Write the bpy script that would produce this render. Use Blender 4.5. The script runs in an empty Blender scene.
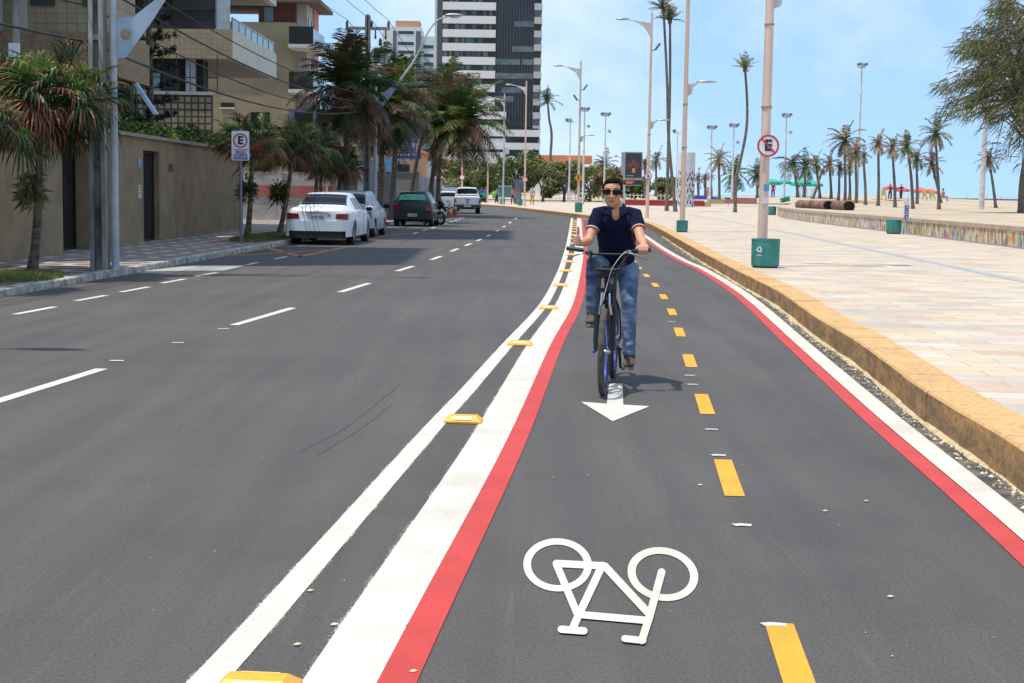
import bpy, bmesh, math, random
from mathutils import Vector, Matrix, noise
R = math.radians
PI = math.pi
SC = bpy.context.scene
COL = SC.collection

# ---------------------------------------------------------------- camera
F, CX, CY, H0 = 1480.0, 512.0, 341.5, 1.55
TH = math.atan((341.5 - 191.3) / F)
RO = 0.0155
_f = Vector((0, math.cos(TH), -math.sin(TH)))
_u0 = Vector((0, math.sin(TH), math.cos(TH)))
_r0 = Vector((1, 0, 0))
_r = _r0 * math.cos(RO) + _u0 * math.sin(RO)
_u = -_r0 * math.sin(RO) + _u0 * math.cos(RO)
cam_d = bpy.data.cameras.new('camera')
cam = bpy.data.objects.new('camera', cam_d)
COL.objects.link(cam)
M = Matrix((( _r.x, _u.x, -_f.x, 0), (_r.y, _u.y, -_f.y, 0), (_r.z, _u.z, -_f.z, H0), (0, 0, 0, 1)))
cam.matrix_world = M
cam_d.sensor_width = 36.0
cam_d.lens = F / 1024 * 36.0
cam_d.clip_start = 0.1
cam_d.clip_end = 12000
SC.camera = cam

# ---------------------------------------------------------------- world + sun
SUN_EL, SUN_AZ = R(73), R(205)          # azimuth of the sun measured ccw from +X
sd = Vector((math.cos(SUN_EL) * math.cos(SUN_AZ), math.cos(SUN_EL) * math.sin(SUN_AZ), math.sin(SUN_EL)))
W = bpy.data.worlds.new('World')
SC.world = W
W.use_nodes = True
nt = W.node_tree
nt.nodes.clear()
wo = nt.nodes.new('ShaderNodeOutputWorld')
bg = nt.nodes.new('ShaderNodeBackground')
sky = nt.nodes.new('ShaderNodeTexSky')
sky.sky_type = 'NISHITA'
sky.sun_disc = False
sky.sun_elevation = SUN_EL
sky.sun_rotation = math.atan2(sd.x, sd.y)
sky.air_density = 1.0
sky.dust_density = 0.4
sky.ozone_density = 2.0
bg.inputs['Strength'].default_value = 0.15
tc = nt.nodes.new('ShaderNodeTexCoord')
mp = nt.nodes.new('ShaderNodeMapping')
mp.inputs['Scale'].default_value = (1.0, 1.0, 1.35)
mp.inputs['Location'].default_value = (0.42, 0.15, 0.13)
cn = nt.nodes.new('ShaderNodeTexNoise')
cn.inputs['Scale'].default_value = 3.4
cn.inputs['Detail'].default_value = 7
cn.inputs['Roughness'].default_value = 0.55
cr = nt.nodes.new('ShaderNodeValToRGB')
cr.color_ramp.elements[0].position = 0.49
cr.color_ramp.elements[0].color = (0, 0, 0, 1)
cr.color_ramp.elements[1].position = 0.72
cr.color_ramp.elements[1].color = (0.8, 0.8, 0.8, 1)
mx = nt.nodes.new('ShaderNodeMixRGB')
mx.inputs[2].default_value = (6.6, 6.9, 7.2, 1)
tint = nt.nodes.new('ShaderNodeMixRGB')
tint.blend_type = 'MULTIPLY'
tint.inputs[0].default_value = 1.0
tint.inputs[2].default_value = (1.84, 1.82, 1.56, 1)
L = nt.links.new
skm = nt.nodes.new('ShaderNodeMapping')          # look a little higher into the sky than the raw horizon
skm.inputs['Scale'].default_value = (1.0, 1.0, 0.75)
skm.inputs['Location'].default_value = (0.0, 0.0, 0.34)
nv = nt.nodes.new('ShaderNodeVectorMath'); nv.operation = 'NORMALIZE'
L(tc.outputs['Generated'], skm.inputs['Vector'])
L(skm.outputs[0], nv.inputs[0])
L(nv.outputs[0], sky.inputs['Vector'])
L(tc.outputs['Generated'], mp.inputs['Vector'])
L(mp.outputs[0], cn.inputs['Vector'])
L(cn.outputs['Fac'], cr.inputs[0])
L(cr.outputs[0], mx.inputs[0])
L(sky.outputs[0], tint.inputs[1])
L(tint.outputs[0], mx.inputs[1])
L(mx.outputs[0], bg.inputs['Color'])
L(bg.outputs[0], wo.inputs['Surface'])
sl = bpy.data.lights.new('sun', 'SUN')
sl.energy = 3.8
sl.angle = R(0.5)
sl.color = (1.0, 0.94, 0.83)
so = bpy.data.objects.new('sun', sl)
COL.objects.link(so)
so.rotation_euler = (-sd).to_track_quat('-Z', 'Y').to_euler()
so.location = sd * 60
vs = SC.view_settings
vs.view_transform = 'Standard'
vs.look = 'None'
vs.gamma = 1
vs.use_curve_mapping = False
vs.exposure = 0.2

# ---------------------------------------------------------------- measuring helpers (photo pixel -> place in the world)
def ray(px, py):
    return _f + _r * ((px - CX) / F) + _u * ((CY - py) / F)
def G(px, py, z=0.0):
    d = ray(px, py)
    t = (z - H0) / d.z
    return Vector((d.x * t, d.y * t, z))
def P(px, py, Y):
    d = ray(px, py)
    t = Y / d.y
    return Vector((d.x * t, Y, H0 + d.z * t))
def spl(pts, n=8):
    """Catmull-Rom through the points."""
    pts = [Vector(p) for p in pts]
    if len(pts) < 3:
        return pts
    out = []
    q = [pts[0] * 2 - pts[1]] + pts + [pts[-1] * 2 - pts[-2]]
    for i in range(1, len(q) - 2):
        a, b, c, d = q[i - 1], q[i], q[i + 1], q[i + 2]
        for k in range(n):
            t = k / n
            out.append(0.5 * ((2 * b) + (c - a) * t + (2 * a - 5 * b + 4 * c - d) * t * t + (3 * b - a - 3 * c + d) * t ** 3))
    out.append(pts[-1])
    return out
def xat(poly, y):
    for a, b in zip(poly, poly[1:]):
        if (a[1] - y) * (b[1] - y) <= 0 and a[1] != b[1]:
            t = (y - a[1]) / (b[1] - a[1])
            return a[0] + (b[0] - a[0]) * t
    return poly[-1][0] if y > poly[-1][1] else poly[0][0]

# ---------------------------------------------------------------- materials
MATS = {}
def mat(name, col, rough=0.8, var=0.12, scale=3.0, metal=0.0, bump=0.0, bscale=None, spec=0.5, col2=None, contrast=(0.35, 0.65), detail=6, stretch=None, coat=0, alpha=None, emit=None, trans=0.0):
    if name in MATS:
        return MATS[name]
    m = bpy.data.materials.new(name)
    m.use_nodes = True
    t = m.node_tree
    b = t.nodes['Principled BSDF']
    b.inputs['Roughness'].default_value = rough
    b.inputs['Metallic'].default_value = metal
    b.inputs['Specular IOR Level'].default_value = spec
    if coat:
        b.inputs['Coat Weight'].default_value = coat
        b.inputs['Coat Roughness'].default_value = 0.05
    if emit:
        b.inputs['Emission Color'].default_value = (*emit[0], 1)
        b.inputs['Emission Strength'].default_value = emit[1]
    if trans:
        b.inputs['Transmission Weight'].default_value = trans
    c = t.nodes.new('ShaderNodeTexCoord')
    mpn = t.nodes.new('ShaderNodeMapping')
    if stretch:
        mpn.inputs['Scale'].default_value = stretch
    t.links.new(c.outputs['Object'], mpn.inputs[0])
    n = t.nodes.new('ShaderNodeTexNoise')
    n.inputs['Scale'].default_value = scale
    n.inputs['Detail'].default_value = detail
    t.links.new(mpn.outputs[0], n.inputs['Vector'])
    r = t.nodes.new('ShaderNodeValToRGB')
    c1 = [max(0, x * (1 - var)) for x in col]
    c2 = list(col2) if col2 else [min(1, x * (1 + var)) for x in col]
    r.color_ramp.elements[0].position = contrast[0]
    r.color_ramp.elements[1].position = contrast[1]
    r.color_ramp.elements[0].color = (*c1, 1)
    r.color_ramp.elements[1].color = (*c2, 1)
    t.links.new(n.outputs['Fac'], r.inputs[0])
    t.links.new(r.outputs[0], b.inputs['Base Color'])
    if bump:
        n2 = t.nodes.new('ShaderNodeTexNoise')
        n2.inputs['Scale'].default_value = bscale or scale * 8
        n2.inputs['Detail'].default_value = 4
        t.links.new(mpn.outputs[0], n2.inputs['Vector'])
        bp = t.nodes.new('ShaderNodeBump')
        bp.inputs['Strength'].default_value = bump
        bp.inputs['Distance'].default_value = 0.02
        t.links.new(n2.outputs['Fac'], bp.inputs['Height'])
        t.links.new(bp.outputs[0], b.inputs['Normal'])
    MATS[name] = m
    return m
def nodes_of(m):
    return m.node_tree, m.node_tree.nodes['Principled BSDF']
def N(t, typ, **kw):
    n = t.nodes.new(typ)
    for k, v in kw.items():
        if k in n.inputs:
            n.inputs[k].default_value = v
        else:
            setattr(n, k, v)
    return n
def ramp(t, src, p0, c0, p1, c1, interp='LINEAR'):
    r = t.nodes.new('ShaderNodeValToRGB')
    r.color_ramp.interpolation = interp
    r.color_ramp.elements[0].position = p0
    r.color_ramp.elements[0].color = (*c0, 1)
    r.color_ramp.elements[1].position = p1
    r.color_ramp.elements[1].color = (*c1, 1)
    t.links.new(src, r.inputs[0])
    return r
def mixc(t, fac, a, b, mode='MIX'):
    x = t.nodes.new('ShaderNodeMixRGB')
    x.blend_type = mode
    for i, v in ((0, fac), (1, a), (2, b)):
        if isinstance(v, (int, float)):
            x.inputs[i].default_value = v
        elif isinstance(v, tuple):
            x.inputs[i].default_value = (*v, 1)
        else:
            t.links.new(v, x.inputs[i])
    return x

# ---------------------------------------------------------------- mesh builder
class MB:
    def __init__(s):
        s.v, s.f, s.mi = [], [], []
        s.m = 0
    def add(s, vs_, fs):
        o = len(s.v)
        s.v += [Vector(v) for v in vs_]
        for f in fs:
            s.f.append(tuple(o + i for i in f))
            s.mi.append(s.m)
    def box(s, c, d, rz=0, rot=None):
        hx, hy, hz = d[0] / 2, d[1] / 2, d[2] / 2
        m = rot if rot is not None else Matrix.Rotation(rz, 3, 'Z')
        p = [Vector(c) + m @ Vector((x * hx, y * hy, z * hz)) for x in (-1, 1) for y in (-1, 1) for z in (-1, 1)]
        s.add(p, [(0, 1, 3, 2), (4, 6, 7, 5), (0, 4, 5, 1), (2, 3, 7, 6), (0, 2, 6, 4), (1, 5, 7, 3)])
        return s
    def b2(s, x0, x1, y0, y1, z0, z1):
        return s.box(((x0 + x1) / 2, (y0 + y1) / 2, (z0 + z1) / 2), (abs(x1 - x0), abs(y1 - y0), abs(z1 - z0)))
    def tube(s, pts, rad, n=8, cap=True, flat=1.0):
        pts = [Vector(p) for p in pts]
        k = len(pts)
        if not hasattr(rad, '__len__'):
            rad = [rad] * k
        ref = None
        rings = []
        for i, p in enumerate(pts):
            a = pts[min(i + 1, k - 1)] - pts[max(i - 1, 0)]
            a.normalize()
            if ref is None:
                ref = Vector((0, 0, 1)) if abs(a.z) < 0.9 else Vector((1, 0, 0))
            u = (ref - a * ref.dot(a)).normalized()
            w = a.cross(u)
            ref = u
            rr = rad[i]
            ru, rw = (rr if hasattr(rr, '__len__') else (rr, rr * flat))
            rings.append([p + u * math.cos(2 * PI * j / n) * ru + w * math.sin(2 * PI * j / n) * rw for j in range(n)])
        vsx = [q for r_ in rings for q in r_]
        fs = []
        for i in range(k - 1):
            for j in range(n):
                a, b = i * n + j, i * n + (j + 1) % n
                fs.append((a, b, b + n, a + n))
        if cap:
            fs.append(tuple(range(n))[::-1])
            fs.append(tuple((k - 1) * n + j for j in range(n)))
        s.add(vsx, fs)
        return s
    def lathe(s, prof, n=24, c=(0, 0, 0), axis='Z', cap=True):
        c = Vector(c)
        vsx = []
        for r_, h in prof:
            for j in range(n):
                a = 2 * PI * j / n
                x, y = r_ * math.cos(a), r_ * math.sin(a)
                vsx.append(c + (Vector((x, y, h)) if axis == 'Z' else Vector((h, x, y)) if axis == 'X' else Vector((x, h, y))))
        k = len(prof)
        fs = []
        for i in range(k - 1):
            for j in range(n):
                a, b = i * n + j, i * n + (j + 1) % n
                fs.append((a, b, b + n, a + n))
        if cap:
            fs.append(tuple(range(n))[::-1])
            fs.append(tuple((k - 1) * n + j for j in range(n)))
        s.add(vsx, fs)
        return s
    def prism(s, poly, z0, z1):
        n = len(poly)
        s.add([(p[0], p[1], z0) for p in poly] + [(p[0], p[1], z1) for p in poly],
              [tuple(range(n))[::-1], tuple(range(n, 2 * n))] + [(i, (i + 1) % n, n + (i + 1) % n, n + i) for i in range(n)])
        return s
    def slab(s, poly, nrm, th):
        """polygon (3-D points) given a thickness along nrm"""
        n = len(poly)
        nr = Vector(nrm).normalized() * th
        s.add([Vector(p) for p in poly] + [Vector(p) + nr for p in poly],
              [tuple(range(n))[::-1], tuple(range(n, 2 * n))] + [(i, (i + 1) % n, n + (i + 1) % n, n + i) for i in range(n)])
        return s
    def ell(s, c, r3, n=12, m=8, rot=None):
        c = Vector(c)
        rot = rot or Matrix.Identity(3)
        vsx = [c + rot @ Vector((0, 0, r3[2]))]
        for i in range(1, m):
            t = PI * i / m
            for j in range(n):
                a = 2 * PI * j / n
                vsx.append(c + rot @ Vector((r3[0] * math.sin(t) * math.cos(a), r3[1] * math.sin(t) * math.sin(a), r3[2] * math.cos(t))))
        vsx.append(c - rot @ Vector((0, 0, r3[2])))
        fs = [(0, 1 + j, 1 + (j + 1) % n) for j in range(n)]
        for i in range(m - 2):
            for j in range(n):
                a, b = 1 + i * n + j, 1 + i * n + (j + 1) % n
                fs.append((a, a + n, b + n, b))
        e = len(vsx) - 1
        fs += [(e, 1 + (m - 2) * n + (j + 1) % n, 1 + (m - 2) * n + j) for j in range(n)]
        s.add(vsx, fs)
        return s
    def ribbon(s, L_, R_, z=None):
        k = len(L_)
        pts = list(L_) + list(R_)
        if z is not None:
            pts = [(p[0], p[1], z) for p in pts]
        s.add(pts, [(i, k + i, k + i + 1, i + 1) for i in range(k - 1)])
        return s
    def shift(s, d):
        d = Vector(d)
        s.v = [v + d for v in s.v]
        return s
    def build(s, name, mats, parent=None, smooth=False, loc=None, recalc=True):
        me = bpy.data.meshes.new(name)
        me.from_pydata([tuple(v) for v in s.v], [], s.f)
        if not isinstance(mats, (list, tuple)):
            mats = [mats]
        for m in mats:
            me.materials.append(m)
        me.polygons.foreach_set('material_index', s.mi)
        if recalc:
            bm = bmesh.new()
            bm.from_mesh(me)
            bmesh.ops.recalc_face_normals(bm, faces=bm.faces)
            bm.to_mesh(me)
            bm.free()
        if smooth:
            me.polygons.foreach_set('use_smooth', [True] * len(me.polygons))
            try:
                me.set_sharp_from_angle(angle=R(40))
            except Exception:
                pass
        me.update()
        o = bpy.data.objects.new(name, me)
        COL.objects.link(o)
        if parent:
            o.parent = parent
        if loc is not None:
            o.location = loc
        return o
def bake(o, mods, smooth=True):
    """apply modifiers (list of (type, settings)) into the mesh data"""
    for typ, kw in mods:
        md = o.modifiers.new(typ, typ)
        for k, v in kw.items():
            setattr(md, k, v)
    dg = bpy.context.evaluated_depsgraph_get()
    me = bpy.data.meshes.new_from_object(o.evaluated_get(dg))
    o.modifiers.clear()
    o.data = me
    if smooth:
        me.polygons.foreach_set('use_smooth', [True] * len(me.polygons))
    return o
def tag(o, label, cat, group=None, kind=None):
    if label: o['label'] = label
    if cat: o['category'] = cat
    if group: o['group'] = group
    if kind: o['kind'] = kind
    return o
def thing(name, label, cat, loc=(0, 0, 0), rz=0, group=None):
    o = bpy.data.objects.new(name, None)
    COL.objects.link(o)
    o.location = loc
    o.rotation_euler = (0, 0, rz)
    o.empty_display_size = 0.2
    return tag(o, label, cat, group)
def struct(o, label=None):
    o['kind'] = 'structure'
    if label: o['label'] = label
    return o
def copy_tree(o, parent=None):
    c = o.copy()
    COL.objects.link(c)
    c.parent = parent
    for ch in [x for x in KIDS.get(o.name, [])] if False else list(o.children):
        copy_tree(ch, c)
    return c
def text(body, size, m, parent, loc, rot, name='lettering', width=None, depth=0.002, bold=0.0):
    cu = bpy.data.curves.new(name, 'FONT')
    cu.body = body
    cu.size = size
    cu.align_x = 'CENTER'
    cu.align_y = 'CENTER'
    cu.extrude = depth
    cu.offset = bold
    cu.space_line = 0.9
    t = bpy.data.objects.new(name, cu)
    COL.objects.link(t)
    dg = bpy.context.evaluated_depsgraph_get()
    me = bpy.data.meshes.new_from_object(t.evaluated_get(dg))
    bpy.data.objects.remove(t)
    if width and len(me.vertices):
        w = max(v.co.x for v in me.vertices) - min(v.co.x for v in me.vertices)
        for v in me.vertices:
            v.co.x *= width / w
    me.materials.clear()
    me.materials.append(m)
    o = bpy.data.objects.new(name, me)
    COL.objects.link(o)
    o.parent = parent
    o.location = loc
    o.rotation_euler = rot
    return o

# ================================================================ MATERIALS
def paint(name, col, **kw):
    return mat(name, col, rough=kw.pop('rough', 0.6), var=kw.pop('var', 0.06), **kw)
# asphalt
asph = mat('asphalt', (0.075, 0.072, 0.075), rough=0.85)
t, b = nodes_of(asph)
c = N(t, 'ShaderNodeTexCoord')
n1 = N(t, 'ShaderNodeTexNoise', Scale=0.35, Detail=5.0)
n2 = N(t, 'ShaderNodeTexNoise', Scale=70.0, Detail=4.0, Roughness=.75)
n3 = N(t, 'ShaderNodeTexVoronoi', Scale=55.0)
mpn = N(t, 'ShaderNodeMapping', Scale=(2.2, 0.12, 1))
n4 = N(t, 'ShaderNodeTexNoise', Scale=1.5, Detail=4.0)
mpw = N(t, 'ShaderNodeMapping', Scale=(9.0, 0.5, 1), Rotation=(0, 0, 0.25))
n5 = N(t, 'ShaderNodeTexNoise', Scale=1.2, Detail=5.0, Distortion=1.5)
for n_ in (n1, n2, n3):
    t.links.new(c.outputs['Object'], n_.inputs['Vector'])
t.links.new(c.outputs['Object'], mpn.inputs[0]); t.links.new(mpn.outputs[0], n4.inputs['Vector'])
t.links.new(c.outputs['Object'], mpw.inputs[0]); t.links.new(mpw.outputs[0], n5.inputs['Vector'])
r1 = ramp(t, n1.outputs['Fac'], 0.3, (0.070, 0.064, 0.061), 0.7, (0.088, 0.081, 0.077))
r2 = ramp(t, n2.outputs['Fac'], 0.3, (0.58, 0.58, 0.58), 0.72, (1.40, 1.39, 1.36))
r3 = ramp(t, n4.outputs['Fac'], 0.35, (0.88, 0.88, 0.89), 0.65, (1.10, 1.09, 1.08))
r4 = ramp(t, n3.outputs['Distance'], 0.05, (1.9, 1.85, 1.75), 0.17, (1.0, 1.0, 1.0))
r5 = ramp(t, n5.outputs['Fac'], 0.60, (1.0, 1.0, 1.0), 0.78, (1.22, 1.21, 1.20))
m1 = mixc(t, 1.0, r1.outputs[0], r2.outputs[0], 'MULTIPLY')
m2 = mixc(t, 1.0, m1.outputs[0], r3.outputs[0], 'MULTIPLY')
m3 = mixc(t, 1.0, m2.outputs[0], r4.outputs[0], 'MULTIPLY')
m4 = mixc(t, 1.0, m3.outputs[0], r5.outputs[0], 'MULTIPLY')
n6 = N(t, 'ShaderNodeTexNoise', Scale=1.1, Detail=9.0, Roughness=.7, Distortion=.6)
t.links.new(c.outputs['Object'], n6.inputs['Vector'])
r6 = ramp(t, n6.outputs['Fac'], 0.34, (0.90, 0.90, 0.90), 0.50, (1.0, 1.0, 1.0))
m5 = mixc(t, 1.0, m4.outputs[0], r6.outputs[0], 'MULTIPLY')
t.links.new(m5.outputs[0], b.inputs['Base Color'])
bp = N(t, 'ShaderNodeBump', Strength=0.5, Distance=0.006)
t.links.new(n2.outputs['Fac'], bp.inputs['Height']); t.links.new(bp.outputs[0], b.inputs['Normal'])

def road_paint(name, col):
    m = mat(name, col, rough=0.7)
    t, b = nodes_of(m)
    c = N(t, 'ShaderNodeTexCoord')
    n1 = N(t, 'ShaderNodeTexNoise', Scale=120.0, Detail=3.0)
    n2 = N(t, 'ShaderNodeTexNoise', Scale=2.5, Detail=6.0)
    for n_ in (n1, n2):
        t.links.new(c.outputs['Object'], n_.inputs['Vector'])
    a = ramp(t, n1.outputs['Fac'], 0.3, tuple(x * 0.80 for x in col), 0.6, col)
    w = ramp(t, n2.outputs['Fac'], 0.25, (0.80, 0.79, 0.77), 0.60, (1, 1, 1))
    g = mixc(t, 1.0, a.outputs[0], w.outputs[0], 'MULTIPLY')
    chip = ramp(t, n1.outputs['Fac'], 0.74, (0, 0, 0), 0.80, (1, 1, 1))
    f = mixc(t, chip.outputs[0], g.outputs[0], (0.09, 0.088, 0.088))
    t.links.new(f.outputs[0], b.inputs['Base Color'])
    bp = N(t, 'ShaderNodeBump', Strength=0.3, Distance=0.005)
    t.links.new(n1.outputs['Fac'], bp.inputs['Height']); t.links.new(bp.outputs[0], b.inputs['Normal'])
    return m
m_white = road_paint('road_paint_white', (0.655, 0.615, 0.535))
m_red = road_paint('road_paint_red', (0.55, 0.05, 0.042))
m_yel = road_paint('road_paint_yellow', (0.80, 0.36, 0.02))
m_oldwhite = road_paint('road_paint_worn_white', (0.40, 0.40, 0.39))
m_orange_mark = road_paint('road_paint_orange', (0.55, 0.17, 0.03))

# promenade stone slabs
def brickmat(name, bw, bh, cols, mortar, msize, rot=0.0, rough=0.7, offset=0.5, noise_amt=0.25, squash=1.0, space='Object', bumps=0.2, axes=None):
    m = mat(name, cols[0], rough=rough)
    t, b = nodes_of(m)
    c = N(t, 'ShaderNodeTexCoord')
    mp_ = N(t, 'ShaderNodeMapping', Rotation=axes or (0, 0, rot))
    t.links.new(c.outputs[space], mp_.inputs[0])
    br = N(t, 'ShaderNodeTexBrick')
    br.offset = offset
    br.inputs['Scale'].default_value = 1.0
    br.inputs['Brick Width'].default_value = bw
    br.inputs['Row Height'].default_value = bh
    br.inputs['Mortar Size'].default_value = msize
    br.inputs['Mortar Smooth'].default_value = 0.15
    br.inputs['Color1'].default_value = (0, 0, 0, 1)
    br.inputs['Color2'].default_value = (1, 1, 1, 1)
    br.inputs['Bias'].default_value = 0.0
    t.links.new(mp_.outputs[0], br.inputs['Vector'])
    r_ = t.nodes.new('ShaderNodeValToRGB')
    r_.color_ramp.interpolation = 'CONSTANT'
    els = r_.color_ramp.elements
    els[0].position = 0; els[0].color = (*cols[0], 1)
    els[1].position = 1.0 / len(cols); els[1].color = (*cols[1], 1)
    for i in range(2, len(cols)):
        e = els.new(i / len(cols)); e.color = (*cols[i], 1)
    t.links.new(br.outputs['Color'], r_.inputs[0])
    n_ = N(t, 'ShaderNodeTexNoise', Scale=1.3, Detail=8.0)
    t.links.new(c.outputs['Object'], n_.inputs['Vector'])
    nr = ramp(t, n_.outputs['Fac'], 0.3, (1 - noise_amt,) * 3, 0.7, (1 + noise_amt * 0.4,) * 3)
    x = mixc(t, 1.0, r_.outputs[0], nr.outputs[0], 'MULTIPLY')
    y = mixc(t, br.outputs['Fac'], x.outputs[0], mortar)
    t.links.new(y.outputs[0], b.inputs['Base Color'])
    if bumps:
        bp = N(t, 'ShaderNodeBump', Strength=bumps, Distance=0.01)
        bp.invert = True
        t.links.new(br.outputs['Fac'], bp.inputs['Height']); t.links.new(bp.outputs[0], b.inputs['Normal'])
    return m
m_prom = brickmat('promenade_stone', 0.62, 0.31, [(0.54, 0.43, 0.33), (0.56, 0.43, 0.29), (0.49, 0.43, 0.36), (0.58, 0.465, 0.355), (0.53, 0.38, 0.285), (0.57, 0.495, 0.41), (0.47, 0.41, 0.335), (0.58, 0.45, 0.30), (0.55, 0.45, 0.35)],
                  (0.34, 0.29, 0.24), 0.008, rot=0.07, noise_amt=0.2, bumps=0.1)
m_side = brickmat('mosaic_pavement', 1.25, 0.62, [(0.13, 0.075, 0.065), (0.17, 0.10, 0.085), (0.12, 0.085, 0.08), (0.20, 0.12, 0.10)], (0.42, 0.38, 0.33), 0.11, rot=0.05, offset=0.5, noise_amt=0.45, bumps=0.0)
m_tile = brickmat('beige_facade_tile', 0.26, 0.26, [(0.31, 0.245, 0.155), (0.33, 0.262, 0.165), (0.29, 0.232, 0.15)], (0.19, 0.15, 0.10), 0.012, offset=0.0, noise_amt=0.15, axes=(R(90), 0, 0))
m_tile_side = brickmat('beige_facade_tile_side', 0.42, 0.42, [(0.40, 0.34, 0.24), (0.42, 0.36, 0.26), (0.38, 0.325, 0.235)], (0.22, 0.18, 0.13), 0.014, offset=0.0, noise_amt=0.15, axes=(R(90), R(90), 0))
m_kerbw = mat('kerb_stone', (0.34, 0.30, 0.25), rough=0.85, var=0.4, scale=6, bump=0.5, col2=(0.56, 0.51, 0.44))
# yellow kerb : painted, flaking, with streaks of dirt
m_kerby = mat('kerb_painted_ochre', (0.68, 0.40, 0.12), rough=0.75)
t, b = nodes_of(m_kerby)
c = N(t, 'ShaderNodeTexCoord')
ge = N(t, 'ShaderNodeNewGeometry')
sx = N(t, 'ShaderNodeSeparateXYZ'); t.links.new(ge.outputs['Normal'], sx.inputs[0])
n1 = N(t, 'ShaderNodeTexNoise', Scale=2.2, Detail=8.0, Roughness=0.65)
n2 = N(t, 'ShaderNodeTexNoise', Scale=22.0, Detail=6.0)
mp_ = N(t, 'ShaderNodeMapping', Scale=(1.6, 1.6, 4.5)); t.links.new(c.outputs['Object'], mp_.inputs[0])
n3 = N(t, 'ShaderNodeTexNoise', Scale=1.6, Detail=6.0)
for n_ in (n1, n2):
    t.links.new(c.outputs['Object'], n_.inputs['Vector'])
t.links.new(mp_.outputs[0], n3.inputs['Vector'])
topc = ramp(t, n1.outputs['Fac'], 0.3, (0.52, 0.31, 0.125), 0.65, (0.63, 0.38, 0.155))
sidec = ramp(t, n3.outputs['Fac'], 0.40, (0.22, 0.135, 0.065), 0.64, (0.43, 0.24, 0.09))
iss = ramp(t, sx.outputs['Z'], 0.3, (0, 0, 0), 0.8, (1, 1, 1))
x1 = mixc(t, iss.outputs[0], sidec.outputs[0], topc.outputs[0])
sp = ramp(t, n2.outputs['Fac'], 0.28, (0.6, 0.6, 0.6), 0.5, (1, 1, 1))
x2 = mixc(t, 1.0, x1.outputs[0], sp.outputs[0], 'MULTIPLY')
t.links.new(x2.outputs[0], b.inputs['Base Color'])
bp = N(t, 'ShaderNodeBump', Strength=0.5, Distance=0.02)
t.links.new(n2.outputs['Fac'], bp.inputs['Height']); t.links.new(bp.outputs[0], b.inputs['Normal'])

m_sand = mat('beach_sand', (0.44, 0.34, 0.22), rough=0.95, var=0.16, scale=0.35, bump=0.5, bscale=6, col2=(0.50, 0.41, 0.30))
m_earth = mat('dry_ground', (0.40, 0.33, 0.24), rough=0.95, var=0.2, scale=0.2, bump=0.3)
m_sea = mat('sea_water', (0.03, 0.14, 0.20), rough=0.22, var=0.2, scale=0.02, bump=0.4, bscale=0.6)
m_gut = mat('gutter_concrete', (0.085, 0.078, 0.068), rough=0.95, var=0.35, scale=6, bump=0.9, bscale=40, col2=(0.22, 0.19, 0.15), contrast=(.4, .75))
m_conc = mat('concrete', (0.25, 0.235, 0.21), rough=0.9, var=0.35, scale=4, bump=0.3, stretch=(1, 1, 0.3))
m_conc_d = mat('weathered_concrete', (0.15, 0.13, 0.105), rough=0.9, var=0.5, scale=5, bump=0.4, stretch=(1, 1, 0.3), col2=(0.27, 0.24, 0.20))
m_polepink = mat('pole_pinkish_paint', (0.66, 0.48, 0.38), rough=0.55, var=0.08, scale=2, stretch=(1, 1, 0.4))
m_polegrey = mat('pole_grey_paint', (0.42, 0.44, 0.46), rough=0.5, var=0.15, scale=3)
m_polelight = mat('pole_pale_paint', (0.55, 0.54, 0.52), rough=0.6, var=0.2, scale=3)
m_lamp = mat('lamp_housing', (0.35, 0.38, 0.38), rough=0.4, metal=0.3)
m_lampglass = mat('lamp_glass', (0.6, 0.62, 0.6), rough=0.15)
m_bracket = mat('bracket_steel', (0.30, 0.36, 0.42), rough=0.45, metal=0.2, var=0.1)
m_bin = mat('bin_green', (0.025, 0.22, 0.18), rough=0.55, var=0.25, scale=4, col2=(0.045, 0.26, 0.22))
m_signw = mat('sign_white', (0.72, 0.72, 0.74), rough=0.4, var=0.04)
m_signr = mat('sign_red', (0.55, 0.03, 0.025), rough=0.4, var=0.04)
m_black = mat('black_plastic', (0.012, 0.012, 0.013), rough=0.5, var=0.2)
m_text = mat('lettering_dark', (0.02, 0.022, 0.028), rough=0.6, var=0.05)
m_textblue = mat('lettering_blue', (0.03, 0.06, 0.25), rough=0.6, var=0.05)
m_glass = mat('window_glass', (0.03, 0.035, 0.04), rough=0.12, var=0.3, scale=0.4)
m_glassb = mat('window_glass_teal', (0.16, 0.26, 0.28), rough=0.15, var=0.3, scale=0.4)
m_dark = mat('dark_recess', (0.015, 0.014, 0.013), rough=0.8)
m_beige = mat('beige_render', (0.37, 0.30, 0.21), rough=0.9, var=0.18, scale=1.2, bump=0.15, bscale=30)
m_beigew = mat('beige_wall_render', (0.27, 0.185, 0.105), rough=0.92, var=0.16, scale=1.5, bump=0.3, bscale=60)
m_bandst = mat('brown_stone_band', (0.26, 0.18, 0.105), rough=0.85, var=0.25, scale=9)
m_yellowb = mat('yellow_render', (0.35, 0.285, 0.18), rough=0.9, var=0.12, scale=0.8)
m_whiteb = mat('white_render', (0.62, 0.60, 0.56), rough=0.85, var=0.08, scale=0.5)
m_greyb = mat('grey_render', (0.30, 0.30, 0.29), rough=0.9, var=0.12, scale=0.7)
m_soffit = mat('soffit_plaster', (0.33, 0.30, 0.26), rough=0.9, var=0.1)
m_orangeb = mat('terracotta_roof', (0.62, 0.20, 0.08), rough=0.85, var=0.15, scale=0.8)
m_bark = mat('palm_bark', (0.10, 0.075, 0.055), rough=0.95, var=0.4, scale=6, bump=0.6, bscale=16, stretch=(1, 1, 3), col2=(0.19, 0.15, 0.11))
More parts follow.
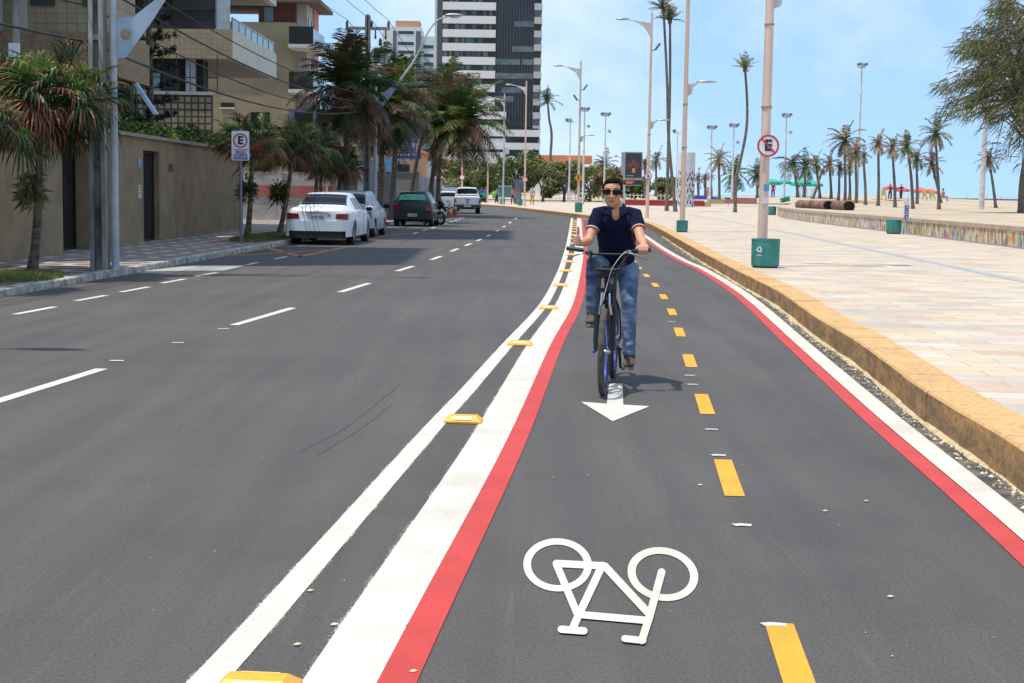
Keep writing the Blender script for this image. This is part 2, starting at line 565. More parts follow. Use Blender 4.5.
m_barkg = mat('palm_bark_grey', (0.13, 0.105, 0.085), rough=0.95, var=0.3, scale=5, bump=0.5, stretch=(1, 1, 3), col2=(0.22, 0.18, 0.14))
def leaf(name, col, var=0.35):
    m = mat(name, col, rough=0.45, var=var, scale=2.5, detail=3, spec=0.35)
    t, b = nodes_of(m)
    b.inputs['Subsurface Weight'].default_value = 0.0
    tr = t.nodes.new('ShaderNodeBsdfTranslucent')
    mi = t.nodes.new('ShaderNodeMixShader')
    mi.inputs[0].default_value = 0.28
    src = b.inputs['Base Color'].links[0].from_socket
    t.links.new(src, tr.inputs[0])
    t.links.new(b.outputs[0], mi.inputs[1]); t.links.new(tr.outputs[0], mi.inputs[2])
    out = [n for n in t.nodes if n.type == 'OUTPUT_MATERIAL'][0]
    t.links.new(mi.outputs[0], out.inputs['Surface'])
    return m
l_green = leaf('frond_green', (0.065, 0.125, 0.028))
l_light = leaf('frond_fresh_green', (0.15, 0.23, 0.045))
l_dark = leaf('frond_dark_green', (0.022, 0.05, 0.016))
l_brown = leaf('frond_dry_brown', (0.13, 0.065, 0.030))
l_rust = leaf('frond_rusty_tip', (0.25, 0.105, 0.05))
l_olive = leaf('leaf_olive', (0.085, 0.095, 0.03))
l_tree = leaf('leaf_mid_green', (0.075, 0.125, 0.025))
l_treel = leaf('leaf_yellow_green', (0.17, 0.20, 0.05))
l_tan = leaf('frond_dry_tan', (0.30, 0.20, 0.09))
l_pale = leaf('tuft_pale_green', (0.22, 0.24, 0.11))

# ================================================================ GROUND, ROAD, MARKINGS
LK = [Vector(p) for p in ((-8.6, -8, 0), (-8.05, 4, 0), (-7.4, 14, 0), (-6.98, 20.2, 0), (-6.62, 29.4, 0), (-6.2, 41, 0), (-5.85, 55, 0), (-5.5, 70, 0), (-5.2, 90, 0), (-5.1, 105, 0), (-6.4, 122, 0), (-12, 145, 0), (-26, 175, 0), (-60, 225, 0))]
LKs = spl(LK, 8)
kpx = [(1024, 448), (968, 416), (911, 380), (854, 338), (816, 317), (778, 290.4), (740, 271.5)]
RK = [Vector((2.05, -8, 0)), Vector((2.2, 2, 0)), Vector((2.42, 5, 0))]
for px, py in kpx:
    g = G(px, py, 0.24)
    RK.append(Vector((g.x, g.y, 0)))
RK += [Vector(p) for p in ((4.32, 34, 0), (4.85, 44, 0), (5.5, 56, 0), (6.0, 68, 0), (5.6, 77, 0), (4.2, 87, 0), (1.2, 115, 0), (-3.0, 145, 0), (-14, 180, 0), (-46, 236, 0))]
RKs = spl(RK, 8)

g_ = MB(); g_.add([(-900, -60, -0.03), (60, -60, -0.03), (60, 420, -0.03), (-900, 420, -0.03)], [(0, 1, 2, 3)])
struct(g_.build('ground', m_earth), 'dry sandy ground under everything')
g_ = MB(); g_.add([(-9000, 300, -2.4), (9000, -60, -2.4), (9000, 9500, -2.4), (-9000, 9500, -2.4)], [(0, 1, 2, 3)])
struct(g_.build('sea', m_sea), 'blue sea behind the beach')
# road : one sheet between the two kerbs
def resample(poly, ys):
    return [Vector((xat(poly, y), y, 0)) for y in ys]
def norm2(pts, i):
    a = pts[min(i + 1, len(pts) - 1)] - pts[max(i - 1, 0)]
    a.z = 0
    a.normalize()
    return Vector((a.y, -a.x, 0))
def off(pts, d):
    return [p + norm2(pts, i) * d for i, p in enumerate(pts)]
ys = [-8 + 2.0 * i for i in range(117)]
l_, r_ = resample(LKs, ys), resample(RKs, ys)
mb = MB(); mb.ribbon([(p.x - .3, p.y, 0) for p in l_], [(p.x + .3, p.y, 0) for p in r_])
struct(mb.build('road', asph), 'dark grey asphalt carriageway with cycle lane')
# pavement left
mb = MB(); lw = [(-40 if p.y < 120 else p.x - 60, p.y, 0.11) for p in l_]
mb.ribbon(lw, [(p.x - 0.16, p.y, 0.11) for p in l_])
struct(mb.build('sidewalk', m_side), 'pavement of dark red and pale stone mosaic')
# left kerb : stones
def kerb(name, line, w, z, m, step, label, jit=0.004, seed=3, zbase=-0.02, sgn=1):
    random.seed(seed)
    mb = MB()
    # walk along line
    acc, cur = 0.0, line[0]
    pts = [line[0]]
    for p in line[1:]:
        while (p - cur).length > step:
            cur = cur + (p - cur).normalized() * step
            pts.append(cur)
    for i in range(len(pts) - 1):
        a, b_ = pts[i], pts[i + 1]
        d = (b_ - a).normalized()
        n_ = Vector((d.y, -d.x, 0)) * sgn
        g = 0.005
        o = random.uniform(-jit, jit)
        a1, b1 = a + d * g, b_ - d * g * 0.2
        zz = z + random.uniform(-jit, jit) * 0.6
        ch = 0.015
        q = []
        for e in (a1, b1):
            q += [e + n_ * o + Vector((0, 0, zbase)), e + n_ * o + Vector((0, 0, zz - ch)), e + n_ * (o + ch) + Vector((0, 0, zz)), e + n_ * w + Vector((0, 0, zz)), e + n_ * w + Vector((0, 0, zbase))]
        mb.add(q, [(0, 1, 6, 5), (1, 2, 7, 6), (2, 3, 8, 7), (3, 4, 9, 8), (4, 3, 2, 1, 0), (5, 6, 7, 8, 9)])
    return struct(mb.build(name, m), label)
kerb('kerb', [p for p in LKs if p.y < 200], 0.17, 0.116, m_kerbw, 0.8, 'worn grey stone kerb along the left pavement', sgn=-1, jit=0.012)
kerb('kerb', [p for p in RKs if p.y < 200], 0.33, 0.24, m_kerby, 0.95, 'ochre painted kerb along the promenade')
# promenade sheet
prom_out = [(xat(RKs, y) + 0.31, y) for y in ys]
mb = MB()
mb.ribbon([(x, y, 0.236) for x, y in prom_out], [(max(60, x + 60), y, 0.236) for x, y in prom_out])
struct(mb.build('promenade', m_prom), 'wide promenade paved in pale pink, cream and grey stone slabs')
# dark strip crossing the promenade
sl_ = [G(x, y, .24) for x, y in ((640, 206.5), (707, 217.5), (773, 229.5), (840, 243.5), (905, 256.5), (1024, 281), (1180, 315), (1500, 385), (2600, 640))]
s2 = spl(sl_, 6)
mb = MB(); mb.ribbon(off(s2, -0.13), off(s2, 0.13), 0.2405)
struct(mb.build('paving_strip', mat('grey_blue_stone', (0.36, 0.35, 0.37), rough=0.7, var=0.1)), 'grey stone strip laid across the promenade')

# ---- gutter strip, rubble
def line_px(pts, z=0.0, n=8, pre=None, post=None):
    q = [G(x, y, z) for x, y in pts]
    if pre: q = [Vector(pre)] + q
    if post: q = q + [Vector(post)]
    return spl(q, n)
LA = line_px([(205, 683), (333, 540), (433, 427), (466, 391.6), (508, 344), (543, 305), (557, 279), (564, 260), (569, 239), (572, 218)], pre=(-1.25, 1.5, 0))
LB = line_px([(377, 683), (507, 440), (551, 344), (572.5, 305), (580.3, 275), (583.2, 255), (582.6, 238), (581, 218)], pre=(-0.62, 1.5, 0))
LR = line_px([(1024, 543), (880, 420), (797, 345.6), (740, 294.5), (701.5, 270), (681, 260.5), (660.5, 248.6), (645, 237.5)], pre=(1.9, 1.5, 0), post=(4.95, 60, 0))
LR = LR[:-1] + spl([LR[-1], Vector((5.30, 68, 0)), Vector((5.05, 76, 0)), Vector((4.35, 84, 0)), Vector((3.9, 88, 0))], 4)
mb = MB()
gl = [p + Vector((0.16, 0, 0)) for p in LR]
gr = [Vector((xat(RKs, p.y) + 0.02, p.y, 0)) for p in LR]
mb.ribbon(gl, gr, 0.004)
struct(mb.build('gutter', m_gut), 'crumbling gritty gutter between cycle lane and kerb')
def marks(name, m, polys, label, z=0.004):
    mb = MB()
    for L_, R_ in polys:
        mb.ribbon(L_, R_, z)
    return struct(mb.build(name, m), label)
marks('lane_line', m_white, [(off(LA, -0.055), off(LA, 0.065))], 'thin white line left of the yellow studs')
marks('lane_line', m_white, [(off(LB, -0.235), LB)], 'broad white line left of the red stripe')
marks('red_stripe', m_red, [(off(LB, 0.001), off(LB, 0.125))], 'red stripe on the left edge of the cycle lane', 0.0045)
marks('lane_line', m_white, [(off(LR, 0.001), off(LR, 0.155))], 'white line along the right side of the cycle lane', 0.0085)
marks('red_stripe', m_red, [(off(LR, -0.12), LR)], 'red stripe on the right edge of the cycle lane', 0.0045)
# overspray : soft speckled fringe of paint along the edges
m_spray = mat('paint_overspray', (0.6, 0.6, 0.58), rough=0.8)
t, b = nodes_of(m_spray)
at = N(t, 'ShaderNodeAttribute', attribute_name='fade')
c = N(t, 'ShaderNodeTexCoord'); nz = N(t, 'ShaderNodeTexNoise', Scale=190.0, Detail=2.0); t.links.new(c.outputs['Object'], nz.inputs['Vector'])
nz2 = N(t, 'ShaderNodeTexNoise', Scale=3.0, Detail=3.0); t.links.new(c.outputs['Object'], nz2.inputs['Vector'])
ml = N(t, 'ShaderNodeMath', operation='MULTIPLY'); t.links.new(at.outputs['Fac'], ml.inputs[0]); t.links.new(nz2.outputs['Fac'], ml.inputs[1])
sb = N(t, 'ShaderNodeMath', operation='MULTIPLY_ADD'); t.links.new(ml.outputs[0], sb.inputs[0]); sb.inputs[1].default_value = 0.60; sb.inputs[2].default_value = 0.12
gt = N(t, 'ShaderNodeMath', operation='LESS_THAN'); t.links.new(nz.outputs['Fac'], gt.inputs[0]); t.links.new(sb.outputs[0], gt.inputs[1])
t.links.new(gt.outputs[0], b.inputs['Alpha'])
def spray(line, w, z=0.003, ymax=22):
    ln = [p for p in line if p.y < ymax]
    mb = MB(); mb.ribbon(ln, off(ln, w), z)
    o = mb.build('paint_overspray', m_spray, recalc=False)
    ca = o.data.color_attributes.new('fade', 'FLOAT_COLOR', 'POINT')
    k = len(ln)
    for i in range(2 * k):
        v_ = 1.0 if i < k else 0.0
        ca.data[i].color = (v_, v_, v_, 1)
    return struct(o, 'speckled overspray fringe beside the white line')
spray(off(LA, -0.055), -0.03); spray(off(LA, 0.065), 0.028); spray(off(LB, -0.235), -0.042); spray(off(LR, 0.156), 0.03, z=0.0065)
# yellow dashes in the cycle lane
CD = line_px([(790, 656), (730, 482), (705, 406), (690, 362), (680, 333.5), (672, 312), (664, 297.5), (655.6, 285.6), (647.5, 276.7), (640.6, 270), (634.5, 262), (627, 250), (622, 240), (617, 230), (614, 222)])
polys = []
yv = [4.2, 5.25]
ends = [(3.9, 5.25)] + [(7.52 + 2.85 * k, 8.57 + 2.85 * k) for k in range(27)]
for a, b_ in ends:
    pa = [Vector((xat(CD, y) if y > CD[0].y else CD[0].x - (CD[0].y - y) * 0.08, y, 0)) for y in (a, (a + b_) / 2, b_)]
    polys.append((off(pa, -0.052), off(pa, 0.052)))
marks('yellow_dashes', m_yel, polys, 'row of yellow dashes down the middle of the cycle lane')
# small white survey ticks beside the dashes
random.seed(5)
polys = []
for px, py in ((775, 626), (743, 526), (719, 456), (712, 430), (693, 385), (690, 376), (672, 322)):
    g = G(px, py)
    pa = [g + Vector((-0.045, 0, 0)), g + Vector((-0.01, 0.012, 0)), g + Vector((0.04, 0.0, 0))]
    polys.append((off(pa, -0.014 - .012 * random.random()), off(pa, 0.014 + .012 * random.random())))
for px, py in ((178, 343), (223, 329), (117, 361)):
    g = G(px, py)
    pa = [g + Vector((-0.06, 0, 0)), g + Vector((0.06, 0.0, 0))]
    polys.append((off(pa, -0.03), off(pa, 0.03)))
marks('paint_ticks', m_white, polys, 'small white paint ticks on the asphalt', 0.0052)
# main lane dashes (left)
polys = []
for (x0, y0), (x1, y1) in (((-60, 419.5), (102, 369)), ((234, 325.3), (293, 308)), ((340, 292.3), (369, 283.4)), ((397, 271.2), (413, 266.3)), ((431, 260), (441, 256.3)), ((451, 251.5), (458, 248.7)), ((465, 246), (471, 243.6)), ((477, 241), (481.5, 239)), ((487, 236.3), (490, 234.8)), ((496, 231.6), (498.5, 230.3)), ((503, 227.2), (505, 226)), ((509, 223.4), (511, 222)), ((515, 219.2), (516.6, 218))):
    a, b_ = G(x0, y0), G(x1, y1)
    pa = [a, (a + b_) / 2, b_]
    polys.append((off(pa, -0.055), off(pa, 0.055)))
marks('lane_dashes', m_white, polys, 'broken white line in the middle of the carriageway')
# parking bay dashes
polys = []
for (x0, y0), (x1, y1) in (((15, 314.5), (55, 307)), ((76, 301), (106, 295.5)), ((121, 292.2), (149, 287)), ((162, 283.3), (185, 279)), ((196, 276.3), (217, 272.7)), ((247, 265), (258, 262.5)), ((275, 259), (287, 256.6))):
    a, b_ = G(x0, y0), G(x1, y1)
    pa = [a, b_]
    polys.append((off(pa, -0.05), off(pa, 0.05)))
for k in range(9):
    y0 = 52.5 + k * 4.0
    pa = [Vector((xat(LKs, y0) + 2.35, y0, 0)), Vector((xat(LKs, y0 + 1.9) + 2.35, y0 + 1.9, 0))]
    polys.append((off(pa, -0.06), off(pa, 0.06)))
marks('parking_line', m_white, polys, 'broken white line beside the parked cars')
mb = MB(); q = [G(x, y) for x, y in ((140, 271.5), (192, 265.5), (247, 265.6), (224, 270.6))]
mb.add([(p.x, p.y, 0.0045) for p in q], [(0, 1, 2, 3)])
struct(mb.build('worn_white_box', m_oldwhite), 'worn white painted box at the kerb')
polys = []
for a, b_ in (((262, 246.5), (300, 256.5)), ((300, 256.5), (345, 247.5)), ((230, 256), (330, 250)), ((360, 238), (405, 234)), ((446, 216.6), (482, 215.2))):
    A_, B_ = G(*a), G(*b_)
    pa = [A_, B_]
    polys.append((off(pa, -0.09), off(pa, 0.09)))
marks('orange_marking', m_orange_mark, polys, 'worn orange hatching in the parking lane')
# direction arrow
mb = MB()
q = [G(x, y) for x, y in ((612.7, 421.8), (581, 402.3), (606.8, 404.2), (609.3, 384), (622.8, 384), (623.2, 405.2), (649.5, 406.8))]
mb.add([(p.x, p.y, 0.0045) for p in q], [(0, 1, 2), (2, 3, 4, 5), (0, 2, 5), (0, 5, 6)])
struct(mb.build('lane_arrow', m_white), 'white arrow painted under the cyclist')
# painted bicycle symbol
def zp(x, y):
    return (500 + x / 4.654, 520 + y / 4.654)
mb = MB()
def ringpx(cx, cy, rx, ry, tilt, w, z):
    o_, i_ = [], []
    for k in range(49):
        a = 2 * PI * k / 48
        for lst, rr in ((o_, 0), (i_, w)):
            x = (rx - rr) * math.cos(a); y = (ry - rr * 0.82) * math.sin(a)
            X = cx + x * math.cos(tilt) - y * math.sin(tilt)
            Y = cy + x * math.sin(tilt) + y * math.cos(tilt)
            lst.append(G(*zp(X, Y)))
    mb.ribbon(o_, i_, z)
def barpx(pts, w, z):
    for (x0, y0), (x1, y1) in zip(pts, pts[1:]):
        dx, dy = x1 - x0, y1 - y0
        L_ = math.hypot(dx, dy); nx, ny = -dy / L_ * w / 2, dx / L_ * w / 2
        poly = []
        for k in range(9):
            a = math.atan2(ny, nx) + PI * k / 8
            poly.append((x0 + math.cos(a) * w / 2, y0 + math.sin(a) * w / 2))
        for k in range(9):
            a = math.atan2(-ny, -nx) + PI * k / 8
            poly.append((x1 + math.cos(a) * w / 2, y1 + math.sin(a) * w / 2))
        q = [G(*zp(*p)) for p in poly]
        mb.add([(p.x, p.y, z) for p in q], [tuple(range(len(q)))])
ringpx(268, 213, 160, 124, 0.04, 36, 0.0040)
ringpx(758, 256, 166, 124, 0.20, 38, 0.0040)
zz = 0.0046
for pts, w in (([(262, 207), (480, 218)], 34), ([(262, 210), (365, 455)], 34), ([(475, 218), (368, 445), (338, 512)], 36), ([(488, 222), (690, 440)], 36), ([(370, 448), (690, 476)], 34), ([(752, 250), (695, 460), (660, 570)], 36), ([(285, 518), (390, 526)], 34), ([(580, 562), (665, 571)], 32)):
    for a, b_ in zip(pts, pts[1:]):
        barpx([a, b_], w, zz)
        zz += 0.0004
struct(mb.build('bicycle_symbol', m_white), 'white bicycle symbol painted upside down on the cycle lane')
# faint skid / tyre streaks : thin lighter films of dust
m_streak = mat('dust_streak', (0.115, 0.112, 0.112), rough=0.9, var=0.3, scale=14, col2=(0.085, 0.083, 0.083))
m_skid = mat('tyre_mark', (0.058, 0.056, 0.056), rough=0.8, var=0.3, scale=9)
mb = MB()
for px in ([(300, 452), (345, 428), (375, 405), (400, 385)], [(318, 455), (362, 428), (392, 404)]):
    s_ = line_px(px)
    mb.ribbon(off(s_, -0.004), off(s_, 0.004), 0.002)
struct(mb.build('tyre_mark', m_skid), 'faint dark skid marks on the carriageway')

# yellow road studs between the two white lines
m_stud = mat('stud_yellow', (0.80, 0.38, 0.03), rough=0.45, var=0.08, scale=20)
m_refl = mat('stud_reflector', (0.80, 0.58, 0.34), rough=0.25, var=0.25, scale=160)
def stud_parts(root):
    w, d, h = 0.125, 0.085, 0.045
    mb = MB()
    v = [(-w, -d, 0), (w, -d, 0), (w, d, 0), (-w, d, 0), (-w, -d, .012), (w, -d, .012), (w, d, .012), (-w, d, .012), (-w * .72, -d * .45, h), (w * .72, -d * .45, h), (w * .72, d * .45, h), (-w * .72, d * .45, h)]
    mb.add(v, [(3, 2, 1, 0), (0, 1, 5, 4), (1, 2, 6, 5), (2, 3, 7, 6), (3, 0, 4, 7), (4, 5, 9, 8), (5, 6, 10, 9), (6, 7, 11, 10), (7, 4, 8, 11), (8, 9, 10, 11)])
    mb.build('stud_body', m_stud, root)
    for s_ in (-1, 1):
        r = MB()
        a, b_ = Vector((0, s_ * -d, .012)), Vector((0, s_ * -d * .45, h))
        n_ = Vector((0, -s_ * (h - .012), d * .55)).normalized() * 0.003
        p0, p1 = a.lerp(b_, .22) + n_, a.lerp(b_, .82) + n_
        r.slab([(-w * .55, p0.y, p0.z), (w * .55, p0.y, p0.z), (w * .5, p1.y, p1.z), (-w * .5, p1.y, p1.z)], n_, 0.002)
        r.build('reflector', m_refl, root)
ords = ['first', 'second', 'third', 'fourth', 'fifth', 'sixth', 'seventh', 'eighth', 'ninth', 'tenth', 'eleventh', 'twelfth', 'thirteenth', 'fourteenth', 'fifteenth', 'sixteenth', 'seventeenth', 'eighteenth', 'nineteenth', 'twentieth']
proto = None
sy = [4.44, 9.85, 14.9, 19.6, 24.4, 28.9, 32.7, 36.5, 40.3, 44.4, 48.6, 53, 57.5, 62, 66.5, 71, 75.5, 80]
for k, y in enumerate(sy):
    x = (xat(LA, y) + 0.06 + xat(LB, y) - 0.235) / 2
    if proto is None:
        proto = thing('road_stud', '', 'road stud'); stud_parts(proto); o = proto
    else:
        o = copy_tree(proto)
    o.location = (x, y, 0.004)
    o.rotation_euler = (0, 0, -0.08)
    tag(o, '%s yellow road stud from the bottom edge, between the white lines' % ords[k], 'road stud', 'yellow road studs along the cycle lane')

# loose debris along the gutter
random.seed(11)
mb = MB()
def pebble(c, r):
    k = [Vector((random.uniform(.6, 1.2), random.uniform(.6, 1.2), random.uniform(.4, .8))) for _ in range(6)]
    d = [Vector(q) for q in ((1, 0, 0), (0, 1, 0), (-1, 0, 0), (0, -1, 0), (0, 0, 1), (0, 0, -1))]
    v = [Vector(c) + Vector((d[i].x * k[i].x, d[i].y * k[i].y, d[i].z * k[i].z)) * r for i in range(6)]
    mb.m = random.choice((0, 1, 1, 1, 2))
    mb.add(v, [(0, 1, 4), (1, 2, 4), (2, 3, 4), (3, 0, 4), (1, 0, 5), (2, 1, 5), (3, 2, 5), (0, 3, 5)])
for _ in range(3400):
    y = 6 + 40 * random.random() ** 1.3
    x1, x0 = xat(RKs, y), xat(LR, y) + 0.18
    x = x1 - abs(random.gauss(0, 0.065)) - 0.005
    if x < x0: continue
    pebble((x, y, 0.006), random.choice((0.004, 0.006, 0.008, 0.014)) * random.uniform(.7, 1.5))
o = mb.build('gutter_gravel', [mat('grit_sand', (0.55, 0.43, 0.27), var=0.2), mat('grit_dark', (0.16, 0.14, 0.12), var=0.3), mat('grit_pale', (0.62, 0.56, 0.46), var=0.2)])
tag(o, 'sandy grit and broken concrete lying in the gutter below the ochre kerb', 'gravel', kind='stuff')
# tiny chips and leaf scraps on the asphalt
random.seed(19)
mb = MB()
for _ in range(420):
    y = 4.2 + 26 * random.random() ** 1.5
    x = random.uniform(-6.5, 2.4)
    if x > xat(LR, y) - .15: continue
    pebble((x, y, 0.006), random.choice((.002, .003, .003, .0045)))
for px, py in ((334, 626), (413, 673), (297, 646), (310, 592), (890, 598), (825, 512), (866, 502), (199, 280), (700, 486)):
    g = G(px, py); mb.m = 0
    mb.add([g + Vector((-.014, -.004, .007)), g + Vector((.002, -.012, .007)), g + Vector((.016, .003, .008)), g + Vector((0, .012, .010))], [(0, 1, 2, 3)])
o = mb.build('road_grit', [mat('grit_sand', (0.55, 0.43, 0.27)), mat('grit_dark', (0.16, 0.14, 0.12)), mat('grit_pale', (0.62, 0.56, 0.46))])
tag(o, 'tiny stone chips and leaf scraps scattered over the asphalt', 'grit', kind='stuff')
# sand drifts against the kerb
mb = MB()
sp_ = [Vector((xat(RKs, 6 + i * .25), 6 + i * .25, 0)) for i in range(190)]
Lr, Rr = [], []
for i, p in enumerate(sp_):
    w = 0.02 + 0.08 * max(0, noise.noise(Vector((p.y * 0.9, 0, 3)))) + 0.03 * noise.noise(Vector((p.y * 3.1, 5, 0)))
    Lr.append((p.x - max(0.012, w), p.y, 0.006)); Rr.append((p.x + 0.01, p.y, 0.03 + w * .12))
mb.ribbon(Lr, Rr)
o = mb.build('sand_drift', mat('drift_sand', (0.56, 0.43, 0.26), rough=0.95, var=0.2, scale=20, bump=0.6, bscale=120))
tag(o, 'pale drifted sand lying along the foot of the ochre kerb', 'sand', kind='stuff')

# ================================================================ LEFT SIDE : WALL, GATES, BUILDINGS
ZS = 0.11
def part(mb, name, m, root, smooth=False):
    """world-space geometry stored under a thing whose base is root.location"""
    mb.shift(-root.location)
    return mb.build(name, m, root, smooth=smooth)
# --- perimeter wall
XW = -9.45
wall = thing('garden_wall', 'long beige garden wall with flat coping and doorways behind the left pavement', 'wall', (XW, 38, ZS))
mb = MB()
segs = [(20.0, 31.1), (33.3, 37.9), (39.6, 51.8)]
for a, b_ in segs:
    mb.b2(XW - 0.35, XW, a, b_, ZS - .1, 2.45)
mb.b2(XW - 0.35, XW - .02, 20.2, 51.7, 2.45, 2.75)
part(mb, 'wall_face', m_beigew, wall)
mb = MB(); mb.b2(XW - 0.42, XW + 0.07, 19.9, 51.9, 2.752, 2.84)
part(mb, 'coping', mat('coping_stone', (0.30, 0.25, 0.18), rough=0.9, var=0.2, scale=3), wall)
# recessed gates
def gate(y0, y1, depth, label, name, h=2.43):
    g = thing(name, label, 'gate', (XW - depth, (y0 + y1) / 2, ZS))
    mb = MB(); mb.b2(XW - depth - .05, XW - depth, y0, y1, ZS, h)
    part(mb, 'gate_panel', mat('gate_dark_metal', (0.02, 0.018, 0.016), rough=0.55, var=0.3), g)
    mb = MB()
    k = y0 + .08
    while k < y1:
        mb.b2(XW - depth + .001, XW - depth + .04, k, k + .03, ZS + .05, h - .05); k += 0.14
    part(mb, 'bar', mat('gate_bar', (0.035, 0.03, 0.026), rough=0.5), g)
    mb = MB(); mb.b2(XW - depth + .045, XW - depth + .08, y0, y1, h - .04, h); mb.b2(XW - depth + .045, XW - depth + .08, y0, y1, ZS, ZS + .05); mb.b2(XW - depth + .046, XW - depth + .079, y0, y0 + .05, ZS + .04, h - .03); mb.b2(XW - depth + .046, XW - depth + .079, y1 - .05, y1, ZS + .04, h - .03)
    part(mb, 'gate_frame', m_black, g)
    return g
gate(31.1, 33.3, 0.45, 'wide dark barred gate recessed in the beige wall behind the concrete pole', 'barred_gate')
gate(37.9, 39.6, 0.22, 'narrow dark doorway gate in the beige wall under the hedge', 'doorway_gate')
# reveals
mb = MB()
for y0, y1, d in ((31.1, 33.3, .55),):
    mb.b2(XW - d, XW - .352, y0 - .3, y0 - .002, ZS, 2.44); mb.b2(XW - d, XW - .352, y1 + .002, y1 + .3, ZS, 2.44)
part(mb, 'reveal', m_beigew, wall)
# notices
def notice(y, z, w, h, cols, label, XW=XW):
    t_ = thing('notice', label, 'notice', (XW + .012, y, z))
    mb = MB(); mb.b2(XW + .003, XW + .012, y - w / 2, y + w / 2, z - h / 2, z + h / 2)
    part(mb, 'notice_board', cols[0], t_)
    mb = MB()
    for i in range(3):
        mb.b2(XW + .013, XW + .016, y - w * .4, y + w * .4, z + h * (.30 - i * .22), z + h * (.38 - i * .22))
    part(mb, 'printed_lines', cols[1], t_)
nb = mat('notice_blue', (0.10, 0.25, 0.50), rough=0.5); nw = mat('notice_pale', (0.5, 0.48, 0.52), rough=0.5); npk = mat('notice_pink', (0.5, 0.16, 0.15), rough=0.5)
notice(31.5, 1.62, 0.5, 0.36, (nw, npk), 'pale notice with pink lines hung on the wide dark gate', XW=XW - .39)
notice(37.5, 2.1, 0.3, 0.26, (nb, nw), 'small blue notice high beside the narrow doorway')
notice(37.5, 1.4, 0.3, 0.34, (nw, npk), 'small pale notice below the blue one beside the doorway')
notice(40.9, 2.05, 0.5, 0.22, (mat('plate_bronze', (0.10, 0.085, 0.06)), mat('plate_dark', (0.05, 0.04, 0.03))), 'bronze number plate on the beige wall right of the doorway')
notice(51.2, 1.9, 0.35, 0.4, (nb, nw), 'blue notice at the far end of the beige wall')

# --- building A (near left, overhanging upper storeys)
A = thing('apartment_building', 'nearest beige tiled apartment block at far left with brown stone band', 'building', (-16, 44, ZS))
mb = MB(); mb.b2(-30, -10.3, 37.8, 40.6, 5.35, 16)
part(mb, 'upper_wall', m_tile, A)
mb = MB(); mb.b2(-30, -10.0, 37.5, 40.9, 4.25, 5.35)
part(mb, 'stone_band', m_bandst, A)
mb = MB(); mb.b2(-30, -12.4, 40.0, 40.6, ZS, 4.25)
part(mb, 'ground_floor', m_beige, A)
mb = MB(); mb.b2(-30, -14.2, 41.2, 52, ZS, 51); part(mb, 'tower_shaft', m_tile, A)
for x0, x1, nm in ((-12.35, -11.9, 'column'), (-10.9, -10.45, 'column'), (-14.6, -14.1, 'column')):
    mb = MB(); mb.b2(x0, x1, 38.0, 38.5, ZS, 4.25); part(mb, nm, m_beige, A)
mb = MB(); mb.b2(-14.0, -12.4, 38.6, 38.7, 2.6, 4.2); mb.b2(-11.85, -10.95, 38.9, 39.0, 1.6, 4.2); part(mb, 'dark_opening', m_dark, A)
# pale vertical fins on the upper wall + slab of a balcony seen from below
for x0, x1 in ((-13.6, -12.9), (-12.5, -12.3), (-15.3, -15.1)):
    mb = MB(); mb.b2(x0, x1, 37.62, 37.798, 5.36, 9.4); part(mb, 'facade_fin', mat('pale_fin', (0.42, 0.40, 0.33), rough=.8), A)
for x0, x1 in ((-18.5, -17.6),):
    mb = MB(); mb.b2(x0, x1, 37.7, 37.797, 6.0, 8.2); part(mb, 'window', m_glass, A)
mb = MB()
mb.b2(-20, -12.2, 34.2, 37.5, 6.75, 6.95); mb.b2(-20, -12.2, 34.2, 34.4, 6.951, 8.2)
part(mb, 'balcony_slab', m_soffit, A)
for x0, x1 in ((-12.2, -11.6), (-10.9, -10.5)):
    mb = MB(); mb.b2(x0, x1, 37.74, 37.797, 6.0, 9); part(mb, 'window', m_glass, A)

tA = thing('apartment_tower', 'tall beige apartment tower standing just outside the left edge', 'building', (-22, 29, ZS))
mb = MB(); mb.b2(-30, -14.2, 25, 34, ZS, 43); part(mb, 'wall', m_tile, tA)
for k in range(12):
    mb = MB(); mb.b2(-14.198, -14.15, 26.5, 32.5, 3.2 + k * 3.1, 4.8 + k * 3.1); part(mb, 'window', m_glass, tA)
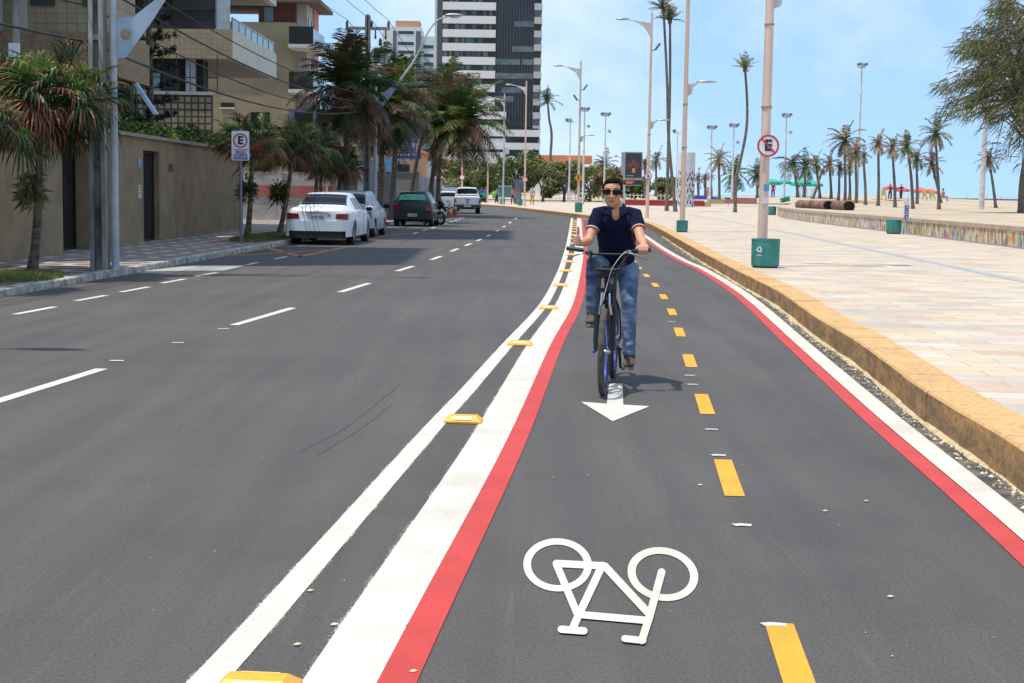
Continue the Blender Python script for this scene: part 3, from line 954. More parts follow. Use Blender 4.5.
# --- building B with corner balconies
Bx, By0, By1 = -13.8, 73.0, 86.0
B_ = thing('balcony_building', 'beige tiled apartment block with deep corner balconies and dark glazed band', 'building', (-20, 80, ZS))
mb = MB(); mb.b2(-40, -16.9, By0 + 2.0, 80, ZS, 48); part(mb, 'core_wall', m_yellowb, B_)
for z0, z1, nm in ((7.75, 9.15, 0), (11.85, 13.3, 1), (16.0, 17.4, 2)):
    # tiled parapet : front strip facing the street end, slanting side facing the sea
    mb = MB()
    mb.prism([(-40, By0), (Bx, By0), (Bx, By0 + .25), (-40, By0 + .25)], z0, z1)
    part(mb, 'balcony_front', m_tile, B_)
    mb = MB()
    mb.prism([(Bx + .002, By0 + .001), (Bx + .05, By0 + .002), (Bx + .05, By1), (Bx - .25, By1), (Bx - .25, By0 + .26)], z0, z1)
    part(mb, 'balcony_side', mat('sky_lit_tile_side', (0.58, 0.55, 0.46), rough=.8, var=.08), B_)  # paler than the front: bright sky over the sea put into the colour
    mb = MB(); mb.b2(-40, Bx - .26, By0 + .26, By1 - .01, z0 + .02, z0 + .22); part(mb, 'balcony_floor', m_soffit, B_)
    # glass rail on the side
    mb = MB(); mb.b2(Bx - .1, Bx - .08, By0 + .3, By1 - .1, z1 + .03, z1 + .55); part(mb, 'glass_rail', m_glassb, B_)
    mb = MB()
    for k in range(8):
        y = By0 + .3 + k * (By1 - By0 - .5) / 7
        mb.b2(Bx - .12, Bx - .05, y, y + .07, z1 + .001, z1 + .6)
    mb.b2(Bx - .12, Bx - .05, By0 + .3, By1, z1 + .56, z1 + .63)
    part(mb, 'rail_posts', m_polegrey, B_)
for z0, z1 in ((9.15, 11.85), (13.3, 16.0)):
    # enclosed glazed band set just behind the parapet
    xs = [-40, -33, -30, -27, -24.2, -21.6, -19.0, -16.9, -14.7]
    for a, b2_ in zip(xs, xs[1:]):
        mb = MB(); mb.b2(a + .06, b2_ - .06, By0 + .12, By0 + .16, z0 + .02, z1 - .02); part(mb, 'window', m_glass, B_)
    mb = MB()
    for a in xs:
        mb.b2(a - .055, a + .055, By0 + .06, By0 + .2, z0 + .01, z1)
    mb.b2(-40, -14.7, By0 + .05, By0 + .22, z0 + .9, z0 + .98)
    part(mb, 'window_frame', m_black, B_)
    mb = MB(); mb.b2(-14.66, -13.95, By0 + .1, By0 + .16, z0 + .02, z1 - .02); part(mb, 'glass_panel', mat('pale_glass', (.35, .42, .46), rough=.2), B_)
    mb = MB(); mb.b2(-14.72, -14.68, By0 + .3, By0 + 2, z0 + .02, z1 - .02); part(mb, 'window', m_glass, B_)
# ground floor behind terrace
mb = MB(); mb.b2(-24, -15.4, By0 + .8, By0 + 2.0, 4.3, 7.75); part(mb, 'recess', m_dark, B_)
for x0, x1, m_ in ((-21.6, -20.2, m_glassb), (-18.9, -17.5, m_glassb), (-17.3, -16.5, m_glass)):
    mb = MB(); mb.b2(x0, x1, By0 + .66, By0 + .79, 4.4, 7.3); part(mb, 'window', m_, B_)
mb = MB(); mb.b2(-16.2, -15.75, By0 + .5, By0 + .9, 3.9, 7.75); part(mb, 'column', mat('bluish_column', (.33, .36, .40), rough=.6), B_)
mb = MB(); mb.b2(-30, -13.4, 66, 66.3, ZS, 5.55); part(mb, 'lattice_wall', brickmat('lattice_block', 0.30, 0.30, [(0.26, 0.22, 0.15), (0.23, 0.20, 0.14), (0.28, 0.24, 0.17)], (0.05, 0.04, 0.03), 0.045, offset=0.0, axes=(R(90), 0, 0)), B_)
mb = MB(); mb.b2(-30, -13.3, 65.9, 66.4, 5.56, 5.7); part(mb, 'wall_cap', m_greyb, B_)
mb = MB()
for k in range(9):
    mb.b2(-18.0 + k * .6, -17.96 + k * .6, 66.1, 66.14, 5.7, 6.9 + (k % 3) * .2)
mb.b2(-18, -13.2, 66.1, 66.14, 6.3, 6.34)
part(mb, 'fence_posts', m_black, B_)

# --- building C : yellow with black balconies
C_ = thing('yellow_building', 'pale yellow apartment block with black fronted balconies at its corner', 'building', (-20, 108, ZS))
mb = MB(); mb.b2(-34, -14.9, 101, 106.8, ZS, 12.6); part(mb, 'wall', m_yellowb, C_)
mb = MB(); mb.b2(-14.898, -14.2, 101.8, 106.9, ZS, 14.0); part(mb, 'set_back_wall', mat('off_white_wall', (.46, .43, .37), rough=.85), C_)
mb = MB(); mb.b2(-14.198, -14.1, 104.6, 107, ZS, 14.0); part(mb, 'pink_edge', mat('pink_render', (.5, .24, .2), rough=.85), C_)
mb = MB(); mb.b2(-34, -13.2, 100.2, 108, 13.9, 14.15); part(mb, 'roof', mat('roof_slab_brown', (.16, .12, .10)), C_)
mb = MB(); mb.b2(-17.4, -14.9, 101.3, 106.7, 12.601, 13.9); part(mb, 'roof_terrace', mat('dark_red_wood', (.12, .04, .03)), C_)
mb = MB(); mb.b2(-17.0, -16.4, 101.2, 101.28, 12.65, 13.6); part(mb, 'window', m_glassb, C_)
for i in range(4):
    z = 10.95 - i * 2.93
    mb = MB(); mb.b2(-15.0, -13.3, 98.6, 101, z - .22, z); mb.b2(-15.0, -13.3, 101, 104.5, z - .22, z)
    part(mb, 'balcony_slab', m_whiteb, C_)
    mb = MB(); mb.b2(-14.95, -13.36, 98.65, 98.7, z + .001, z + 1.15); part(mb, 'balcony_panel', m_black, C_)
    mb = MB(); mb.b2(-13.40, -13.36, 98.72, 104.4, z + .05, z + 1.05); part(mb, 'glass_rail', m_glassb, C_)
    for yy in (102.4, 103.8):
        mb = MB(); mb.b2(-14.197, -14.15, yy, yy + .7, z + .05, z + 2.1); part(mb, 'window', m_glass, C_)
for x0, x1, z0, z1 in ((-17.9, -16.6, 5.4, 6.6), (-19.9, -19.0, 6.9, 7.2)):
    mb = MB(); mb.b2(x0, x1, 100.93, 100.998, z0, z1); w = part(mb, 'window', m_glass, C_)
    mb = MB(); mb.b2(x0 - .08, x1 + .08, 100.85, 100.92, z0 - .12, z0 - .02); part(mb, 'window_sill', m_whiteb, C_)
for k in range(4):
    mb = MB(); mb.b2(-17.9, -16.6, 100.93, 100.998, 2.4, 3.6) if k == 0 else None
    if k == 0: part(mb, 'window', m_glass, C_)

# --- sports court fence and things beyond the beige wall
ct = thing('court_fence', 'tall mesh fence with posts around a court between the palms and white car', 'fence', (-10.5, 62, ZS))
mb = MB(); mb.b2(-22, -7.9, 66.5, 66.6, ZS, 2.2); part(mb, 'board', mat('court_board', (.38, .36, .34), rough=.9, var=.15), ct)
mb = MB(); mb.b2(-22, -7.9, 66.45, 66.499, 1.15, 1.65); part(mb, 'red_band', mat('court_red', (.35, .12, .1), rough=.9), ct)
for k in range(7):
    mb = MB(); mb.b2(-21 + k * 2.1, -20.92 + k * 2.1, 66.35, 66.43, ZS, 3.2); part(mb, 'post', m_polegrey, ct)
mb = MB(); mb.b2(-22, -7.9, 66.4, 66.42, 2.21, 2.25); mb.b2(-22, -7.9, 66.4, 66.42, 3.1, 3.14); part(mb, 'rail', m_polegrey, ct)
# --- white low building with canopy
D_ = thing('white_building', 'low white building with a rounded canopy behind the tall palms', 'building', (-11, 84, ZS))
mb = MB(); mb.b2(-12.8, -8.6, 84, 96, ZS, 3.3); part(mb, 'wall', m_greyb, D_)
mb = MB(); mb.b2(-12.8, -8.2, 82.6, 96, 3.9, 4.5); part(mb, 'canopy', m_whiteb, D_)
mb = MB(); mb.b2(-12.8, -8.6, 84.2, 96, 4.5, 6.0); part(mb, 'upper_wall', mat('grey_upper', (.30, .30, .33)), D_)
for k in range(3):
    mb = MB(); mb.b2(-12.4 + k * 1.3, -11.4 + k * 1.3, 84.1, 84.19, 4.8, 5.8); part(mb, 'window', m_glass, D_)
    mb = MB(); mb.b2(-12.4 + k * 1.3, -11.6 + k * 1.3, 83.9, 83.99, .6, 3.0); part(mb, 'window', m_glass, D_)
mb = MB(); mb.b2(-8.9, -8.5, 83.2, 83.6, ZS, 3.9); part(mb, 'column', m_whiteb, D_)
mb = MB(); mb.b2(-12.8, -9, 83.2, 83.7, 3.3, 3.9); part(mb, 'lintel', m_dark, D_)
mb = MB(); mb.b2(-9.9, -9.2, 82.9, 83.0, ZS, 3.85); part(mb, 'dark_shutter', m_dark, D_)
# brown wall beside
mb = MB(); mb.b2(-8.2, -7.2, 68, 68.3, ZS, 3.0)
o = mb.build('wall_pier', mat('brown_pier', (.10, .085, .07), rough=.9, var=.3)); tag(o, 'dark brown wall pier behind the silver car', 'wall')
# --- grey boundary wall with hotel behind
gw = thing('boundary_wall', 'plain grey boundary wall behind the dark green car', 'wall', (-7, 100, ZS))
mb = MB(); mb.b2(-11.5, -5.9, 92, 92.25, ZS, 2.55); mb.b2(-6.15, -5.9, 92.26, 122, ZS, 2.4); part(mb, 'wall_face', m_greyb, gw)
mb = MB(); mb.b2(-11.55, -5.85, 91.95, 92.3, 2.551, 2.63); part(mb, 'coping', m_conc, gw)
E_ = thing('hotel_building', 'orange and white low building behind the blue hotel sign', 'building', (-14, 150, ZS))
mb = MB(); mb.b2(-22, -9.6, 150, 165, ZS, 5.2); part(mb, 'wall', mat('orange_render', (.50, .27, .14), rough=.9, var=.2, scale=.6), E_)
mb = MB(); mb.b2(-13.5, -11.9, 149.5, 149.98, ZS, 4.4); part(mb, 'white_bay', m_whiteb, E_)
for k in range(5):
    mb = MB(); mb.b2(-21 + k * 2.3, -19.8 + k * 2.3, 149.9, 149.995, 2.6, 4.1); part(mb, 'window', m_glass, E_)
mb = MB(); mb.b2(-22.4, -9.2, 149.6, 165.4, 5.2, 5.5); part(mb, 'roof', m_orangeb, E_)
bl = tag(MB().b2(-10.5, -9.0, 112, 112.2, ZS, 3.9).build('blue_panel', mat('blue_panel_paint', (.10, .28, .42), rough=.6, var=.15)), 'tall sky blue panel standing under the hotel sign', 'panel')
# hotel sign
hs = thing('hotel_sign', 'blue and white hotel sign on two posts seen between the palm trunks', 'sign', (-7.9, 100, ZS))
Yh = 100
a, b2_ = P(393.5, 163, Yh), P(421, 134, Yh)
mb = MB(); mb.b2(a.x, b2_.x, Yh - .06, Yh + .06, P(400, 156, Yh).z - .3, b2_.z); part(mb, 'board', mat('sign_pale_blue', (.36, .42, .56), rough=.5), hs)
mb = MB(); mb.b2(a.x - .02, b2_.x + .02, Yh - .075, Yh - .061, P(400, 156.5, Yh).z - .12, P(400, 152, Yh).z); part(mb, 'blue_strip', mat('sign_navy', (.03, .06, .27), rough=.5), hs)
mb = MB()
for x in (a.x + .35, b2_.x - .35):
    mb.b2(x - .05, x + .05, Yh + .061, Yh + .15, ZS, b2_.z - .1)
part(mb, 'posts', m_black, hs)
cx_ = (a.x + b2_.x) / 2
zt = P(400, 148, Yh).z
text('Hotel', .62, m_textblue, hs, (cx_ - hs.location.x - .1, -.065, zt - .02 - ZS), (R(90), 0, 0), bold=.012)
text('Classic', .22, m_textblue, hs, (cx_ - hs.location.x + .35, -.065, zt + .52 - ZS), (R(90), 0, 0)) if False else None
text('3219.5115', .26, m_signw, hs, (cx_ - hs.location.x, -.078, P(400, 154.3, Yh).z - ZS), (R(90), 0, 0)) if False else None
mb = MB()
for k in range(24):
    aa, ab = 2 * PI * k / 24, 2 * PI * (k + 1) / 24
    q = [(cx_ - .55 + r_ * 1.1 * math.cos(t_), Yh - .066, zt + .62 + r_ * .8 * math.sin(t_)) for r_, t_ in ((.34, aa), (.34, ab), (.26, ab), (.26, aa))]
    mb.add(q, [(0, 1, 2, 3)])
part(mb, 'swirl_emblem', m_textblue, hs)
mb = MB()
for i, (x0, x1, dz) in enumerate(((-.1, .12, .62), (.2, .38, .64), (.45, .75, .60), (-.05, .3, .42), (.36, .7, .40))):
    mb.b2(cx_ + x0, cx_ + x1, Yh - .067, Yh - .062, zt + dz, zt + dz + .10)
part(mb, 'small_print', m_textblue, hs)
mb = MB()
for i in range(9):
    x0 = a.x + .25 + i * .17
    mb.b2(x0, x0 + .11, Yh - .082, Yh - .076, P(400, 155.6, Yh).z, P(400, 153.6, Yh).z)
part(mb, 'small_print', m_signw, hs)
# other small boards along the left
def board(px, py0, py1, px1, Y, m_, label, name='small_sign'):
    p0, p1 = P(px, py1, Y), P(px1, py0, Y)
    t_ = thing(name, label, 'sign', ((p0.x + p1.x) / 2, Y, ZS))
    mb = MB(); mb.b2(p0.x, p1.x, Y - .02, Y + .02, p0.z, p1.z); part(mb, 'board', m_, t_)
    mb = MB(); mb.b2(t_.location.x - .03, t_.location.x + .03, Y + .021, Y + .07, ZS, p1.z - .02); part(mb, 'post', m_polegrey, t_)
    return t_
t_ = board(372, 162, 171.5, 377, 58.4, m_signw, 'small white number plate sign on the utility pole behind the silver car')
mb = MB(); p_ = P(374.8, 166, 58.4); mb.b2(p_.x - .05, p_.x + .05, 58.37, 58.378, p_.z + .06, p_.z + .1); mb.b2(p_.x + .0, p_.x + .05, 58.37, 58.378, p_.z - .12, p_.z + .06); part(mb, 'numeral', m_text, t_)
board(380, 163, 177, 386, 90, mat('grey_board', (.33, .32, .33)), 'grey board between two palm trunks near the hotel sign')

# --- tower 2 (big dark glass tower)
YT = 325.0
def TX(px, Y=YT): return P(px, 190, Y).x
def TZ(py, px=490, Y=YT): return P(px, py, Y).z
T2 = thing('glass_tower', 'tall apartment tower with dark glass front and white balcony bands', 'tower', (TX(487), YT + 12, 0))
mb = MB(); mb.b2(TX(433), TX(537.5), YT, YT + 22, 0, 70); part(mb, 'core', mat('tower_core', (.50, .49, .47), rough=.8), T2)
mb = MB(); mb.b2(TX(435.5), TX(441), YT - .25, YT - .02, TZ(128), 70); part(mb, 'dark_strip', mat('tower_dark_strip', (.06, .065, .075), rough=.4), T2)
m_tg = mat('tower_glass', (.012, .014, .02), rough=.3, var=.5, scale=.25)
m_tw = mat('tower_white', (.62, .60, .57), rough=.75, var=.05)
m_tteal = mat('tower_teal_glass', (.07, .11, .125), rough=.25, var=.3, scale=.3)
random.seed(21)
zf = TZ(13.2 * 13 - 2.5)       # regular storeys
fl = 13.2 / (F / YT)
z0 = TZ(173)
k = 0
zz = z0
while zz < 66:
    # white spandrel band + dark window band
    mid = zz > TZ(118)
    xr = 493.5 if mid else 505
    mb = MB(); mb.b2(TX(441.2), TX(xr), YT - 1.3, YT - .02, zz, zz + fl * .56); part(mb, 'balcony_band', m_tw, T2)
    mb = MB(); mb.b2(TX(441.2), TX(xr), YT - .35, YT - .021, zz + fl * .56 + .01, zz + fl - .01); w_ = part(mb, 'window_band', m_tg, T2)
    for j in range(9):
        x = TX(442) + j * (TX(xr) - TX(443)) / 9
        if random.random() < .55:
            mb = MB(); mb.b2(x, x + random.uniform(.5, 1.2), YT - .42, YT - .36, zz + fl * .6, zz + fl * .97)
            part(mb, 'window_pane', random.choice((mat('tower_brown_pane', (.16, .15, .16), rough=.5), m_tteal, m_tteal)), T2)
    # right strip balconies
    mb = MB(); mb.b2(TX(531.5), TX(539.3), YT - 1.0, YT + 20, zz + .2, zz + fl * .56); part(mb, 'side_balcony', mat('tower_side_balcony', (.42, .39, .37), rough=.8), T2)
    mb = MB(); mb.b2(TX(531.6), TX(538.6), YT - .7, YT - .3, zz + fl * .56 + .01, zz + fl + .19); part(mb, 'side_glass', m_tteal if k % 2 else m_tg, T2)
    zz += fl; k += 1
mb = MB(); mb.b2(TX(493.6), TX(531.4), YT - .9, YT - .02, TZ(127), 70); part(mb, 'glass_facade', m_tg, T2)
mb = MB()
for j in range(14):
    x = TX(493.8) + j * (TX(531.2) - TX(493.8)) / 13
    mb.b2(x - .07, x + .07, YT - 1.0, YT - .905, TZ(127), 70)
part(mb, 'mullions', mat('tower_mullion', (.055, .055, .06), rough=.5), T2)
for y_, a, b2_ in ((24, 512, 531), (49, 510, 531), (62, 494, 518), (62, 520, 531), (76, 494, 531), (99, 494, 512), (90, 500, 520)):
    mb = MB(); mb.b2(TX(a), TX(b2_), YT - 1.06, YT - 1.02, TZ(y_ + 2.8), TZ(y_ - 2.8)); part(mb, 'pale_glazing', mat('tower_blind_glazing', (.085, .115, .12), rough=.4, var=.3, scale=.8), T2)  # paler glazing strips over the dark glass front
for y_ in (133, 146, 160, 174):
    mb = MB(); mb.b2(TX(448), TX(539), YT - 1.5, YT - 1.301, TZ(y_ + 3.4), TZ(y_ - 3.4)); part(mb, 'podium_band', m_tw, T2)
mb = MB(); mb.b2(TX(448), TX(537), YT - 1.2, YT - .901, TZ(178), TZ(128)); part(mb, 'podium_glass', m_tg, T2)
mb = MB(); mb.b2(TX(445), TX(500), YT - 3, YT - 1.51, 0, TZ(164)); part(mb, 'podium_base', mat('podium_orange', (.42, .24, .17), rough=.9), T2)
# --- tower 1
Y1 = 470.0
T1 = thing('white_tower', 'farther white apartment tower with brick coloured rooftop tank room', 'tower', (P(405, 190, Y1).x, Y1 + 10, 0))
def X1(px): return P(px, 190, Y1).x
def Z1(py): return P(405, py, Y1).z
mb = MB(); mb.b2(X1(381.5), X1(419.5), Y1, Y1 + 16, 0, Z1(27)); part(mb, 'wall', m_whiteb, T1)
mb = MB(); mb.b2(X1(419.6), X1(434), Y1 + 3, Y1 + 16, 0, Z1(35)); part(mb, 'side_wing', m_whiteb, T1)
mb = MB(); mb.b2(X1(394), X1(418), Y1 + 1, Y1 + 8, Z1(27), Z1(20.5)); part(mb, 'tank_room', mat('tank_room_brick', (.50, .26, .15), rough=.9, var=.1), T1)
for a, b2_ in ((392, 395.2), (414.6, 419.4)):
    mb = MB(); mb.b2(X1(a), X1(b2_), Y1 - .3, Y1 - .01, 0, Z1(31)); part(mb, 'dark_strip', mat('tower_brown_strip', (.11, .105, .11), rough=.6), T1)
for r_ in range(14):
    y_ = 43.5 + 8.7 * r_
    for a, b2_, dy in ((382.5, 389, 0), (397, 412.5, 0), (421.5, 431.5, 2)):
        if y_ > 170: continue
        yy = Y1 - .1 if a < 420 else Y1 + 2.9
        mb = MB(); mb.b2(X1(a), X1(b2_), yy, yy + .09, Z1(y_ + dy + 1.6), Z1(y_ + dy - 1.6)); part(mb, 'window', m_glass, T1)
mb = MB(); mb.b2(X1(397), X1(412.5), Y1 - .1, Y1 - .01, Z1(34), Z1(31)); part(mb, 'window', m_glass, T1)
# --- orange roofed building
Yo = 300.0
O_ = thing('orange_roofed_building', 'white building with a long flat orange roof right of the glass tower', 'building', (P(565, 190, Yo).x, Yo, 0))
xo = lambda px: P(px, 190, Yo).x
zo = lambda py: P(565, py, Yo).z
mb = MB(); mb.b2(xo(530), xo(583), Yo, Yo + 10, 0, zo(163)); part(mb, 'wall', m_whiteb, O_)
mb = MB(); mb.b2(xo(536), xo(591), Yo - 2, Yo + 11, zo(163), zo(155.5)); part(mb, 'roof', m_orangeb, O_)
for k in range(8):
    mb = MB(); mb.b2(xo(543 + k * 5), xo(547 + k * 5), Yo - .1, Yo - .01, zo(168), zo(164)); part(mb, 'window', m_glass, O_)
mb = MB(); mb.b2(xo(541), xo(583), Yo - .8, Yo - .6, zo(172), zo(168.5)); part(mb, 'balcony_rail', m_whiteb, O_)
# pale yellow shop-like front under the trees
S_ = thing('low_yellow_building', 'low yellow building mostly hidden behind the roadside trees', 'building', (P(470, 190, 250).x, 250, 0))
xs_ = lambda px: P(px, 190, 250).x
mb = MB(); mb.b2(xs_(400), xs_(520), 250, 258, 0, 3.6); part(mb, 'wall', mat('ochre_render', (.48, .32, .15), rough=.9, var=.15), S_)
for k, (a, b2_) in enumerate(((452, 457), (463, 468), (480, 486), (492, 500))):
    mb = MB(); mb.b2(xs_(a), xs_(b2_), 249.8, 249.99, .3, 2.6); part(mb, 'doorway', m_dark, S_)
for k, (a, b2_) in enumerate(((437, 441), (474, 478))):
    mb = MB(); mb.b2(xs_(a), xs_(b2_), 249.8, 249.99, 0, 3.4); part(mb, 'white_pillar', m_whiteb, S_)
# pale fence beyond the right hand trees
pf = thing('white_fence', 'long pale slatted fence on the sand behind the low trees', 'fence', (P(590, 190, 210).x, 210, 0))
for k in range(34):
    x = P(540, 190, 210).x + k * .55
    mb = MB(); mb.b2(x, x + .10, 210, 210.1, .1, 1.5); part(mb, 'slat', m_whiteb, pf)
mb = MB(); mb.b2(P(540, 190, 210).x, P(540, 190, 210).x + 18.4, 210.11, 210.2, 1.2, 1.3); part(mb, 'rail', m_whiteb, pf)

# ================================================================ POLES, LAMPS, WIRES
def concrete_pole(x, y, h, label, cross=None, lamp=True, trans=False, w=.29):
    t_ = thing('utility_pole', label, 'utility pole', (x, y, ZS))
    mb = MB()
    # tapered double-T section : two flanges and a web
    for s_ in (-1, 1):
        b0, b1 = w / 2, w * .33
        q = []
        for hh, bb in ((0, b0), (h, b1)):
            for sx_, sy_ in ((bb * s_, -.13), (bb * s_, .13), (bb * s_ - s_ * .07, .13), (bb * s_ - s_ * .07, -.13)):
                q.append((sx_, sy_, hh))
        mb.add(q, [(3, 2, 1, 0), (4, 5, 6, 7), (0, 1, 5, 4), (1, 2, 6, 5), (2, 3, 7, 6), (3, 0, 4, 7)])
    mb.build('pole_flanges', m_conc, t_)
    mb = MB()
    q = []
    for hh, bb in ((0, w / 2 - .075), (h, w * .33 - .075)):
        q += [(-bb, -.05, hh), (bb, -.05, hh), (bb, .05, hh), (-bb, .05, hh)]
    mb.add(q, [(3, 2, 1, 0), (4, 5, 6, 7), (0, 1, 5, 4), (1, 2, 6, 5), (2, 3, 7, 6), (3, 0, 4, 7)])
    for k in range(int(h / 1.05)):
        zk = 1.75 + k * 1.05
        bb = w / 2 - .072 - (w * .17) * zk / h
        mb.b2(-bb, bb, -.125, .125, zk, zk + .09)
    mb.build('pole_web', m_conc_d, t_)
    if cross:
        for z in cross:
            mb = MB(); mb.b2(-.85, .85, -.06, .06, z, z + .11); ca = mb.build('crossarm', m_conc, t_)
            for x_ in (-.8, 0.15, .8):
                mb = MB(); mb.lathe([(.035, z + .11), (.06, z + .16), (.04, z + .19), (.065, z + .23), (.045, z + .27), (.05, z + .31), (.02, z + .34)], 8, (x_, 0, 0))
                mb.build('insulator', mat('insulator_ceramic', (.10, .07, .06), rough=.3), ca)
            for x_ in (-.75, .3, .7):
                mb = MB(); mb.lathe([(.03, z - .35), (.045, z - .28), (.03, z - .18), (.03, z - .01)], 8, (x_, -.02, 0))
                mb.build('fuse_link', mat('insulator_ceramic', (.10, .07, .06)), ca)
    if trans:
        mb = MB(); mb.lathe([(.20, .08), (.23, .12), (.23, .60), (.26, .64), (.20, .70)], 16, (.52, -.1, h - 1.9)); tr = mb.build('transformer', mat('transformer_grey', (.32, .33, .33), rough=.5), t_, smooth=True)
        mb = MB()
        for k in range(8):
            a = 2 * PI * k / 8
            mb.box((.52 + .25 * math.cos(a), -.1 + .25 * math.sin(a), h - 1.6), (.06, .012, .45), a)
        mb.build('cooling_fin', mat('transformer_grey', (.32, .33, .33)), tr)
        mb = MB(); mb.lathe([(.05, 0), (.08, .08), (.05, .14), (.07, .2), (.02, .3)], 8, (.5, -.1, h - 1.16)); mb.build('bushing', m_black, tr)
    return t_
def bracket_lamp(x, y, label, zb=3.35, s=1, reach=3.0):
    """round grey lamp pole with triangular pierced bracket, arm and lamp head over the road"""
    t_ = thing('street_lamp', label, 'street lamp', (x, y, ZS))
    mb = MB(); mb.tube([(0, 0, 0), (0, 0, 3), (0, 0, 5.4)], [.07, .066, .058], 12); mb.build('pole', m_polegrey, t_, smooth=True)
    mb = MB()
    # plate outline with a round hole (two strips)
    th = .03
    hole = [(.22 + .10 * math.cos(2 * PI * k / 16), zb + .62 + .10 * math.sin(2 * PI * k / 16)) for k in range(16)]
    outer = []
    for k in range(16):
        a = 2 * PI * k / 16
        dx, dz = math.cos(a), math.sin(a)
        # cast to polygon
        poly = [(.05, zb), (.05, zb + .90), (.36, zb + .90), (1.05, zb + 1.5), (1.10, zb + 1.43)]
        best = None
        for (ax, az), (bx, bz) in zip(poly, poly[1:] + poly[:1]):
            ex, ez = bx - ax, bz - az
            den = dx * ez - dz * ex
            if abs(den) < 1e-9: continue
            tt = ((ax - .22) * ez - (az - (zb + .62)) * ex) / den
            uu = ((ax - .22) * dz - (az - (zb + .62)) * dx) / den
            if tt > 0 and -1e-6 <= uu <= 1 + 1e-6 and (best is None or tt < best): best = tt
        best = best or .2
        outer.append((.22 + dx * best, zb + .62 + dz * best))
    n_ = 16
    v = [(p[0] * s, -th / 2, p[1]) for p in hole] + [(p[0] * s, -th / 2, p[1]) for p in outer] + [(p[0] * s, th / 2, p[1]) for p in hole] + [(p[0] * s, th / 2, p[1]) for p in outer]
    fs = []
    for k in range(n_):
        j = (k + 1) % n_
        fs += [(k, j, n_ + j, n_ + k), (2 * n_ + j, 2 * n_ + k, 3 * n_ + k, 3 * n_ + j), (k, 2 * n_ + k, 2 * n_ + j, j), (n_ + k, n_ + j, 3 * n_ + j, 3 * n_ + k)]
    mb.add(v, fs)
    mb.slab([(.05 * s, -th / 2, zb), (.30 * s, -th / 2, zb + .42), (1.1 * s, -th / 2, zb + 1.42), (1.02 * s, -th / 2, zb + 1.5), (.38 * s, -th / 2, zb + .98), (.34 * s, -th / 2, zb + .7), (.2 * s, -th / 2, zb + .5)], (0, 1, 0), th * .98) if False else None
    mb.build('bracket', m_bracket, t_)
    arm = spl([(.95 * s, 0, zb + 1.38), (1.5 * s, 0, zb + 2.15), (1.95 * s, 0, zb + 3.1), (2.35 * s, 0, zb + 3.65), (2.75 * s, 0, zb + 3.82)], 5)
    mb = MB(); mb.tube(arm, [.045] * 6 + [.032] * (len(arm) - 6), 8); mb.build('arm', m_polegrey, t_, smooth=True)
    mb = MB(); mb.ell((3.0 * s, 0, zb + 3.88), (.36, .13, .075), 14, 8); hd = mb.build('lamp_head', m_lamp, t_, smooth=True)
    mb = MB(); mb.ell((3.06 * s, 0, zb + 3.83), (.22, .09, .07), 12, 6); mb.build('lamp_glass', m_lampglass, hd, smooth=True)
    return t_
pA = concrete_pole(-7.03, 25.2, 9.4, 'weathered concrete utility pole on the near left pavement beside a lamp pole', cross=(8.9,), w=.28)
bracket_lamp(-6.80, 25.3, 'grey lamp pole with pierced blue bracket beside the nearest concrete pole', zb=3.35)
pB = concrete_pole(-5.75, 58, 8.1, 'concrete utility pole with crossarm and transformer above the silver car', cross=(7.55,), trans=True)
bracket_lamp(-5.45, 58.2, 'lamp pole with blue bracket beside the transformer pole', zb=4.3)
pC = concrete_pole(-5.5, 100, 9.2, 'farther utility pole with crossarm rising among the palm crowns', cross=(8.2,))
bracket_lamp(-9.65, 12.8, 'lamp pole with long arm outside the left edge of the photo', zb=4.3)
# grey steel post in the garden at far left
t_ = thing('steel_post', 'round grey steel post at the far left edge behind the palm', 'post', (-11.0, 33.0, ZS))
mb = MB(); mb.tube([(0, 0, 0), (0, 0, 7.5)], [.1, .08], 12); mb.build('pole', m_conc, t_, smooth=True)
mb = MB(); mb.b2(-.12, .12, -.14, -.1, 4.2, 4.5); mb.build('white_plate', m_signw, t_)
# wires
m_wire = mat('cable_black', (.02, .02, .02), rough=.7)
def wire(a, b_, sag, r, label, n=14):
    a, b_ = Vector(a), Vector(b_)
    pts = []
    for k in range(n + 1):
        t = k / n
        p = a.lerp(b_, t); p.z -= sag * 4 * t * (1 - t)
        pts.append(p)
    mb = MB(); mb.tube(pts, r, 5)
    o = mb.build('overhead_cable', m_wire)
    tag(o, label, 'cable', 'overhead cables between the left poles')
wl = ['outer', 'middle', 'inner']
for i, dx in enumerate((-.8, .15, .8)):
    wire((-7.12 + dx, 25.2, ZS + 9.28), (-5.75 + dx, 58, ZS + 7.93), .5, .010, '%s of the three high cables ending on the transformer pole crossarm' % ('left', 'middle', 'right')[i] if False else ['left high cable meeting the transformer pole crossarm', 'middle high cable meeting the transformer pole crossarm', 'right high cable meeting the transformer pole crossarm'][i])
    wire((-5.75 + dx, 58, ZS + 7.93), (-5.5 + dx, 100, ZS + 8.58), .5, .012, ['left cable running on from the transformer pole to the far pole', 'middle cable running on from the transformer pole to the far pole', 'right cable running on from the transformer pole to the far pole'][i])
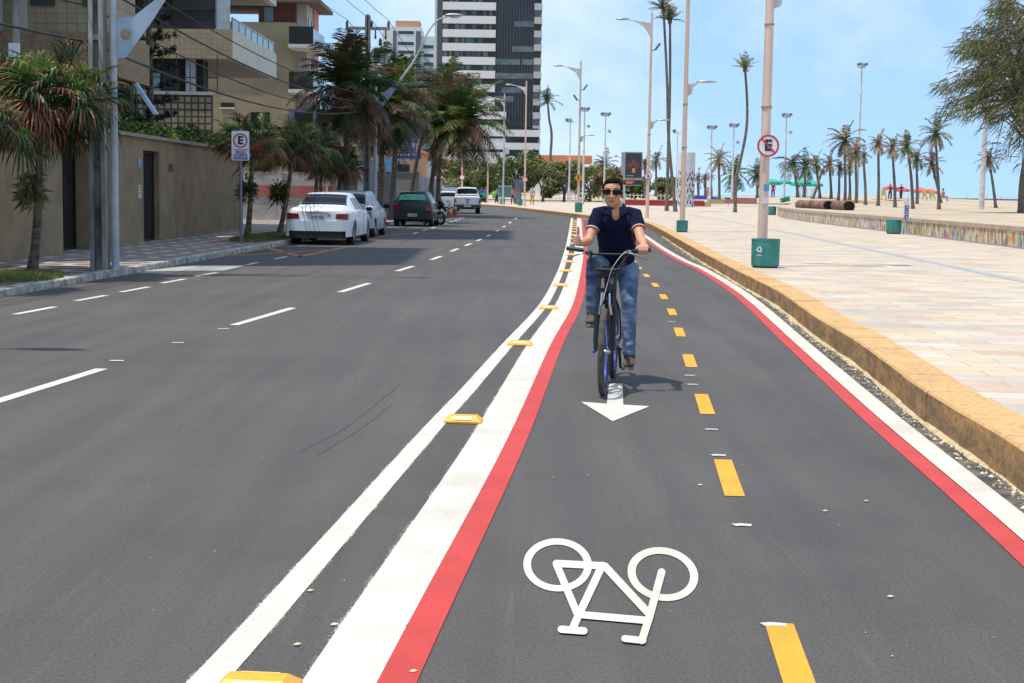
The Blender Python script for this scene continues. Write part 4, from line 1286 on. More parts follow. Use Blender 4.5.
for i, (z0, z1, sg, r) in enumerate(((5.0, 4.9, .45, .02), (4.55, 4.75, .6, .016), (3.95, 4.6, .55, .022), (5.4, 5.2, .4, .014))):
    nm = ['second highest', 'third highest', 'lowest', 'topmost']
    wire((-7.2, 25.2, z0), (-5.8, 58, z1), sg, r, '%s slack cable from the near concrete pole towards the transformer pole' % nm[i])
    wire((-7.3, 25.2, z0), (-9.2, 3, z0 + .8), sg * .7, r, '%s dark cable leaving the near concrete pole to the left' % nm[i])
    wire((-5.8, 58, z1), (-5.5, 100, z1 + .2), sg, r, '%s slack cable beyond the transformer pole' % nm[i])
# awning window panel
aw = thing('awning_panel', 'pale blue tilted awning panel beside the dark garden opening', 'awning', (-10.2, 39.5, 3.5))
mb = MB()
p0, p1 = P(129, 78, 39.5), P(153, 114, 39.0)
mb.slab([p0, p0 + Vector((.11, 0, 0)), p1 + Vector((.11, 0, 0)), p1], (0, 1, 0), .22)
part(mb, 'panel', mat('pale_blue_panel', (.36, .42, .50), rough=.4), aw)
mb = MB(); mb.tube([p0 + Vector((.05, .5, 0)), p0 + Vector((.05, .5, -1.0))], .03, 6); part(mb, 'stay', m_black, aw)
# dark sheet standing in for the shade of the garden void
tag(MB().b2(-14.3, -12.5, 48.5, 49, ZS, 5.4).build('void_shade_sheet', m_dark), 'dark sheet standing in for the shaded garden void left of the hedge', 'wall')

# parking sign on the left
ps = thing('parking_sign', 'white rectangular parking sign with red ringed letter E on a thin post', 'sign', (G(241, 243.5, ZS).x, G(241, 243.5, ZS).y, ZS))
Yp = ps.location.y
sc_ = F / Yp
zt_, zb_ = P(242, 131, Yp).z - ZS, P(242, 160.5, Yp).z - ZS
wd = 17.5 / sc_ / 2
def rrect(x0, x1, z0, z1, r, y, n=5):
    out = []
    for cx, cz, a0 in ((x1 - r, z1 - r, 0), (x0 + r, z1 - r, 90), (x0 + r, z0 + r, 180), (x1 - r, z0 + r, 270)):
        for k in range(n + 1):
            a = R(a0 + 90 * k / n)
            out.append((cx + r * math.cos(a), y, cz + r * math.sin(a)))
    return out
def ring(mb, cx, cz, ro, ri, y, n=32, th=.003):
    v, fs = [], []
    for k in range(n):
        a = 2 * PI * k / n
        for rr, yy in ((ro, y), (ri, y), (ro, y + th), (ri, y + th)):
            v.append((cx + rr * math.cos(a), yy, cz + rr * math.sin(a)))
    for k in range(n):
        a, b_ = 4 * k, 4 * ((k + 1) % n)
        fs += [(a, a + 1, b_ + 1, b_), (a, b_, b_ + 2, a + 2), (a + 1, a + 3, b_ + 3, b_ + 1)]
    mb.add(v, fs)
mb = MB(); mb.tube([(0, 0, 0), (0, 0, zt_ + .06)], .035, 10); mb.build('post', mat('post_dark_grey', (.16, .17, .19), rough=.5), ps, smooth=True)
mb = MB(); mb.slab(rrect(-wd, wd, zb_, zt_, .04, -.045), (0, 1, 0), .006); pl = mb.build('plate', m_signw, ps)
cz = zt_ - wd - .02
mb = MB(); ring(mb, 0, cz, wd * .83, wd * .66, -.050); mb.build('red_ring', m_signr, ps)
text('E', wd * 1.25, m_text, ps, (0, -.049, cz), (R(90), 0, 0), bold=.012)
zl = cz - wd - .02
mb = MB(); mb.b2(-wd * .82, wd * .82, -.05, -.046, zl, zl + .025); mb.b2(-wd * .82, wd * .82, -.05, -.046, zb_ + .025, zb_ + .05); mb.build('red_line', mat('sign_faded_red', (.55, .16, .15), rough=.5), ps)
for i, s_ in enumerate(('VEÍCULO', 'AUTOMOTOR', 'PARTICULAR')):
    text(s_, .085, m_textblue, ps, (0, -.049, zl - .055 - i * .072), (R(90), 0, 0), width=wd * (1.2 if i == 0 else 1.65), bold=.003)

# ================================================================ BEACH, WALL, FAR GROUND
WL = [(11.6, -10), (12.0, 0), (12.4, 15), (13.0, 30), (13.5, 38.9), (14.1, 53), (15.0, 77), (16.9, 95), (20.5, 112), (27, 130), (40, 150)]
WLs = spl([Vector((x, y, 0)) for x, y in WL], 8)
def sand_z(x, y):
    s = max(0, min(1, (y - 60) / 130))
    z = 0.79 + 0.50 * s * s * (3 - 2 * s)
    z += 0.10 * noise.noise(Vector((x * .07, y * .05, 0))) * min(1, y / 60)
    z += 0.85 * math.exp(-(((x - 24) / 7) ** 2 + ((y - 131) / 9) ** 2))
    z += 0.5 * math.exp(-(((x - 45) / 12) ** 2 + ((y - 190) / 14) ** 2))
    return z
def Gs(px, py):
    d = ray(px, py)
    t = 20.0
    while t < 320:
        p = Vector((d.x * t, d.y * t, H0 + d.z * t))
        if p.z <= sand_z(p.x, p.y): return p
        t += .5
    t = 190.0
    x, y = d.x * t, d.y * t
    return Vector((x, y, sand_z(x, y)))
ysb = [-10 + 4 * i for i in range(41)]
mb = MB()
rows = []
for y in ysb:
    x0 = xat(WLs, y) + .25
    row = []
    for k in range(44):
        x = x0 + (k / 43.0) ** 1.8 * (330 - x0)
        row.append(Vector((x, y, sand_z(x, y) if k else 0.79)))
    rows.append(row)
v = [p for r_ in rows for p in r_]
fs = [(i * 44 + k, i * 44 + k + 1, (i + 1) * 44 + k + 1, (i + 1) * 44 + k) for i in range(len(rows) - 1) for k in range(43)]
mb.add(v, fs)
# far part, reaching to the left behind the promenade
rows = []
for y in [150 + 6 * i for i in range(26)]:
    row = []
    for k in range(60):
        lo = 40 if y < 215 else -110
        x = lo + k / 59.0 * (330 - lo)
        z = sand_z(x, y)
        if y >= 215 and x < 40: z = 0.3 + (z - .3) * min(1, (y - 213) / 60)
        row.append(Vector((x, y, z)))
    rows.append(row)
v = [p for r_ in rows for p in r_]
fs = [(i * 60 + k, i * 60 + k + 1, (i + 1) * 60 + k + 1, (i + 1) * 60 + k) for i in range(len(rows) - 1) for k in range(59) if rows[i][0].x == rows[i + 1][0].x]
mb.add(v, fs)
struct(mb.build('beach', m_sand, smooth=True), 'pale orange beach sand beyond the promenade')
# mosaic retaining wall
m_mos = mat('mosaic_wall_tiles', (0.5, 0.4, 0.3), rough=0.5)
t, b = nodes_of(m_mos)
c = N(t, 'ShaderNodeTexCoord')
mp_ = N(t, 'ShaderNodeMapping', Scale=(1, 0.62, 0.26))
t.links.new(c.outputs['Object'], mp_.inputs[0])
vo = N(t, 'ShaderNodeTexVoronoi', Scale=14.0)
t.links.new(mp_.outputs[0], vo.inputs['Vector'])
sx = N(t, 'ShaderNodeSeparateColor')
t.links.new(vo.outputs['Color'], sx.inputs[0])
rr = t.nodes.new('ShaderNodeValToRGB'); rr.color_ramp.interpolation = 'CONSTANT'
cols = [(.55, .50, .40), (.50, .20, .05), (.60, .55, .48), (.16, .25, .10), (.60, .40, .08), (.12, .20, .34), (.55, .48, .36), (.40, .06, .05), (.22, .40, .42), (.62, .58, .52), (.50, .30, .07)]
els = rr.color_ramp.elements
els[0].color = (*cols[0], 1); els[1].position = 1 / len(cols); els[1].color = (*cols[1], 1)
for i in range(2, len(cols)):
    e = els.new(i / len(cols)); e.color = (*cols[i], 1)
t.links.new(sx.outputs[0], rr.inputs[0])
t.links.new(rr.outputs[0], b.inputs['Base Color'])
rw = thing('mosaic_wall', 'low retaining wall with colourful mosaic face and stone cap along the sand', 'wall', (13.5, 45, 0.236))
Wq = [p for p in WLs]
mb = MB()
Lr = [(p.x, p.y, .236) for p in Wq]; Lt = [(p.x, p.y, .70) for p in Wq]; Lb = [(p.x + .3, p.y, .70) for p in Wq]
mb.ribbon(Lr, Lt); mb.ribbon(Lt, Lb)
part(mb, 'mosaic_face', m_mos, rw)
mb = MB()
a1 = [(p.x - .03, p.y, .702) for p in Wq]; a2 = [(p.x - .03, p.y, .82) for p in Wq]; a3 = [(p.x + .42, p.y, .82) for p in Wq]; a4 = [(p.x + .42, p.y, .702) for p in Wq]
mb.ribbon(a1, a2); mb.ribbon(a2, a3); mb.ribbon(a3, a4); mb.ribbon(a4, a1)
part(mb, 'stone_cap', mat('cap_stone', (.42, .32, .26), rough=.85, var=.15, scale=2), rw)
mb = MB()
b1 = [(p.x - .012, p.y, .237) for p in Wq]; b2_ = [(p.x - .012, p.y, .275) for p in Wq]
mb.ribbon(b1, b2_); mb.ribbon(b2_, [(p.x, p.y, .275) for p in Wq])
part(mb, 'tile_border', mat('tile_border_lilac', (.30, .28, .42), rough=.6), rw)

# ================================================================ VEGETATION BUILDERS
def frond(mb, c, az, el, Lf, droop, nl=22, ll=.5, lw=.035, wind=(0, 0), mats=(0, 1), tipbrown=.25, curl=.3, fwd=.9, seg=1, rach=True):
    """feather frond: curved rachis and two rows of leaflets (real strips)"""
    p = Vector(c)
    d = Vector((math.cos(az) * math.cos(el), math.sin(az) * math.cos(el), math.sin(el)))
    n = nl
    st = Lf / n
    pts = [p.copy()]
    for i in range(n):
        t = (i + 1) / n
        d = d + Vector((wind[0], wind[1], -droop * (0.3 + t))) * (st / max(Lf, .1)) * 1.2
        d.normalize()
        p = p + d * st
        pts.append(p.copy())
    base_m = random.choice(mats)
    if rach:
        mb.m = base_m
        mb.tube([pts[0], pts[n // 3], pts[2 * n // 3], pts[-1]], [Lf * .012, Lf * .008, Lf * .006, Lf * .002], 3, cap=False)
    for i in range(1, n + 1):
        t = i / n
        a = (pts[i] - pts[i - 1]).normalized()
        side = a.cross(Vector((0, 0, 1)))
        if side.length < .05: side = Vector((math.sin(az), -math.cos(az), 0))
        side.normalize()
        up = side.cross(a)
        L_ = ll * math.sin(PI * (0.12 + 0.80 * t)) ** .6 * random.uniform(.8, 1.1)
        for s_ in (-1, 1):
            dirn = (side * s_ + a * fwd * random.uniform(.8, 1.2) + up * random.uniform(-.05, .25) + Vector((0, 0, -curl * random.uniform(.5, 1.5))) + Vector((wind[0], wind[1], 0)) * .6).normalized()
            q = pts[i - 1].lerp(pts[i], random.random())
            mid = q + dirn * L_ * .55
            tip = q + dirn * L_ + Vector((0, 0, -curl * L_ * .5)) + Vector((wind[0], wind[1], 0)) * L_ * .3
            wv = a * lw * .5
            mb.m = base_m
            if t > 1 - tipbrown * random.random() * 1.6: mb.m = mats[-1]
            mb.add([q - wv * .6, q + wv * .6, mid + wv, mid - wv, tip], [(0, 1, 2, 3), (3, 2, 4)])
def palm(label, name, base, top, trunk_r=.14, nf=26, Lf=2.3, ll=.55, nl=22, wind=(-.35, 0), mid=None, mats=None, slots=(0, 0, 1, 3), el=(-.5, 1.35), droop=1.1, bark=None, tuft=None, group=None, boots=True, lw=.045, extra=None, cat='palm tree', ntr=10):
    base, top = Vector(base), Vector(top)
    t_ = thing(name, label, cat, base, group=group)
    pts = [Vector((0, 0, -.05))]
    if mid:
        pts += [Vector(m_) - base for m_ in mid]
    pts.append(top - base)
    cur = spl(pts, 6) if len(pts) > 2 else [pts[0].lerp(pts[1], k / 6) + Vector((math.sin(k * .9) * trunk_r * .25, 0, 0)) * (0 if k in (0, 6) else 1) for k in range(7)]
    rad = [trunk_r * (1.35 if i == 0 else 1.0 - .35 * i / (len(cur) - 1)) * random.uniform(.94, 1.06) for i in range(len(cur))]
    mb = MB(); mb.tube(cur, rad, ntr)
    mb.build('trunk', bark or m_bark, t_, smooth=True)
    c = top - base
    mb = MB()
    if boots:
        mb.m = 6
        mb.ell(c + Vector((0, 0, -trunk_r * .8)), (trunk_r * 1.25, trunk_r * 1.25, trunk_r * 2.0), 8, 6)
    for k in range(nf):
        az = k * 2.39996 + random.uniform(-.3, .3)
        f = (k + .5) / nf
        e = el[1] + (el[0] - el[1]) * f + random.uniform(-.15, .15)
        sl_ = slots if f < .8 else (slots[0], slots[1], slots[-1])
        frond(mb, c + Vector((0, 0, random.uniform(-.1, .1) * Lf * .3)), az, e, Lf * random.uniform(.75, 1.08), droop * random.uniform(.8, 1.2), nl, ll, lw, wind, sl_ if isinstance(sl_, tuple) else tuple(sl_))
    mb.build('crown', mats or [l_green, l_dark, l_light, l_brown, l_rust, l_tan, m_bark], t_, recalc=False)
    if tuft:
        tz, tr, tm = tuft
        mb = MB()
        for _ in range(260):
            a, e = random.uniform(0, 2 * PI), random.gauss(.1, .6)
            d = Vector((math.cos(a) * math.cos(e), math.sin(a) * math.cos(e), math.sin(e)))
            r0, r1 = tr * random.uniform(.1, .5), tr * random.uniform(.7, 1.15)
            o_ = Vector((0, 0, tz + random.gauss(0, tr * .35)))
            s_ = d.cross(Vector((0, 0, 1))).normalized() * .014
            q = o_ + d * r1 + Vector((random.gauss(0, .05), random.gauss(0, .05), random.gauss(-.06, .05)))
            mb.add([o_ + d * r0 - s_, o_ + d * r0 + s_, (o_ + d * (r0 + r1) / 2) + s_ + Vector((0, 0, .02)), q], [(0, 1, 2, 3)])
        mb.build('tuft', tm, t_, recalc=False)
    return t_
def crown_tree(label, name, base, h, rx, rz, n=2600, ls=.16, mats=None, trunk_r=.16, group=None, seed=0, clumps=22, bark=None, cat='tree', squash=1.0, zc=None, lim=None):
    random.seed(seed)
    base = Vector(base)
    t_ = thing(name, label, cat, base, group=group)
    zc = zc or (h - rz * .95)
    cl = []
    for k in range(clumps):
        a, u = random.uniform(0, 2 * PI), random.random() ** .5
        zz = random.uniform(-.75, .9)
        rr = math.sqrt(max(0, 1 - zz * zz)) * (0.35 + .6 * u)
        cl.append((Vector((math.cos(a) * rr * rx, math.sin(a) * rr * rx * squash, zc + zz * rz * .85)), random.uniform(.25, .48) * min(rx, rz * 1.4)))
    mb = MB()
    mb.tube([(0, 0, -.05), (random.uniform(-.1, .1), 0, h * .25), (random.uniform(-.2, .2), 0, zc - rz * .3), (0, 0, zc)], [trunk_r * 1.3, trunk_r, trunk_r * .75, trunk_r * .3], 8)
    for c_, r_ in cl[::2]:
        mb.tube([(0, 0, zc - rz * .9 + random.random() * rz * .4), c_.lerp(Vector((0, 0, zc)), .5), c_], [trunk_r * .5, trunk_r * .3, trunk_r * .1], 5)
    mb.build('trunk', bark or m_barkg, t_, smooth=True)
    mb = MB()
    nm = len(mats)
    for k in range(n):
        c_, r_ = cl[k % len(cl)]
        d = Vector((random.gauss(0, 1), random.gauss(0, 1), random.gauss(0, 1)))
        d.normalize()
        p = c_ + Vector((d.x, d.y, d.z * .75)) * r_ * random.uniform(.55, 1.1)
        u = Vector((random.gauss(0, 1), random.gauss(0, 1), random.gauss(0, .6))); u.normalize()
        w = u.cross(d)
        if w.length < .1: continue
        w.normalize()
        s_ = ls * random.uniform(.6, 1.3)
        mb.m = (k % len(cl)) % nm if random.random() < .7 else random.randrange(nm)
        mb.add([p - u * s_, p + w * s_ * .45, p + u * s_, p - w * s_ * .45], [(0, 1, 2, 3)])
    mb.build('crown', mats, t_, recalc=False)
    return t_

def fan_crown(mb, c, Rc, nf, L0, flat=.8, brown=.35, wind=(-.15, 0)):
    for k in range(nf):
        az = k * 2.39996 + random.uniform(-.3, .3)
        u = (k + .5) / nf
        el_ = math.asin(max(-1, min(1, 1 - 1.62 * u))) + random.uniform(-.12, .12)
        d = Vector((math.cos(az) * math.cos(el_), math.sin(az) * math.cos(el_), math.sin(el_)))
        pos = c + Vector((d.x, d.y, d.z * flat)) * Rc * random.uniform(.30, .68)
        mb.m = 0
        mb.tube([c, c.lerp(pos, .6) + Vector((0, 0, .08)), pos], .012, 3, cap=False)
        side = d.cross(Vector((0, 0, 1)))
        if side.length < .1: side = Vector((1, 0, 0))
        side.normalize(); up = side.cross(d)
        roll = random.uniform(-.7, .7)
        s2_ = (side * math.cos(roll) + up * math.sin(roll))
        old = u > .45 and random.random() < brown * 1.6
        bm_ = random.choice((0, 0, 1, 2)) if u < .5 else random.choice((0, 1, 1, 0))
        if old: bm_ = random.choice((3, 4))
        L_ = L0 * random.uniform(.8, 1.15)
        nb = 17
        for j in range(nb):
            a = (j / (nb - 1) - .5) * R(165) + random.uniform(-.04, .04)
            dr = (d * math.cos(a) + s2_ * math.sin(a)).normalized() + Vector((wind[0], wind[1], 0)) * .5
            l2 = L_ * (1 - .28 * abs(a) / R(82))
            w = dr.cross(Vector((random.gauss(0, .4), random.gauss(0, .4), 1))).normalized() * L0 * .028
            p1_ = pos + dr * l2 * .5 + Vector((0, 0, -.03 * l2))
            p2_ = pos + dr * l2 * .82 + Vector((wind[0] * .1, 0, -.20 * l2))
            p3_ = pos + dr * l2 * .98 + Vector((wind[0] * .25, 0, -.48 * l2))
            mb.m = bm_
            mb.add([pos - w * .4, pos + w * .4, p1_ + w, p1_ - w], [(0, 1, 2, 3)])
            if random.random() < brown: mb.m = random.choice((3, 4, 4))
            mb.add([p1_ - w, p1_ + w, p2_ + w * .7, p2_ - w * .7, p3_], [(0, 1, 2, 3), (3, 2, 4)])
# ---------------------------------------------------------------- bushy palms on the left pavement
random.seed(4)
def on(px, py, z=ZS): return G(px, py, z)
bp_ = dict(name='fan_palm', trunk_r=.085, boots=True, droop=1.35, slots=(0, 1, 1, 2, 1, 0, 4), group='low bushy palms on the left pavement', ntr=8)
def bushy(label, bx, by, tx, ty, Lf, nf, tuft=None, dx=0, **kw):
    b_ = on(bx, by)
    tp = P(tx, ty, b_.y + dx)
    k = dict(bp_); k.update(kw)
    k.setdefault('el', (-.7, 1.3))
    # compact crown: fronds of about Lf with long dense leaflets
    k.pop('el'); k.pop('slots')
    for q in ('droop',): k.pop(q)
    t_ = palm(label, base=b_, top=tp, nf=0, tuft=tuft, **k)
    cr_ = [o for o in t_.children if o.name.startswith('crown')][0]
    bpy.data.objects.remove(cr_)
    mb = MB()
    c_ = tp - b_
    # several heads of fans make the rounded uneven crown
    for q in range(5):
        a = q * 1.257 + random.uniform(-.3, .3)
        o_ = Vector((math.cos(a) * Lf * .30, math.sin(a) * Lf * .30, random.uniform(-.16, .22) * Lf)) if q else Vector((0, 0, Lf * .12))
        fan_crown(mb, c_ + o_, Lf * .62, int(nf * .46), Lf * .36, brown=.16 if q % 2 else .38)
    mb.build('crown', [l_green, l_dark, l_light, l_brown, l_rust], t_, recalc=False)
    return t_
bushy('bushy palm with rusty frond tips and pale tuft, nearest on the left', 32, 271, 44, 118, 1.85, 74, tuft=(1.32, .30, l_pale), slots=(0, 0, 1, 2, 0, 0, 4), el=(-.75, 1.15))
bushy('bushy rusty palm cut off by the left edge of the photo', -42, 284, -34, 128, 1.3, 40)
bushy('bushy dark palm directly behind the white parking sign', 247, 237.5, 254, 146, 1.6, 40, tuft=(1.35, .34, l_olive))
bushy('bushy palm with curved trunk just left of the white car', 279, 234, 296, 146, 1.7, 40, tuft=(1.25, .36, l_olive))
bushy('bushy palm standing directly behind the white car roof', 313, 229, 319, 150, 1.55, 34)
bushy('rusty bushy palm over the silver car, last of the low palms', 336, 226, 341, 168, 1.6, 34, slots=(1, 0, 4, 4))
bushy('small fresh green palm between the rusty ones above the white car', 323, 229, 321, 176, .8, 20, slots=(2, 2, 0, 2))
# ---------------------------------------------------------------- coconut palms on the left
random.seed(9)
cp = dict(name='coconut_palm', trunk_r=.15, nf=58, ll=.88, nl=34, lw=.06, slots=(1, 0, 1, 0, 3), droop=1.25, el=(-1.0, 1.45), group='tall coconut palms on the left pavement', wind=(-.05, -.1))
def coco(label, base, top, Lf, mid=None, **kw):
    k = dict(cp); k.update(kw)
    return palm(label, base=base, top=top, Lf=Lf, mid=mid, **k)
coco('tall coconut palm in front of the transformer pole, ragged against the sky', P(346, 224, 57), P(347, 88, 57), 2.45)
coco('coconut palm with trunk rising behind the silver car windscreen', P(378, 220.6, 64), P(384, 112, 64), 2.3)
coco('coconut palm with bare ringed trunk between silver and green cars', P(390, 218.8, 70), P(399, 98, 70), 2.6, slots=(0, 2, 1, 3, 1))
coco('coconut palm leaning right over the dark green car', P(409, 210, 92), P(441, 100, 92), 3.0, mid=[P(413, 180, 92), P(422, 140, 92)], slots=(0, 2, 3, 1))
coco('left of the two dark trunked palms beside the motorcycle', P(427, 212, 88), P(449, 118, 88), 2.9, mid=[P(432, 180, 88), P(438, 150, 88)])
coco('right of the two dark trunked palms beside the motorcycle', P(438, 213, 86), P(464, 122, 86), 3.2, mid=[P(438.5, 180, 86), P(442, 148, 86)], slots=(1, 0, 2, 3))
# ---------------------------------------------------------------- conifer in the garden
random.seed(31)
tcn = thing('norfolk_pine', 'dark conifer with clumped level branches behind the near concrete pole', 'tree', (-12.8, 52, ZS))
mb = MB(); mb.tube([(0, 0, 0), (.1, 0, 5), (0, 0, 10.5)], [.16, .12, .05], 8); mb.build('trunk', m_bark, tcn)
mb = MB()
for lv in range(15):
    z = 2.6 + lv * .55
    Lb_ = 1.35 * (1 - lv * .035) * random.uniform(.8, 1.1)
    for k in range(6):
        a = k * PI / 3 + lv * .5 + random.uniform(-.2, .2)
        e = Vector((math.cos(a) * Lb_, math.sin(a) * Lb_, .12))
        o_ = Vector((0, 0, z))
        mb.m = 1
        mb.tube([o_, o_ + e * .6, o_ + e + Vector((0, 0, .12))], [.03, .02, .012], 4, cap=False)
        for j in range(3):
            cc = o_ + e * (.5 + .25 * j) + Vector((0, 0, .04 + .05 * j))
            for _ in range(42):
                mb.m = 0
                d = Vector((random.gauss(0, 1), random.gauss(0, 1), random.gauss(0, 1))).normalized()
                p = cc + d * .13 * random.uniform(.3, 1.2)
                u = Vector((random.gauss(0, 1), random.gauss(0, 1), random.gauss(0, 1))).normalized()
                w = u.cross(d)
                mb.add([p - u * .07, p + w * .03, p + u * .07, p - w * .03], [(0, 1, 2, 3)])
mb.build('crown', [leaf('pine_dark', (.014, .026, .012)), m_bark], tcn, recalc=False)
# ---------------------------------------------------------------- hedge on the wall
random.seed(14)
def hedge(label, x0, x1, y0, y1, z0, z1, n, mats, name='hedge', ls=.07, cat='hedge'):
    mb = MB()
    cx = (x0 + x1) / 2
    for _ in range(n):
        y = random.uniform(y0, y1)
        u = random.random()
        a = random.uniform(0, PI)
        hh = (z1 - z0) * (.75 + .35 * noise.noise(Vector((y * .8, 3, 0))))
        p = Vector((cx + math.cos(a) * (x1 - x0) / 2 * random.uniform(.7, 1.05), y, z0 + math.sin(a) * hh * random.uniform(.75, 1.05)))
        u = Vector((random.gauss(0, 1), random.gauss(0, 1), random.gauss(0, .7))).normalized()
        w = u.cross(Vector((random.gauss(0, 1), random.gauss(0, 1), random.gauss(0, 1)))).normalized()
        s_ = ls * random.uniform(.6, 1.3)
        mb.m = random.randrange(len(mats))
        mb.add([p - u * s_, p + w * s_ * .5, p + u * s_, p - w * s_ * .5], [(0, 1, 2, 3)])
    # woody core
    t_ = thing(name, label, cat, (cx, (y0 + y1) / 2, z0))
    part(mb, 'foliage', mats, t_)
    mb = MB()
    k = y0 + .2
    while k < y1:
        mb.tube([(cx, k, z0 - .1), (cx + .1, k + .1, z0 + (z1 - z0) * .7)], .025, 4); k += .45
    part(mb, 'stems', m_bark, t_)
    return t_
hedge('clipped green hedge planted along the top of the beige wall', XW - 1.3, XW - .2, 37, 50, 2.6, 3.45, 9000, [l_green, l_tree, l_dark, l_green, leaf('hedge_flower', (.35, .34, .04))])
hedge('dark rounded shrub at the foot of the conifer behind the wall', -11.6, -10.6, 39.8, 43.5, 2.7, 3.9, 3500, [l_dark, leaf('pine_dark', (.014, .026, .012))], name='shrub', cat='shrub')
# grass patches
def grass(name, label, cx, cy, rx, ry, n, seed):
    random.seed(seed)
    mb = MB()
    for _ in range(n):
        a, u = random.uniform(0, 2 * PI), random.random() ** .5
        x, y = cx + math.cos(a) * u * rx, cy + math.sin(a) * u * ry
        h = random.uniform(.03, .11)
        b_ = random.uniform(0, PI)
        dx, dy = math.cos(b_) * .01, math.sin(b_) * .01
        mb.m = random.choice((0, 0, 1))
        mb.add([(x - dx, y - dy, ZS), (x + dx, y + dy, ZS), (x + random.gauss(0, .03), y + random.gauss(0, .03), ZS + h)], [(0, 1, 2)])
    o = mb.build(name, [leaf('grass_green', (.10, .15, .03)), leaf('grass_dry', (.22, .20, .08))], recalc=False)
    tag(o, label, 'grass', kind='stuff')
    return o
grass('grass', 'patch of short grass around the nearest left palm', -7.75, 22.6, .8, 1.3, 5000, 1)
grass('grass', 'patch of short grass at the kerb near the left edge', -7.75, 19.2, .7, 1.2, 4000, 2)
grass('grass', 'patch of short grass around the palms by the white car', -7.15, 43.0, .75, 4.2, 7000, 3)
soil = mat('planter_soil', (.22, .12, .08), rough=.95, var=.3, scale=5)
mb = MB(); mb.b2(-8.55, -7.2, 18.0, 24.2, ZS - .01, ZS + .006); mb.b2(-7.9, -6.5, 38.5, 47.5, ZS - .01, ZS + .006)
struct(mb.build('planting_strip', soil), 'bare soil planting strip in the left pavement')

# ---------------------------------------------------------------- beach palms (right)
random.seed(77)
bc = dict(name='beach_palm', nf=22, nl=18, slots=(5, 0, 3, 3, 5), droop=1.25, el=(-1.1, 1.35), wind=(-.35, -.1), bark=m_barkg, ntr=7)
def beachpalm(label, bx, by, tx, ty, Rpx, base=None, mid=None, tr=.13, **kw):
    b_ = base if base is not None else Gs(bx, by)
    Y = b_.y
    tp = P(tx, ty, Y)
    Lf = Rpx * Y / F * 1.3
    k = dict(bc); k.update(kw)
    md = [P(m_[0], m_[1], Y) for m_ in mid] if mid else None
    return palm(label, base=b_, top=tp, Lf=Lf, ll=Lf * .30, lw=Lf * .045, trunk_r=tr * Y / 100 * .62 + .03, mid=md, **k)
beachpalm('tallest palm of the left cluster on the sand, wide drooping crown', 845, 202, 845, 140, 18, slots=(0, 5, 3))
beachpalm('palm touching the right side of the tallest cluster palm', 856, 203.5, 856, 152, 12)
beachpalm('palm with a dark lump under its crown by the high mast', 865.5, 205, 864, 155, 9, nf=12)
beachpalm('slender brown crowned palm above the pink umbrellas left end', 878, 206, 879, 143, 11)
beachpalm('slender palm leaning slightly right over the pink umbrellas', 895, 207.5, 893, 147, 12)
beachpalm('green topped palm left of a pair, leaning left at the top', 913, 209, 907, 146, 14, slots=(0, 2, 3, 5), mid=[(911, 175)])
beachpalm('shorter palm of the pair right of the pink umbrellas middle', 917, 204, 917, 158, 11, slots=(0, 2, 3))
beachpalm('tall isolated palm at the right end of the pink umbrellas', 939, 209.5, 936, 133, 16, slots=(5, 0, 3))
beachpalm('short palm half hidden behind the tall isolated palm', 941, 203, 932, 163, 12, slots=(3, 5, 3))
beachpalm('palm with drooping dead fronds right of the pale mast', 996, 208, 989, 160, 12, slots=(3, 5, 3, 3), mid=[(993, 185)])
beachpalm('leftmost short palm above the green umbrellas edge', 820, 198.5, 816, 162, 10)
beachpalm('second short palm from the green umbrellas edge', 831, 199, 830, 163, 10, slots=(0, 5, 3))
beachpalm('third short palm from the green umbrellas, leaning trunk', 838, 201, 840, 167, 8)
beachpalm('small palm just behind the tallest cluster palm', 849.5, 200.5, 850, 166, 8)
beachpalm('bare leaning palm trunk above the rusty pipes', 812, 199, 823, 170, 6, nf=6)
beachpalm('fresh green palm between the mural column and bent palm', 719, 199, 719, 159, 13, base=P(719, 199, 140), slots=(2, 0, 5))
beachpalm('low drooping palm behind the tall bent palm', 733, 197, 735, 173, 17, base=P(733, 197.2, 170), slots=(0, 5, 0))
beachpalm('dark palm partly hidden behind the pale sign pole', 757, 197.5, 757, 174, 13, base=P(757, 197.6, 175), slots=(1, 0, 5))
beachpalm('big windblown palm standing over the green umbrellas', 798, 195.5, 793, 162, 17, base=P(798, 197, 150), slots=(0, 1, 3), el=(-.9, 1.0), nf=18)
beachpalm('dark smaller palm right of the big windblown palm', 804, 195.5, 806, 166, 14, base=P(804, 197, 155), slots=(1, 1, 0))
for i, (x, y, r_) in enumerate(((698, 178, 8), (705, 177, 8), (711, 176, 6))):
    beachpalm(['leftmost of three tan dry palms behind the mural column', 'middle of three tan dry palms behind the mural column', 'rightmost of three tan dry palms behind the mural column'][i], x, 197, x, y, r_, base=P(x, 197.5, 190), slots=(5, 5, 3), nf=14)
pz = G(735, 212.3, .24)
beachpalm('very tall palm with bent trunk and tiny windswept crown', 0, 0, 745, 68, 13, base=pz, mid=[(736, 179), (741, 158), (746.5, 128), (747, 100)], nf=12, el=(.1, 1.5), tr=.15, slots=(2, 0, 5), wind=(-.3, 0), droop=.7)
p1, p2 = G(666.6, 211, .24), G(675.4, 211.6, .24)
beachpalm('left base of the two crossing tall palm trunks right of the cyclist', 0, 0, 670, 20, 14, base=p1, mid=[(668.5, 140), (670, 80)], nf=14, tr=.15, el=(.2, 1.5), slots=(0, 1, 5), droop=.7)
beachpalm('right base of the two crossing tall palm trunks right of the cyclist', 0, 0, 663.5, 9, 14, base=p2, mid=[(668.8, 140), (667, 80)], nf=14, tr=.15, el=(.0, 1.5), slots=(0, 1, 5), droop=.9)
